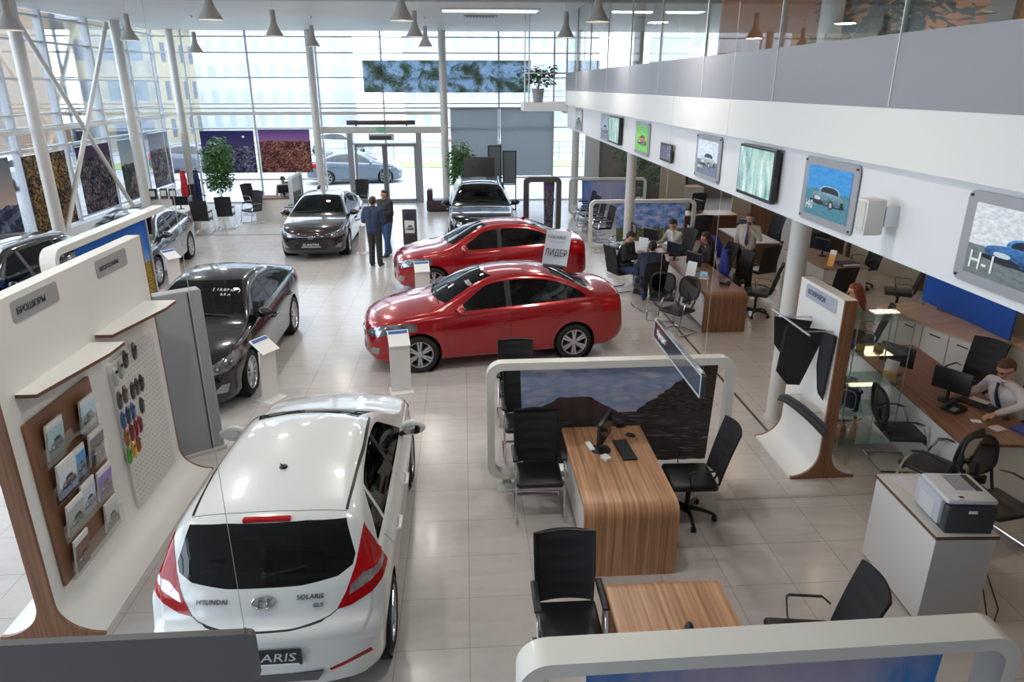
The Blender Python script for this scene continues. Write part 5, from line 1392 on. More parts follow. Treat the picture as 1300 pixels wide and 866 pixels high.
DL = display_wall('display_wall', (-3.52, 4.89, 0), 2.72, 2.85, 'tall white display wall with brochures, shelves and colour samples at left', .42)
face = -3.52+.07
for y0, y1, s, ts in ((.40, 1.04, 'БРОШЮРЫ', .072), (1.70, 2.32, 'АКСЕССУАРЫ', .055)):
    o = rounded_plate(DL, 'header_sign', y0, y1, 2.63, 2.80, .07, M['signgrey'], .006, .03); text('lettering', s, ts, P('ink_dark', ()), o, (.079, y0+.05, 2.71), (R(90), 0, R(90)), align='LEFT')
def shelf(r, y0, y1, z, d0, d1, tz=.03, lab=None):
    q = MB(); poly = [(.07, y0), (d0*.55, y0), (d1, y1-.02), (d1*.9, y1), (.07, y1)]
    poly = [(.07, y0), (.07+d0, y0), (.07+d1, y1-.25*(y1-y0)), (.07+d1, y1), (.07, y1)]
    q.prism(poly, z, z+tz, 'xy'); q.build('shelf', M['edge'], r, smooth=False); sh_ = r.children[-1]
    q = MB(); q.prism([(a, b) for a, b in poly], z+tz, z+tz+.002, 'xy'); q.build('shelf_top', M['white'], sh_, smooth=False)
shelf(DL, .20, 1.36, 2.10, .16, .30); shelf(DL, 1.45, 2.55, 2.14, .16, .32)
# brochure rack with clear pockets and brochures
RX = face+.012
r = empty('brochure_rack', (face+.002, 5.06, .38), 0, 'walnut board with clear brochure pockets on the white display wall', 'brochure rack')
q = MB(); q.prism(rrect(1.0, 1.50, .012, 3, .5, .75), 0, .022, 'yz'); q.build('board', M['walnut'], r)
cg = glass('clear_acrylic', (.985, .985, .985), .02, top=.3)
for z in (1.08, .73, .37, .02):
    q = MB(); q.box(.085, .089, .06, .96, z, z+.17); q.box(.022, .089, .06, .96, z, z+.004); q.box(.022, .089, .06, .064, z, z+.17); q.box(.022, .089, .956, .96, z, z+.17); q.build('pocket', cg, r, smooth=False)
cars = [((.30, .42, .45), (.10, .16, .14), (.05, .10, .14)), ((.35, .55, .75), (.25, .26, .26), (.16, .17, .14)), ((.55, .60, .70), (.22, .26, .40), (.25, .24, .30)), ((.05, .25, .60), (.10, .20, .30), (.20, .22, .26)), ((.12, .12, .12), (.05, .05, .05), (.10, .10, .10)),
        ((.30, .32, .30), (.12, .14, .12), (.12, .16, .16)), ((.40, .46, .55), (.18, .22, .30), (.30, .38, .52)), ((.20, .14, .40), (.05, .06, .16), (.10, .10, .18)), ((.12, .06, .05), (.06, .05, .05), (.20, .05, .03)), ((.45, .48, .46), (.12, .14, .12), (.06, .09, .09))]
spots = [(.16, 1.09, .24, 'green-grey car brochure with white header, top row near end'), (.66, 1.09, .24, 'blue-sky car brochure, top row far end'), (.14, .74, .27, 'white brochure with violet car picture, second row near end'), (.46, .74, .15, 'narrow bright blue brochure in the second row'), (.68, .74, .24, 'black car brochure, second row far end'),
         (.14, .38, .25, 'dark green car brochure, third row near end'), (.42, .38, .22, 'pale blue car brochure, middle of the third row'), (.68, .38, .24, 'purple and white brochure, third row far end'), (.12, .03, .22, 'black and orange brochure, bottom row near end'), (.70, .03, .22, 'grey-green car brochure, bottom row far end')]
for k, (y, z, wd, lb) in enumerate(spots):
    for j in range(1):
        b = empty('brochure', (face+.04+.012*(k % 3), 5.06+y, .38+z), 0, lb, 'brochure', 'brochures in the wall rack'); hh = .30 if k % 2 else .32
        q = MB(); q.box(-.010, .008, 0, wd, .004, hh); q.build('pages', M['paper'], b, smooth=False)
        q = MB(); q.grid(lambda u, v: (.0095+.003*v, wd*u, .004+(hh-.055)*v), 2, 2); q.build('cover', painted('cover_%d' % k, pic_car(*cars[k]), .35), b, uv=True)
        b.rotation_euler = (0, R(6), 0)
# perforated sample board and samples
pb = empty('sample_board', (face+.002, 6.42, .24), 0, 'white perforated board with rows of car colour samples', 'board')
def perf(nt, uv):
    v = vmap(nt, uv, (16, 28, 1)); s = N(nt, 'ShaderNodeTexVoronoi', Scale=1.); s.inputs['Randomness'].default_value = 0.; L(nt, v, s.inputs['Vector']); return mixc(nt, math_(nt, 'LESS_THAN', s.outputs['Distance'], .13), (.70, .69, .66), (.16, .15, .15))
q = MB(); q.prism(rrect(.98, 1.60, .02, 3, .49, .80), 0, .03, 'yz'); q.build('panel', M['white'], pb)
q = MB(); q.grid(lambda u, v: (.0315, .02+.94*u, .02+1.56*v), 1, 1); q.build('perforated_face', painted('perforated', perf, .4), pb, uv=True)
sm_ = [(6.47, 1.70, (.55, .55, .57), 'silver'), (6.59, 1.72, (.42, .43, .45), 'mid silver'), (6.72, 1.78, (.06, .06, .07), 'charcoal'), (6.92, 1.79, (.08, .07, .09), 'dark plum'),
  (6.46, 1.45, (.10, .085, .075), 'dark bronze'), (6.58, 1.46, (.14, .09, .07), 'brown'), (6.74, 1.43, (.05, .045, .05), 'near-black'), (6.84, 1.43, (.07, .06, .06), 'dark grey-brown'), (6.94, 1.43, (.03, .02, .025), 'black'), (6.86, 1.21, (.05, .055, .07), 'slate'),
  (6.45, 1.24, (.04, .14, .36), 'light blue'), (6.56, 1.24, (.03, .06, .13), 'navy'), (6.66, 1.24, (.02, .12, .30), 'royal blue'),
  (6.45, 1.05, (.42, .13, .03), 'copper orange'), (6.56, 1.05, (.25, .01, .02), 'wine red'), (6.66, 1.05, (.35, .01, .015), 'ruby red'), (6.75, 1.05, (.28, .01, .03), 'dark red'),
  (6.43, .86, (.12, .42, .03), 'bright green'), (6.53, .87, (.85, .45, .01), 'yellow'), (6.64, .88, (.40, .09, .02), 'burnt orange')]
for y, z, c, nm in sm_:
    q = MB(); b = bmesh.new(); bmesh.ops.create_uvsphere(b, u_segments=14, v_segments=10, radius=1)
    for v in b.verts: t_ = v.co.z; v.co = Vector((max(0, v.co.x)*.032, v.co.y*(.046-.008*t_), t_*.098))
    q.bm(b); o = empty('colour_sample', (face+.034, y, z), 0, '%s painted car body sample hanging on the perforated board' % nm, 'colour sample', 'car colour samples'); q.build('shell', P('sample_'+nm.replace(' ', '_'), c, .2, metal=.3, coat=1.), o)
    q = MB(); q.prism(rrect(.040, .026, .01, 3, 0, .045), .020, .031, 'yz'); q.build('window_patch', P('sample_glass', (.02, .02, .025), .15), o)
# right-hand display wall with floor mats and deflector
DR = display_wall('display_wall', (4.10, 6.93, 0), 1.07, 2.17, 'white display wall with walnut edge and black floor mats by the office column', .38, rz=0)
o = rounded_plate(DR, 'header_sign', .16, .88, 1.97, 2.13, -.07, P('sign_silver', (.42, .43, .50), .4), .006, .03, -1); text('lettering', 'КОВРИКИ', .085, P('ink_navy', (.05, .07, .18), .5), o, (-.079, .82, 2.05), (R(90), 0, R(-90)), align='LEFT')
for y in (.03, .93):
    pass
r = empty('mat_hanger', (4.03, 7.0, 1.78), 0, 'steel bracket rail holding the floor mats on the white display wall', 'bracket'); q = MB()
q.cyl((-.36, -.10, .02), (-.36, .86, .02), .012, n=8); q.build('rail', M['steel'], r); q = MB()
for y in (.08, .60): q.cyl((0, y, .0), (-.36, y, .0), .009, n=8)
q.build('arm', M['steel'], r)
mt = P('floor_mat_black', (.018, .018, .021), .6, bump=.4, bscale=90.)
for k, (y0, poly, lb) in enumerate(((0, [(.02, .02), (.46, .06), (.50, -.50), (.36, -.66), (.22, -.66), (.02, .0)], 'large black rubber floor mat hanging at the front of the rail'), (1, [(.0, .0), (.44, .05), (.40, -.30), (.28, -.45), (.10, -.40)], 'smaller black rubber floor mat hanging behind the large one'), (2, [(-.02, .02), (.16, .02), (.16, -.40), (.10, -.70), (.02, -.76), (.0, -.3)], 'narrow black floor mat hanging edgewise nearest the walnut end'))):
    o = empty('floor_mat', ((4.02, 4.02, 4.0)[k], (7.17, 7.55, 6.98)[k], 1.74), (R(78), R(82), R(22))[k], lb, 'floor mat', 'floor mats on the rail'); q = MB(); q.prism(poly, -.008, .008, 'yz'); q.build('sheet', mt, o, smooth=False)
    q = MB(); q.tube([(-.010, a, b) for a, b in [(p[0]*.94+.012, p[1]*.94) for p in poly]], .008, 5, closed=True); q.build('raised_rim', mt, o)
r = empty('wind_deflector', (3.92, 6.70, .80), 0, 'black curved wind deflector resting low on the white display wall', 'car part'); q = MB()
q.grid(lambda u, v: (-.02-.13*sin(pi*u)+.04*v+.008*sin(v*14), 1.18*u, -.20+.28*sin(pi*(.05+.72*(1-u)))-.11*(1-v)*(1.1-.4*u)), 24, 10, thick=.010); q.build('shell', mt, r)
q = MB(); 
for y in (.35, .85): q.cyl((-.08, y, .0), (.11, y, .0), .008, n=8)
q.build('peg', M['steel'], r)
# grey box panel beside the display wall
r = empty('panel_box', (-3.50, 7.98, 0), R(35), 'tall grey slab panel stand between the display wall and black car', 'panel'); q = MB()
q.box(-.40, .40, -.09, .09, .04, 2.10, .02); q.build('body', P('panel_grey', (.36, .37, .39), .5), r); q = MB(); q.box(-.42, .42, -.11, .11, 0, .05, .006); q.build('base', P('panel_base', (.55, .56, .57), .4), r)
q = MB(); 
for x in (-.25, .25): q.box(x-.008, x+.008, -.094, -.088, .05, 2.08)
q.build('groove', M['dark'], r)
# ------------------------------------------------------------------ partitions
partition('partition_screen', 2.77, 1.53, PM['coast'], (.18, 7.04, 0), R(.3), 'cream hoop partition with coastal cliff print behind the first wooden desk', (.10, .965))
partition('partition_screen', 2.80, 1.50, PM['sky'], (.22, 2.93, 0), R(.6), 'cream hoop partition with violet sky print along the bottom edge', (.10, .90), depth=.20, thick=.085)
partition('partition_screen', 2.95, 1.40, PM['blossom'], (3.37, 19.05, 0), 0, 'cream hoop partition with blossom print behind the seated group', (.22, .94))
partition('partition_screen', 2.70, 1.35, PM['sky'], (3.55, 24.3, 0), 0, 'farthest cream hoop partition with pale blue and violet print', (.13, .90))
partition('partition_screen', 1.55, 1.50, PM['bay'], (-5.80, 24.0, 0), R(89), 'pale hoop partition with blue map print beside the seated man', (.04, .96), frame=P('hoop_grey', (.55, .58, .60), .4))
partition('partition_frame', 1.12, 1.78, PM['purple'], (1.74, 21.2, 0), 0, 'dark hoop frame stand with purple street print beside the red car', (.38, .98), frame=P('hoop_dark', (.075, .065, .065), .5), depth=.28, thick=.15, feet=False)
# blue banner hanging from an open hoop
r = empty('banner_stand', (-6.48, 11.1, 0), R(90), 'cream hoop banner with blue sky over a yellow field behind the display wall', 'banner stand')
q = MB(); pts = [(0, 0, .02), (0, 0, 1.72)]+[(.17-.17*cos(a), 0, 1.72+.17*sin(a)) for a in [pi/2*k/6 for k in range(1, 7)]]+[(4.25, 0, 1.90)]
def bar(q, pts, w_, d_):
    n = len(pts); vs = []
    for i, p in enumerate(pts):
        p = Vector(p); t = (Vector(pts[min(i+1, n-1)])-Vector(pts[max(i-1, 0)])).normalized(); nrm = Vector((t.z, 0, -t.x))
        vs += [p+nrm*w_/2+Vector((0, -d_/2, 0)), p+nrm*w_/2+Vector((0, d_/2, 0)), p-nrm*w_/2+Vector((0, d_/2, 0)), p-nrm*w_/2+Vector((0, -d_/2, 0))]
    q.add(vs, [(i*4+k, i*4+(k+1) % 4, i*4+4+(k+1) % 4, i*4+4+k) for i in range(n-1) for k in range(4)]+[(3, 2, 1, 0), tuple((n-1)*4+k for k in range(4))])
bar(q, pts, .11, .24); q.build('frame', M['cream'], r)
q = MB(); q.grid(lambda u, v: (.75+2.75*u, 0, .05+1.78*v), 4, 4, thick=.006); q.build('printed_cloth', PM['field'], r, uv=True)
q = MB(); q.box(3.44, 3.50, -.03, .03, 0, 1.86); q.box(3.3, 3.6, -.2, .2, 0, .02); q.build('post', M['alu'], r); q = MB(); q.box(-.15, .15, -.2, .2, 0, .02); q.build('foot', M['alu'], r)
# hanging signs on cables
def hang(loc, rz, w, h, label, z_top, mats, lettering=None):
    r = empty('hanging_sign', loc, rz, label, 'sign'); q = MB(); q.prism(rrect(w, h, .02, 3, w/2, h/2), -.015, .015, 'xz'); q.build('board', mats[0], r)
    b = r.children[-1]
    if mats[1]:
        q = MB(); o_ = rrect(w, h, .02, 3, w/2, h/2); i_ = rrect(w-.045, h-.045, .012, 3, w/2, h/2); n = len(o_)
        for y in (-.018, .018): q.add([(a, y, c) for a, c in o_]+[(a, y, c) for a, c in i_], [(k, (k+1) % n, n+(k+1) % n, n+k) for k in range(n)])
        q.build('rim', mats[1], b, smooth=False)
    for x in (.03, w-.03):
        q = MB(); q.cyl((x, 0, h-.01), (x, 0, z_top-loc[2]), .0011, n=6); q.cyl((x, 0, h-.005), (x, 0, h+.02), .006, n=8); q.build('cable', P('cable_steel', (.6, .58, .5), .4, metal=.5), r)
    return r
hs = hang((1.80, 4.87, 2.04), R(90), 1.42, .205, 'small dark framed sign hanging on cables above the first desk', ZC, (P('sign_dark', (.06, .065, .075), .15, coat=1.), P('rim_silver', (.52, .60, .63), .3, metal=.3)))
text('lettering', 'Кредит', .085, M['paper'], hs, (1.14, .022, .10), (R(90), 0, R(180)))
hang((-2.17, 2.0, 2.345), 0, 1.40, .21, 'plain dark grey board hanging on cables close to the camera', ZC, (P('sign_plain', (.15, .145, .15), .5), None))
# ------------------------------------------------------------------ desks and what is on them
d1 = desk('office_desk', .88, 1.60); d1.location = (1.01, 5.36, 0); tag(d1, 'zebrano waterfall desk with a computer, in front of the coast print', 'desk')
d2 = desk('office_desk', .88, 1.38); d2.location = (1.0, 2.98, 0); tag(d2, 'zebrano desk nearest the camera with almost nothing on it', 'desk')
d2.location = (1.88, 4.42, 0); d2.rotation_euler = (0, 0, R(180))
d2.children[0]; 
d3 = desk('office_desk', .80, 3.0); d3.location = (4.34, 12.08, 0); tag(d3, 'walnut waterfall desk at the seated group, with coat-covered chair behind', 'desk')
d3.rotation_euler = (0, 0, R(0))
for o in d3.children:
    if o.name.startswith('top'): o.material_slots[0].link = 'OBJECT'; o.material_slots[0].material = wood('brown_veneer', (.15, .065, .033), (.29, .14, .075))
mon, kb, ms, ph = monitor('monitor', .44, .27), keyboard(), mouse(), phone()
for o, c in ((mon, 'monitor'), (kb, 'keyboard'), (ms, 'computer mouse'), (ph, 'telephone')): o['category'] = c
place(mon, USED, (1.38, 6.42, .751), R(-27), 'black flat monitor seen edge-on on the first zebrano desk')
place(kb, USED, (1.60, 6.40, .751), R(4), 'black keyboard on the first zebrano desk')
place(ms, USED, (1.73, 6.72, .751), R(150), 'black mouse beside the keyboard on the first zebrano desk')
card('card_holder', .07, .10, 0, M['paper'], (1.37, 6.24, .752), R(25), 'small white card at the monitor foot on the first desk', 'card', thick=.03)
card('paper_sheet', .05, .18, 0, M['paper'], (1.25, 6.50, .752), R(8), 'white folded paper behind the monitor on the first desk', 'paper', thick=.02)
q = MB(); q.box(-.05, .05, -.045, .045, 0, .05, .01); o = empty('calculator', (1.66, 6.95, .752), .2, 'small black device at the back of the first desk', 'device'); q.build('case', M['black'], o)
q = MB(); q.box(-.035, .035, -.03, .03, .05, .054); q.build('screen', M['dark'], o)
place(ms, USED, (1.50, 3.85, .751), R(70), 'black mouse lying alone on the desk nearest the camera')
place(mon, USED, (4.62, 13.75, .751), R(200), 'black monitor nearest the end of the walnut desk')
place(mon, USED, (4.50, 14.75, .751), R(205), 'black monitor farther along the walnut desk')
place(ph, USED, (4.93, 12.72, .751), R(60), 'black telephone near the rounded end of the walnut desk')
def easel(loc, rz, label, w=.20, h=.28, mat=None, name='price_card'):
    o = empty(name, loc, rz, label, 'card'); q = MB(); q.grid(lambda u, v: (-.06*v, w*(u-.5), h*v), 2, 2, thick=.004); q.build('sheet', mat or M['paper'], o); q = MB(); q.prism([(0, 0), (-.10, 0), (-.055, h*.8)], -.01, .01, 'xz'); q.build('prop', M['black'], o); return o
easel((4.42, 13.30, .751), R(215), 'white framed notice standing at the edge of the walnut desk', .22, .30)
easel((4.62, 13.10, .751), R(230), 'small blue picture card on the walnut desk', .16, .14, painted('card_blue', pic_car((.2, .4, .7), (.3, .3, .3), (.6, .6, .6)), .4))
easel((4.02, 15.65, .751), R(225), 'white brochure standing in front of the man in white shirt', .24, .30)
easel((3.80, 15.95, .751), R(225), 'grey brochure standing on the far table', .24, .30, P('grey_print', (.25, .2, .2), .5))
q = MB()
for k in range(6): q.cyl((.02*cos(k), .02*sin(k), .0), (.035*cos(k*1.1), .035*sin(k*1.1), .17), .004, n=6)
o = empty('pen_holder', (4.70, 12.98, .751), 0, 'chrome pen holder on the walnut desk', 'pen holder'); q2 = MB(); q2.lathe([(0, 0), (.035, 0), (.038, .10), (.034, .10), (.03, .01), (0, .01)], 16); q2.build('cup', M['chrome'], o); q.build('pens', M['dark'], o)
# second table of the group
t2 = table_panel('meeting_table', .85, 1.3, top=wood('brown_veneer', (), ()), body=M['white']); t2.location = (3.78, 15.45, 0); tag(t2, 'brown-topped table between the two seated men and the blossom print', 'table')
place(mon, USED, (4.38, 16.3, .751), R(215), 'black monitor in front of the man with his hand at his face')
# service desk on the right with the man in glasses
wd = wood('brown_veneer', (), ())
ds = empty('service_desk', (5.22, 6.30, 0), R(-7), 'long brown-topped desk where the man with glasses works', 'desk')
q = MB(); q.box(0, .95, .02, 3.1, .715, .75, .004, seg=1); q.build('top', wd, ds)
q = MB(); q.box(.03, .06, .05, 3.05, 0, .715); q.box(.03, .82, .05, .08, 0, .715); q.box(.03, .82, 3.02, 3.05, 0, .715); q.build('front_panel', M['white'], ds)
place(mon, USED, (5.62, 8.25, .752), R(30), 'big black monitor back with a yellow leaflet before it')
place(mon, USED, (5.78, 7.38, .752), R(28), 'black monitor facing the man with glasses')
place(kb, USED, (6.02, 7.22, .752), R(28), 'black keyboard under the hands of the man with glasses')
place(ms, USED, (6.10, 6.83, .752), R(190), 'black mouse beside the right hand of the man with glasses')
place(ph, USED, (5.66, 7.10, .752), R(200), 'black telephone between the monitors and the white cards')
card('business_card', .10, .06, 0, M['paper'], (5.72, 6.80, .752), R(-20), 'white folded name card at the edge of the long brown desk', 'card', thick=.012)
card('note_pad', .13, .12, 0, P('pad_pink', (.72, .62, .62), .6), (5.83, 6.60, .752), R(10), 'pale pink note pad near the hand of the man with glasses', 'note pad', thick=.02)
card('folder', .24, .32, 0, P('folder_blue', (.02, .08, .45), .4), (6.14, 6.50, .752), R(20), 'blue folder on the long brown desk at the right', 'folder', thick=.015)
card('paper_sheet', .30, .21, 0, M['paper'], (6.08, 7.30, .7515), R(28), 'white sheet lying behind the keyboard of the man with glasses', 'paper')
easel((5.40, 8.02, .752), R(215), 'yellow and white leaflet standing before the big monitor', .17, .26, painted('leaflet_yellow', lambda nt, uv: ramp(nt, sepxy(nt, uv)[1], [(.0, (.85, .45, .08)), (.42, (.85, .50, .12)), (.46, (.8, .78, .7)), (1, (.85, .83, .78))]), .5))
card('gift_box', .10, .10, 0, P('box_pink', (.6, .3, .3), .5), (5.40, 9.1, .752), R(20), 'small pink box lying on the far end of the long brown desk', 'box', thick=.04)
# white cabinet and printer
cb = empty('cabinet', (3.76, 4.57, 0), R(-3), 'white cabinet with walnut edging under the laser printer', 'cabinet')
q = MB(); q.box(0, .50, 0, .96, .03, .865); q.build('body', P('cabinet_white', (.66, .65, .63), .4), cb); q = MB(); q.box(-.012, .512, -.012, .972, .865, .893); q.build('top_edge', M['edge'], cb); te = cb.children[-1]
q = MB(); q.box(-.008, .508, -.008, .968, .893, .897); q.build('top_sheet', P('cabinet_white', ()), te)
q = MB(); q.box(.02, .48, .02, .94, 0, .03); q.build('plinth', M['black'], cb)
pr_ = empty('laser_printer', (4.05, 4.80, .898), R(-6), 'grey and charcoal laser printer on the white cabinet', 'printer')
pg, pdk = P('printer_grey', (.50, .52, .56), .4), P('printer_dark', (.045, .05, .058), .4)
q = MB(); q.box(-.22, .16, -.14, .25, .03, .27, .02); q.build('body', pg, pr_)
q = MB(); q.box(-.20, .20, -.22, -.13, .01, .25, .03); q.build('front_cover', pdk, pr_)
q = MB(); q.box(-.20, .20, -.20, .24, .255, .30, .02); q.build('top_cover', P('printer_light', (.60, .61, .62), .4), pr_); tp = pr_.children[-1]
q = MB(); q.box(-.06, .14, -.04, .20, .298, .302); q.build('output_tray', P('tray_grey', (.30, .31, .33), .5), tp); q = MB(); q.box(.10, .15, -.05, .2, .30, .306); q.build('paper_slot', M['black'], tp)
q = MB(); q.box(-.12, -.04, -.19, -.12, .299, .304); q.build('control_panel', P('panel_pale', (.7, .7, .7), .4), tp); q = MB(); q.box(-.10, -.06, -.17, -.14, .304, .306); q.build('display', M['dark'], tp)
q = MB(); q.box(-.19, .19, -.215, .235, 0, .035, .006); q.build('paper_drawer', pdk, pr_)
q = MB(); q.box(-.035, .035, -.224, -.219, .19, .215); q.build('badge', M['paper'], pr_)
q = MB(); q.box(-.2235, -.219, -.06, .16, .04, .20); q.build('side_door', P('printer_light', ()), pr_)
card('paper_sheet', .21, .30, 0, P('sheet_lilac', (.70, .68, .74), .6), (4.0, 5.33, .8975), R(10), 'white sheet lying on the cabinet behind the printer', 'paper')
q = MB(); q.tube([(4.30, 4.60, .35), (4.32, 4.50, .12), (4.36, 4.46, .01), (4.6, 4.7, .008), (4.9, 5.3, .008)], .006, 6); o = q.build('power_cable', M['black']); tag(o, 'black cable hanging from the white cabinet to the floor', 'cable')
# glass showcase behind the right display wall
gc = empty('glass_showcase', (4.62, 7.60, 0), 0, 'small glass showcase with shelves behind the walnut display wall end', 'showcase')
eg = M['chrome']; q = MB()
for x in (0, .70):
    for y in (0, .45): q = MB(); q.cyl((x, y, 0), (x, y, 1.72), .008, n=6); q.build('post', M['alu'], gc)
for z in (.06, .46, .86, 1.26, 1.70):
    q = MB(); q.box(0, .70, 0, .45, z, z+.008); q.build('shelf', glass('shelf_glass', (.80, .88, .86), .04, top=.4), gc, smooth=False)
for a in ((0, .70, -.003, 0), (0, .70, .45, .453)):
    q = MB(); q.box(*a, .06, 1.70); q.build('pane', glass('case_glass', (.93, .95, .94), .04), gc, smooth=False)
for k, (x, y, z, c, s_, lb) in enumerate(((.15, .2, .068, (.75, .28, .10), (.05, .11), 'orange oil bottle on the showcase bottom shelf'), (.30, .2, .068, (.78, .50, .28), (.045, .13), 'peach coloured can on the showcase bottom shelf'), (.20, .2, 1.268, (.55, .36, .08), (.05, .04), 'gold trinket on the showcase upper shelf'), (.12, .25, 1.268, (.08, .10, .35), (.04, .06), 'blue trinket on the showcase upper shelf'), (.45, .22, 1.268, (.6, .42, .15), (.06, .03), 'brass trinket beside the blue one in the showcase'))):
    o = empty('showcase_item', (4.62+x, 7.60+y, z), 0, lb, 'bottle' if k < 2 else 'trinket'); r_, h_ = s_; q = MB(); q.lathe([(0, 0), (r_, 0), (r_, h_*1.3), (r_*.45, h_*1.6), (r_*.4, h_*2), (0, h_*2)], 16); q.build('body', P('item_%d' % k, c, .3), o)
    q = MB(); q.cyl((0, 0, h_*2), (0, 0, h_*2.2), r_*.5, n=12); q.build('cap', M['dark'], o)
o = empty('sport_pedal', (4.80, 7.78, .47), .4, 'dark navy pouch with white piping on the showcase middle shelf', 'pouch'); q = MB(); q.box(-.03, .03, -.12, .12, 0, .28, .02); q.build('body', P('pouch_navy', (.02, .03, .07), .5), o); o.name = 'accessory_pouch'
q = MB(); q.tube([(-.035, a, .14+b) for a, b in rrect(.20, .24, .06, 4)], .006, 6, closed=True); q.build('piping', M['paper'], o)
# office furniture under the gallery
wt = wood('light_veneer', (.42, .26, .16), (.56, .38, .25))
def cabinet_row(name, loc, rz, w, d, h, n, label, topm):
    r = empty(name, loc, rz, label, 'cabinet'); q = MB(); q.box(0, w, 0, d, .04, h-.03); q.build('body', P('office_white', (.55, .53, .49), .5), r)
    q = MB(); q.box(-.01, w+.01, -.02, d+.01, h-.03, h, .003, seg=1); q.build('top', topm, r)
    for k in range(n):
        a = w*k/n; q = MB(); q.box(a+.01, a+w/n-.01, -.018, -.001, .06, h-.05); q.build('door', P('door_white', (.58, .56, .52), .45), r); dd = r.children[-1]
        q = MB(); q.box(a+w/n*.3, a+w/n*.7, -.03, -.018, h-.14, h-.12, .004, seg=1); q.build('handle', M['dark'], dd)
    return r
cabinet_row('low_cabinet', (7.0, 11.05, 0), R(-78), 2.0, .75, .80, 4, 'low white cabinet row with pale wooden top before the blue panel', wt)
r = empty('desk_screen', (7.95, 9.2, 0), R(90), 'plain bright blue screen behind the pale wooden cabinet top', 'screen'); q = MB(); q.box(0, 2.1, -.02, .02, .80, 1.75, .01); q.build('panel', M['blue'], r); q = MB(); q.box(.02, .06, -.02, .02, 0, .8); q.build('post', M['alu'], r); q = MB(); q.box(2.04, 2.08, -.02, .02, 0, .8); q.build('post', M['alu'], r)
r = table_panel('side_table', 1.2, .7, top=wt, body=P('office_white', ())); r.location = (8.0, 8.6, 0); tag(r, 'pale wooden side table right of the blue screen', 'table')
q = MB(); q.box(9.2, 9.26, 11.2, 12.6, 0, 1.5, .01); o = empty('wood_panel', (0, 0, 0), 0, 'brown wooden room divider left of the blue screen', 'divider'); q.build('panel', M['walnut'], o); q = MB(); q.box(9.15, 9.31, 11.2, 12.6, 0, .05); q.build('base', M['dark'], o)
cabinet_row('filing_cabinet', (9.6, 8.9, 0), 0, .55, .5, 1.7, 1, 'tall pale filing cabinet beside the side table', P('office_white', ()))
r = table_panel('office_table', 1.0, 1.9, top=P('desk_brown_top', (.30, .20, .15), .4), body=P('office_white', ())); r.location = (7.42, 13.8, 0); tag(r, 'white office table with an orange leaflet, behind the office column', 'table')
r = table_panel('office_table', .9, 1.9, top=P('desk_brown_top', ()), body=P('dark_wood', (.10, .045, .025), .5)); r.location = (6.7, 16.3, 0); tag(r, 'dark wood office table right of the standing man', 'table')
r = table_panel('office_table', 1.6, .8, top=P('desk_tan_top', (.45, .30, .18), .4), body=P('dark_wood', ())); r.location = (6.4, 20.2, 0); tag(r, 'tan office table behind the standing man', 'table')
r = table_panel('office_table', 1.4, .8, top=P('desk_tan_top', ()), body=P('office_white', ())); r.location = (7.5, 26.0, 0); tag(r, 'small tan table of the person far back under the gallery', 'table')
orm = painted('leaflet_orange', lambda nt, uv: ramp(nt, sepxy(nt, uv)[1], [(0, (.80, .36, .04)), (.7, (.85, .45, .08)), (.74, (.85, .8, .7)), (1, (.85, .8, .7))]), .5)
easel((7.62, 13.95, .752), R(200), 'orange leaflet standing on the white office table behind the column', .16, .34, orm); easel((6.9, 16.5, .752), R(215), 'orange leaflet standing on the dark wood office table', .16, .36, orm)
q = MB(); q.box(-.20, .20, -.15, .15, 0, .06, .005, seg=1); o = empty('box_file', (8.05, 14.05, .752), .1, 'dark blue box file on the white office table', 'file'); q.build('case', P('file_blue', (.03, .04, .12), .5), o); q = MB(); q.box(-.19, .19, -.155, -.15, .01, .05); q.build('label_strip', M['paper'], o)
for x, y, a, lb in ((7.9, 14.9, 200, 'black monitor on the white office table behind the column'), (7.1, 17.3, 215, 'black monitor on the dark wood office table'), (6.9, 20.6, 200, 'black monitor on the tan office table'), (8.1, 26.6, 200, 'small dark monitor far back by the green plant')):
    z_ = .802 if y < 11 else .752
    place(mon, USED, (x, y, z_), R(a), lb)
# tall black bag / coats on stands
def coat(loc, rz, label, cols, h=.8, name='jacket'):
    o = empty(name, loc, rz, label, 'jacket'); n = 10
    q = MB(); q.grid(lambda u, v: ((.10+.02*sin(v*7+u*12))*cos(2*pi*u)*(1-.5*max(0, v-.8)/.2), (.17+.05*v+.012*sin(v*9+u*19))*sin(2*pi*u)*(1-.62*(max(0, v-.86)/.14)**1.5), h*v), 28, 16); q.build('body', cols[0], o)
    for k in (-1, 1):
        q = MB(); q.tube([(0, .15*k, h*.90), (.04, .25*k, h*.65), (.06, .24*k, h*.2)], [.065, .06, .05], 10); q.build('sleeve', cols[1] if k > 0 else cols[0], o)
    q = MB(); q.lathe([(.07, h*.96), (.09, h*1.0), (.06, h*1.05)], 14); q.build('collar', cols[2], o)
    return o
bl_, rd_, nv_ = P('cloth_blue', (.03, .05, .30), .8), P('cloth_red', (.50, .01, .02), .8), P('cloth_navy', (.01, .02, .09), .8)
coat((5.42, 15.15, .62), R(30), 'blue and red jacket draped over the chair behind the monitors', (bl_, rd_, nv_), .60)
coat((5.36, 14.0, .40), R(-20), 'bright blue jacket with red shoulder hanging nearest the aisle', (bl_, rd_, bl_), .72)
r = empty('coat_rack', (-9.30, 24.7, 0), 0, 'coat rack near the corner column holding a red jacket', 'coat rack'); q = MB(); q.cyl((0, 0, 0), (0, 0, 1.75), .018, n=10); q.build('pole', M['alu'], r); q = MB(); q.lathe([(0, .03), (.2, .02), (.22, 0)], 18); q.build('base', M['black'], r); q = MB()
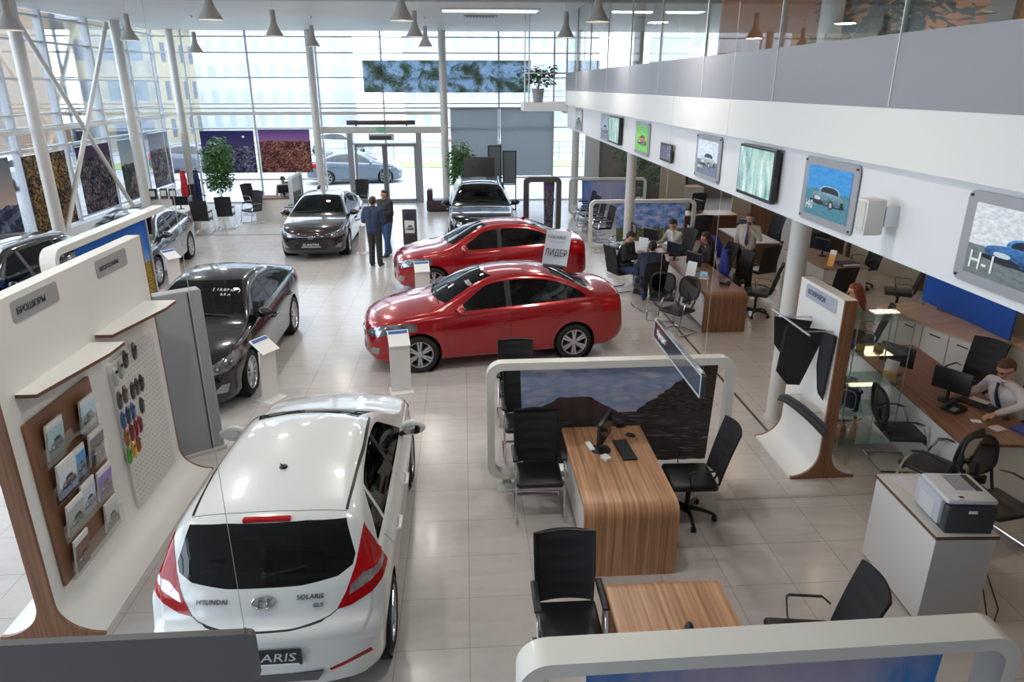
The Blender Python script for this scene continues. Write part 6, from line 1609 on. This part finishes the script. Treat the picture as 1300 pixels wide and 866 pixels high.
for a in (0, 2.1, 4.2): q.tube([(0, 0, 1.68), (.12*cos(a), .12*sin(a), 1.66), (.15*cos(a), .15*sin(a), 1.74)], .01, 6)
q.build('hook', M['alu'], r)
coat((-9.42, 24.55, .78), .3, 'bright red jacket hanging on the coat rack', (rd_, rd_, rd_), .85); coat((-9.10, 24.85, .70), .3, 'navy jacket hanging behind the red one on the coat rack', (nv_, nv_, nv_), .90)
# ------------------------------------------------------------------ pictures on the gallery fascia
def framed(y0, y1, z0, z1, mat, label, txt=None, fr=None, name='framed_poster', mg=.085, x=GX+.03, col=(.8, .8, .82), cat='poster', ts=.10):
    w_, h_ = abs(y1-y0), z1-z0; o = empty(name, (x-.022, max(y0, y1), z0), R(-90), label, cat)
    # local x runs along -y (towards the viewer's right), local y points away from the wall
    q = MB(); q.prism(rrect(w_, h_, .05, 5, w_/2, h_/2), -.0, .010, 'xz'); q.build('frame', fr or P('frame_silver', (.42, .42, .45), .35, metal=.4), o)
    q = MB(); q.grid(lambda u, v: (mg+(w_-2*mg)*u, -.003, mg*.75+(h_-1.5*mg)*v), 1, 1); pic = q.build('picture', mat, o, uv=True)
    q = MB()
    for a in (.03, w_-.03):
        for b in (.03, h_-.03): q.cyl((a, .0, b), (a, -.012, b), .008, n=8)
    for s_ in ():
        pass
    q.build('screw', M['dark'], o)
    if txt: text('lettering', txt, ts, M['paper'], pic, (mg+.03, -.006, mg*.75+.08), (R(90), 0, 0), align='LEFT')
    return o
Z0, Z1 = 3.22, 3.76
framed(4.05, 2.95, Z0, Z1, painted('poster_van', pic_car((.62, .64, .70), (.12, .14, .14), (.03, .16, .42), .5), .25), 'framed poster of a blue van reading H-1 at the right edge', 'H-1', ts=.15)
framed(6.18, 5.28, Z0, Z1, painted('poster_estate', pic_car((.02, .22, .52), (.05, .16, .20), (.16, .30, .38), .62), .25), 'framed blue poster of a silver car reading i40', 'i40', ts=.11)
framed(9.25, 8.33, Z0, Z1, painted('poster_pale', pic_car((.45, .52, .62), (.10, .12, .18), (.42, .50, .62), .5), .25), 'framed poster of a pale blue car between the large screen and small screen', 'SANTA FE', ts=.05)
framed(12.68, 11.70, Z0, Z1, painted('poster_green', pic_car((.10, .42, .05), (.14, .50, .04), (.45, .18, .06), .8), .25), 'framed bright green poster on the white gallery front')
framed(15.98, 15.05, Z0, Z1, painted('poster_grey', pic_car((.30, .36, .44), (.16, .18, .22), (.34, .40, .48), .5), .25), 'framed grey poster left of the farther screen')
framed(19.7, 18.6, Z0, Z1, painted('poster_far', pic_car((.38, .42, .38), (.16, .20, .16), (.15, .18, .22), .5), .25), 'farthest framed poster at the gallery end')
def tv(y0, y1, z0, z1, label, mat, thick=.09):
    w_, h_ = abs(y1-y0), z1-z0; o = empty('wall_screen', (GX+.028, max(y0, y1), z0), R(-90), label, 'screen')
    q = MB(); q.box(0, w_, -thick, -.035, 0, h_, .006, seg=1); q.build('housing', M['black'], o); q = MB(); q.box(w_*.3, w_*.7, -.036, 0, h_*.3, h_*.7); q.build('wall_mount', M['dark'], o)
    q = MB(); q.grid(lambda u, v: (.025+(w_-.05)*u, -thick-.002, .035+(h_-.06)*v), 1, 1); q.build('display', mat, o, uv=True); return o
scr = lambda nt, uv: ramp(nt, math_(nt, 'ADD', math_(nt, 'MULTIPLY', noise(nt, vmap(nt, uv, (5, .7, 1)), 1.5, 4., .4), .8), math_(nt, 'MULTIPLY', noise(nt, vmap(nt, uv, (30, 24, 1)), 1., 3.), .2)), [(.38, (.08, .16, .15)), (.48, (.20, .34, .34)), (.56, (.34, .44, .36)), (.64, (.50, .60, .62)), (.75, (.10, .2, .2))])
tv(7.56, 6.66, 3.25, 3.76, 'large flat screen on the gallery front showing pale green footage', painted('screen_green', scr, .1, .35))
tv(14.75, 13.75, 3.25, 3.76, 'second large flat screen farther along the gallery front', painted('screen_blue', scr, .1, .35))
tv(10.85, 10.25, 3.27, 3.53, 'small dark screen on the gallery front under the cable', painted('screen_dark', lambda nt, uv: ramp(nt, noise(nt, vmap(nt, uv, (6, 2, 1)), 2., 4.), [(.4, (.02, .015, .03)), (.6, (.06, .05, .08)), (.7, (.4, .4, .45))]), .1, .2), .06)
sp = empty('wall_speaker', (GX+.03, 4.80, 3.34), R(-90), 'small white loudspeaker on a bracket beside the i40 poster', 'loudspeaker'); q = MB(); q.box(-.07, .07, -.24, -.10, 0, .25, .012); q.build('cabinet', P('speaker_cream', (.66, .64, .58), .4), sp); s0 = sp.children[-1]
q = MB(); q.box(-.056, .056, -.246, -.238, .03, .235, .004, seg=1); q.build('grille', P('speaker_grille', (.55, .54, .5), .7), s0); q = MB(); q.box(.02, .07, -.10, 0, .06, .20); q.cyl((0, -.12, .13), (.05, -.02, .13), .02, n=10); q.build('bracket', M['steel'], sp)
# ------------------------------------------------------------------ posters and details on the glazing
def poster(x0, x1, z0, z1, mat, label, y=YB-.10, name='window_poster'):
    o = empty(name, (x0, y, z0), 0, label, 'poster'); w_, h_ = x1-x0, z1-z0; q = MB(); q.grid(lambda u, v: (w_*u, 0, h_*v), 1, 1, thick=.004); q.build('print', mat, o, uv=True)
    q = MB(); q.cyl((0, .0, h_), (w_, 0, h_), .012, n=8); q.build('rail', M['alu'], o); return o
poster(-9.95, -7.97, 1.16, 2.72, PM['night1'], 'dusk city poster with a thin moon on the back glazing'); poster(-7.80, -5.88, 1.16, 2.76, PM['night2'], 'red-lit city poster on the back glazing beside the tall column')
def lposter(y0, y1, z0, z1, mat, label):
    o = empty('window_poster', (XL+.16, y0, z0), R(90), label, 'poster'); w_, h_ = y1-y0, z1-z0; q = MB(); q.grid(lambda u, v: (w_*(1-u), 0, h_*v), 1, 1, thick=.004); q.build('print', mat, o, uv=True)
    q = MB(); q.cyl((0, .0, h_), (w_, 0, h_), .012, n=8); q.build('rail', M['alu'], o)
lposter(16.2, 18.2, .72, 2.70, PM['sunset'], 'pale sunset poster on the left glazing at the picture edge'); lposter(18.75, 20.75, .70, 2.66, PM['street'], 'golden night street poster on the left glazing'); lposter(21.3, 23.3, .78, 2.68, PM['purple'], 'purple night city poster behind the crossed braces')
lposter(23.9, 25.5, .78, 2.68, PM['bay'], 'grey bay poster behind the second leaning column'); lposter(26.2, 27.9, .86, 2.74, PM['towers'], 'hazy tower skyline poster next to the corner')
poster(-3.72, 2.55, 4.07, 5.20, PM['pano'], 'long green and blue panorama print high on the back glazing', YB-.09, 'panorama_print')
o = empty('air_curtain', (-4.4, YB-.38, 2.93), 0, 'long dark air curtain bar above the entrance door', 'heater'); q = MB(); q.box(0, 2.55, -.06, .10, 0, .16, .01); q.build('housing', P('bar_dark', (.07, .05, .05), .5), o); q = MB(); q.box(.3, .36, 0, .1, -.05, 0); q.box(2.2, 2.26, 0, .1, -.05, 0); q.build('bracket', M['dark'], o)
o = empty('exit_sign', (-3.30, YB-.40, 2.73), 0, 'green exit sign on the cream beam above the door', 'sign'); q = MB(); q.box(0, .30, -.02, .02, 0, .10); q.build('case', P('exit_green', (.01, .18, .07), .4, emit=(.01, .25, .1), es=.4), o); text('lettering', 'ВЫХОД', .07, M['paper'], o, (.15, -.022, .05), (R(90), 0, 0))
o = empty('opening_hours_board', (-3.62, YB-.40, 2.36), 0, 'grey notice board above the two door leaves', 'sign'); q = MB(); q.box(0, .95, -.015, .015, 0, .24); q.build('plate', P('plate_light', (.5, .5, .5), .5), o); q = MB(); q.box(.04, .85, -.02, -.015, .03, .17); q.build('text_field', M['dark'], o)
# ------------------------------------------------------------------ stands beside cars
ist = info_stand(); ist['category'] = 'info stand'
for x, y, a, lb in ((-1.03, 9.78, -78, 'white info stand in front of the nearest red sedan'), (-.93, 14.10, -82, 'white info stand in front of the farther red sedan'), (-2.92, 9.62, -30, 'white info stand leaning beside the black saloon wheel'), (-6.50, 15.6, -35, 'white info stand beside the dark grey saloon'), (-2.86, 19.2, -20, 'white info stand beside the brown sedan')):
    place(ist, USED, (x, y, 0), R(a), lb)
r = empty('sign_stand', (-1.62, 20.2, 0), R(-4), 'dark info pylon with a photo sheet left of the black tall car', 'sign'); q = MB(); q.box(-.20, .20, -.05, .05, 0, 1.02, .01); q.build('body', P('pylon_dark', (.055, .045, .05), .5), r); q = MB(); q.grid(lambda u, v: (-.14+.28*u, -.053, .34+.36*v), 1, 1); q.build('sheet', painted('sheet_cars', pic_car((.6, .65, .55), (.5, .5, .48), (.3, .32, .32)), .5), r, uv=True); q = MB(); q.box(-.10, .12, -.056, -.05, .76, .92); q.build('logo_plate', P('plate_navy', (.03, .03, .09), .4), r)
r = empty('wheel_display', (-.02, 25.0, 0), 0, 'black display board with four studs before the grey blind', 'display board'); q = MB(); q.box(-.02, 1.05, -.03, .03, .45, 2.0, .008); q.box(.1, .16, -.03, .03, 0, .45); q.box(.85, .91, -.03, .03, 0, .45); q.box(0, 1.0, -.2, .2, 0, .02); q.build('board', P('board_dark', (.035, .028, .03), .5), r); q = MB()
for x in (.3, .73):
    for z in (.72, 1.20, 1.68): q.cyl((x, -.03, z), (x, -.06, z), .022, n=10)
q.build('stud', M['chrome'], r)
for x, z1, y, lb in ((.86, 2.28, 26.4, 'thin dark rectangular frame stand, the left one'), (1.38, 2.12, 26.0, 'thin dark rectangular frame stand, the right one')):
    r = empty('frame_stand', (x, y, 0), 0, lb, 'stand'); q = MB()
    for a in (0, .46): q.box(a-.02, a+.02, -.02, .02, 0, z1)
    q.box(0, .46, -.02, .02, z1-.04, z1); q.box(0, .46, -.02, .02, 0, .04); q.box(0, .46, -.02, .02, .9, .93); q.build('frame', P('frame_black', (.02, .022, .025), .4), r); q = MB(); q.box(.02, .44, -.004, .004, .94, z1-.04); q.build('panel', P('panel_blue_grey', (.14, .16, .18), .5), r)
# bench by the door
r = empty('waiting_bench', (-1.42, 25.7, 0), 0, 'dark plum upholstered bench beside the entrance column', 'bench'); pm_ = P('plum_leather', (.045, .018, .028), .45); q = MB(); q.box(0, 1.15, 0, .6, .04, .42, .03); q.build('seat', pm_, r); q = MB(); q.box(.02, .22, .0, .6, .42, .80, .06); q.build('backrest', pm_, r); q = MB(); q.box(.05, 1.1, .05, .55, 0, .05); q.build('plinth', M['black'], r)
# plants
leafy('ficus_tree', (-8.75, 26.0, 0), 2.75, .66, 2200, 'tall green ficus in a pot near the corner chairs', seed=3, ls=.13, leafcol=(.07, .17, .035))
leafy('ficus_tree', (-.05, 27.0, 0), 2.45, .75, 1500, 'tall slim green ficus before the grey blinds', seed=5, ls=.14, leafcol=(.035, .09, .025))
leafy('office_plant', (6.55, 26.2, 0), 2.9, 1.3, 900, 'big green plant far back under the gallery', seed=8, ls=.14, leafcol=(.03, .09, .02))
leafy('balcony_plant', (2.22, 22.05, 3.865), 1.05, .7, 240, 'leafy pot plant on the landing at the gallery end', seed=9, ls=.16, potm=P('pot_grey', (.35, .35, .36), .4), leafcol=(.04, .10, .03))
leafy('upstairs_plant', (5.3, 9.2, 3.6), 2.3, 1.1, 500, 'large plant upstairs behind the gallery glass', seed=11, ls=.22, leafcol=(.02, .045, .015))
r = empty('armchair', (5.6, 6.2, 3.6), R(200), 'dark round-backed chair upstairs at the glass, only its top seen', 'chair'); q = MB(); q.box(-.3, .3, -.3, .3, .2, .45, .06); q.build('seat', M['leather'], r); q = MB(); q.grid(lambda u, v: (-.30*cos((u-.5)*2.6), .34*sin((u-.5)*2.6), .2+.95*v), 16, 6, thick=.05); q.build('backrest', M['leather'], r); q = MB()
for a in (-.22, .22):
    for b in (-.22, .22): q.cyl((a, b, 0), (a, b, .2), .02, n=8)
q.build('leg', M['steel'], r)

# dividers and shelving deep under the gallery
for x, y, rz, w_, h_, m, lb in ((6.9, 24.9, 0, .9, 2.3, P('divider_beige', (.46, .38, .28), .6), 'beige upright divider deep under the gallery, left one'), (8.7, 22.6, 0, .7, 2.3, P('divider_beige', ()), 'beige upright divider deep under the gallery, right one'), (8.1, 19.6, 10, 1.1, 1.5, M['walnut'], 'brown wooden divider behind the standing man'), (9.0, 17.6, 0, .9, 2.0, P('divider_dark', (.07, .05, .04), .5), 'dark tall cupboard behind the office tables')):
    r = empty('room_divider', (x, y, 0), R(rz), lb, 'divider'); q = MB(); q.box(0, w_, -.03, .03, .06, h_); q.build('panel', m, r); q = MB(); q.box(-.02, w_+.02, -.15, .15, 0, .06); q.build('base', M['dark'], r)
# ------------------------------------------------------------------ chairs
cs, cr, ct = chair_square(), chair_round(), chair_task()
for c in (cs, cr, ct): c['category'] = 'chair'
SQ = [(.72, 4.30, -90, 'black square-backed chair left of the desk nearest the camera'), (.71, 6.52, -90, 'black square-backed chair left of the first desk, before the coast print'),
  (.66, 7.75, -90, 'black chair just behind the coast print partition'), (.64, 8.75, -90, 'black chair second in line behind the coast print partition'),
  (3.72, 13.72, 100, 'square-backed chair holding the man seen from behind'), (3.42, 15.05, 20, 'chromed chair under the man reading papers'),
  (-7.55, 25.75, -35, 'mesh-backed chair left of the far desk, turned aside'), (-5.62, 23.1, 180, 'black chair behind the brown car roof, left'), (-5.45, 25.3, 180, 'black chair between the hoop partition and the glazing'), (-3.85, 26.6, -90, 'black chair by the door seen above the brown car'),
  (-7.70, 23.1, 100, 'black chair in front of the far ficus'), (-8.15, 22.3, 95, 'black chair right behind the grey saloon boot'), (-7.10, 23.9, -125, 'striped mesh-backed chair right of the ficus'), (-9.45, 25.6, -60, 'black chair beside the white corner counter'),
  (3.95, 20.2, 190, 'black chair at the left end of the blossom print'), (3.9, 21.3, 185, 'black chair behind the blossom print, first of the row'), (3.9, 22.3, 190, 'black chair behind the blossom print, second of the row'), (3.95, 23.3, 185, 'black chair behind the blossom print, third of the row'),
  (6.95, 21.3, 100, 'square-backed chair right of the far blue print'), (7.6, 23.0, 95, 'black square-backed chair in the far office'), (6.4, 18.9, 95, 'square-backed chair beside the blossom print end'), (6.55, 14.95, 110, 'square-backed chair right behind the standing man'), (7.25, 13.0, 100, 'square-backed chair left of the office column'), (8.55, 16.4, 60, 'black chair at the far right office table')]
for x, y, a, lb in SQ: place(cs, USED, (x, y, 0), R(a), lb)
RD = [(3.86, 12.15, 215, 'low round-backed mesh chair nearest the walnut desk end'), (3.80, 13.02, 75, 'round-backed mesh chair behind the first one at the walnut desk'),
  (5.16, 7.22, -8, 'round-backed cantilever chair with chrome hoops at the long brown desk'), (5.10, 8.60, -8, 'round-backed chair half hidden by the glass showcase'), (5.02, 6.42, 118, 'round-backed chair behind the printer, the left one'), (5.20, 5.66, -80, 'round-backed chair behind the printer, the right one'), (3.95, 17.6, 200, 'round-backed chair in shade before the blossom print')]
for x, y, a, lb in RD: place(cr, USED, (x, y, 0), R(a), lb)
TK = [(2.28, 6.28, 178, 'black office swivel chair right of the first desk'), (2.42, 3.92, 172, 'black office swivel chair right of the desk nearest the camera'), (5.72, 13.05, 150, 'black swivel chair at the end of the walnut desk'), (6.75, 8.35, 205, 'large swivel chair beside the man with glasses'),
  (5.05, 16.3, 200, 'swivel chair of the man in the white shirt'), (8.9, 14.9, 190, 'black swivel chair behind the white office table'), (7.9, 17.9, 200, 'black swivel chair behind the dark wood office table'), (8.55, 12.9, 150, 'black swivel chair right of the blue box file'), (6.46, 7.15, 190, 'swivel chair on which the man with glasses sits'), (6.30, 10.32, 150, 'swivel chair on which the red-haired woman sits'), (8.2, 27.1, -90, 'swivel chair of the person far back'), (-6.35, 25.65, -90, 'swivel chair of the man at the far desk'), (5.45, 14.75, 190, 'swivel chair of the long-haired woman behind the monitors'), (5.50, 13.98, 190, 'swivel chair under the bright blue jacket nearest the aisle')]
for x, y, a, lb in TK: place(ct, USED, (x, y, 0), R(a), lb)
# far left corner desks
t = table_panel('office_table', 1.25, .75, top=wood('brown_veneer', (), ()), body=M['white']); t.location = (-7.15, 24.35, 0); tag(t, 'brown-topped white desk of the man by the far glazing', 'table')
t = table_panel('office_table', 1.3, .8, top=M['white'], body=M['white']); t.location = (-10.75, 24.42, 0); tag(t, 'white counter in the far left corner with small items', 'table')
t = table_panel('office_table', .8, 1.4, top=M['white'], body=M['white']); t.location = (-8.35, 21.2, 0); t.location.x = -9.25; t.location.y = 21.6; tag(t, 'white desk behind the grey saloon', 'table')
place(mon, USED, (-8.75, 22.3, .752), R(-70), 'black monitor on the white desk behind the grey saloon'); place(mon, USED, (-6.2, 24.75, .752), R(120), 'black monitor on the far desk beside the hoop partition')
for k, (x, y, c, lb) in enumerate(((-10.4, 24.4, (.04, .04, .05), 'small dark display box on the far corner counter, left'), (-10.1, 24.5, (.10, .08, .07), 'small brown display box on the far corner counter'), (-9.8, 24.45, (.03, .03, .03), 'small black display box on the far corner counter, right'))):
    o = empty('display_box', (x, y, .752), .2*k, lb, 'box'); q = MB(); q.box(-.11, .11, -.08, .08, 0, .34, .01); q.build('case', P('dbox_%d' % k, c, .4), o); q = MB(); q.box(-.08, .08, -.084, -.08, .1, .28); q.build('label_field', M['paper'], o)
# lounge furniture in the far office
for x, y, lb in ((5.2, 26.9, 'grey armchair far back beside the gallery column'), (6.3, 27.2, 'grey armchair against the far back wall')):
    r = empty('lounge_chair', (x, y, 0), R(-80), lb, 'armchair'); g_ = P('lounge_grey', (.16, .15, .14), .7); q = MB(); q.box(-.35, .35, -.35, .35, .12, .45, .05); q.build('seat', g_, r); q = MB(); q.box(-.45, -.3, -.38, .38, .12, .85, .05); q.build('backrest', g_, r)
    for k in (-1, 1): q = MB(); q.box(-.35, .35, k*.40-.06, k*.40+.06, .05, .62, .04); q.build('armrest', g_, r)
# ------------------------------------------------------------------ people
navy, dk, wht = P('jacket_navy', (.022, .035, .085), .7, noise=.3, nscale=16.), P('cloth_black', (.018, .018, .022), .8), P('shirt_white', (.62, .60, .62), .7)
jeans, char, beige = P('jeans_blue', (.04, .08, .20), .8), P('trousers_charcoal', (.035, .032, .033), .8), P('shirt_beige', (.52, .48, .42), .7)
HB = (.025, .014, .010)
p = person('man in a quilted navy jacket and dark trousers standing with his back turned', stand_pose(((-.02, -.26, 1.16), (.20, -.16, 1.10)), ((-.02, .26, 1.16), (.20, .16, 1.10))), navy, char, (.05, .025, .015), jacket=True); p.location = (-2.30, 17.62, 0); p.rotation_euler = (0, 0, R(72))
p = person('person in a black jacket and blue jeans standing behind the navy jacket', stand_pose(((.02, -.25, 1.16), (.26, -.10, 1.20)), ((.02, .25, 1.16), (.26, .10, 1.20)), step=.13), dk, jeans, (.02, .012, .01), jacket=True, short_vox=.011); p.location = (-2.12, 18.75, 0); p.rotation_euler = (0, 0, R(225))
p = person('man in a black jacket sitting and reading a sheet of paper', sit_pose(((.16, -.24, .80), (.38, -.06, .80)), ((.16, .24, .80), (.38, .08, .80)), lean=.10, h=.46), dk, P('jeans_dark', (.03, .05, .12), .8), HB, jacket=True, look=(1, 0, -.7)); p.location = (3.42, 15.05, 0); p.rotation_euler = (0, 0, R(-35))
o = card('paper_sheet', .21, .26, 0, P('sheet_grey', (.55, .58, .66), .6), (3.80, 14.82, .84), R(-35), 'grey sheet held by the man in the black jacket', 'paper'); o.rotation_euler = (R(10), R(-35), R(-35))
p = person('man in a dark navy jacket seen from behind at the walnut desk', sit_pose(((.18, -.26, .78), (.42, -.18, .80)), ((.18, .26, .78), (.42, .18, .80)), lean=.14, h=.46), P('jacket_ink', (.015, .02, .04), .8), P('jeans_dark', ()), HB, jacket=True); p.location = (3.74, 13.78, 0); p.rotation_euler = (0, 0, R(70))
p = person('man in a white shirt sitting with one hand at his face', sit_pose(((.22, -.26, .82), (.46, -.20, .82)), ((.30, .20, .90), (.24, .07, 1.13)), lean=.08, h=.50), wht, char, HB, look=(1, .1, -.5)); p.location = (5.0, 16.2, 0); p.rotation_euler = (0, 0, R(205))
p = person('long-haired woman sitting behind the monitors beside the blue jacket', sit_pose(lean=.10, h=.48), dk, char, (.05, .03, .02), long_hair=True, female=True, look=(1, 0, -.4), short_vox=.011); p.location = (5.35, 14.75, 0); p.rotation_euler = (0, 0, R(190))
p = person('man in a cream shirt and patterned tie standing and drinking', stand_pose(((-.02, -.25, 1.15), (.02, -.25, .90)), ((.10, .27, 1.22), (.19, .08, 1.45))), beige, dk, (.06, .03, .018), tie=(.06, .05, .12), look=(.9, .3, -.1)); p.location = (6.12, 14.75, 0); p.rotation_euler = (0, 0, R(238))
o = empty('dark_cup', (0, 0, 0), 0, 'dark cup held at the mouth of the standing man', 'cup'); q = MB(); q.lathe([(0, 0), (.032, 0), (.038, .09), (.034, .09), (.03, .006), (0, .006)], 16); q.build('bowl', M['dark'], o); q = MB(); q.tube([(.036, 0, .02), (.06, 0, .03), (.06, 0, .065), (.037, 0, .075)], .005, 6); q.build('handle', M['dark'], o)
mw = Matrix.Translation((6.12, 14.75, 0)) @ Matrix.Rotation(R(238), 4, 'Z'); o.location = mw @ Vector((.205, .02, 1.50))
p = person('red-haired woman in a beige blouse sitting beyond the showcase', sit_pose(lean=.06, h=.50), P('blouse', (.42, .34, .28), .8), char, (.20, .045, .018), long_hair=True, female=True, look=(1, .3, -.2)); p.location = (6.28, 10.32, 0); p.rotation_euler = (0, 0, R(150))
gp = sit_pose(((.16, -.33, .86), (.44, -.36, .815)), ((.22, .30, .92), (.50, .22, .815)), lean=.14, h=.50)
gp['shR'] = (.17, -.20, 1.03); gp['shL'] = (.17, .20, 1.03)
p = person('man with glasses in a white shirt and dark tie typing at the right', gp, P('shirt_pale', (.66, .60, .62), .7), char, (.11, .045, .022), tie=(.02, .03, .045), glasses=True, look=(1, .05, -.45), short_vox=.007); p.location = (6.42, 7.15, 0); p.rotation_euler = (0, 0, R(190))
p = person('man in a pale shirt and dark tie sitting at the far left desk', sit_pose(lean=.08, h=.48), P('shirt_grey', (.55, .58, .60), .7), char, (.06, .03, .02), tie=(.02, .02, .03), look=(1, 0, -.6), short_vox=.012); p.location = (-6.35, 25.5, 0); p.rotation_euler = (0, 0, R(-90))
p = person('person in dark clothes sitting far back under the gallery', sit_pose(lean=.1, h=.48), dk, dk, (.03, .015, .01), look=(1, 0, -.3), short_vox=.014); p.location = (8.45, 27.4, 0); p.rotation_euler = (0, 0, R(-120))
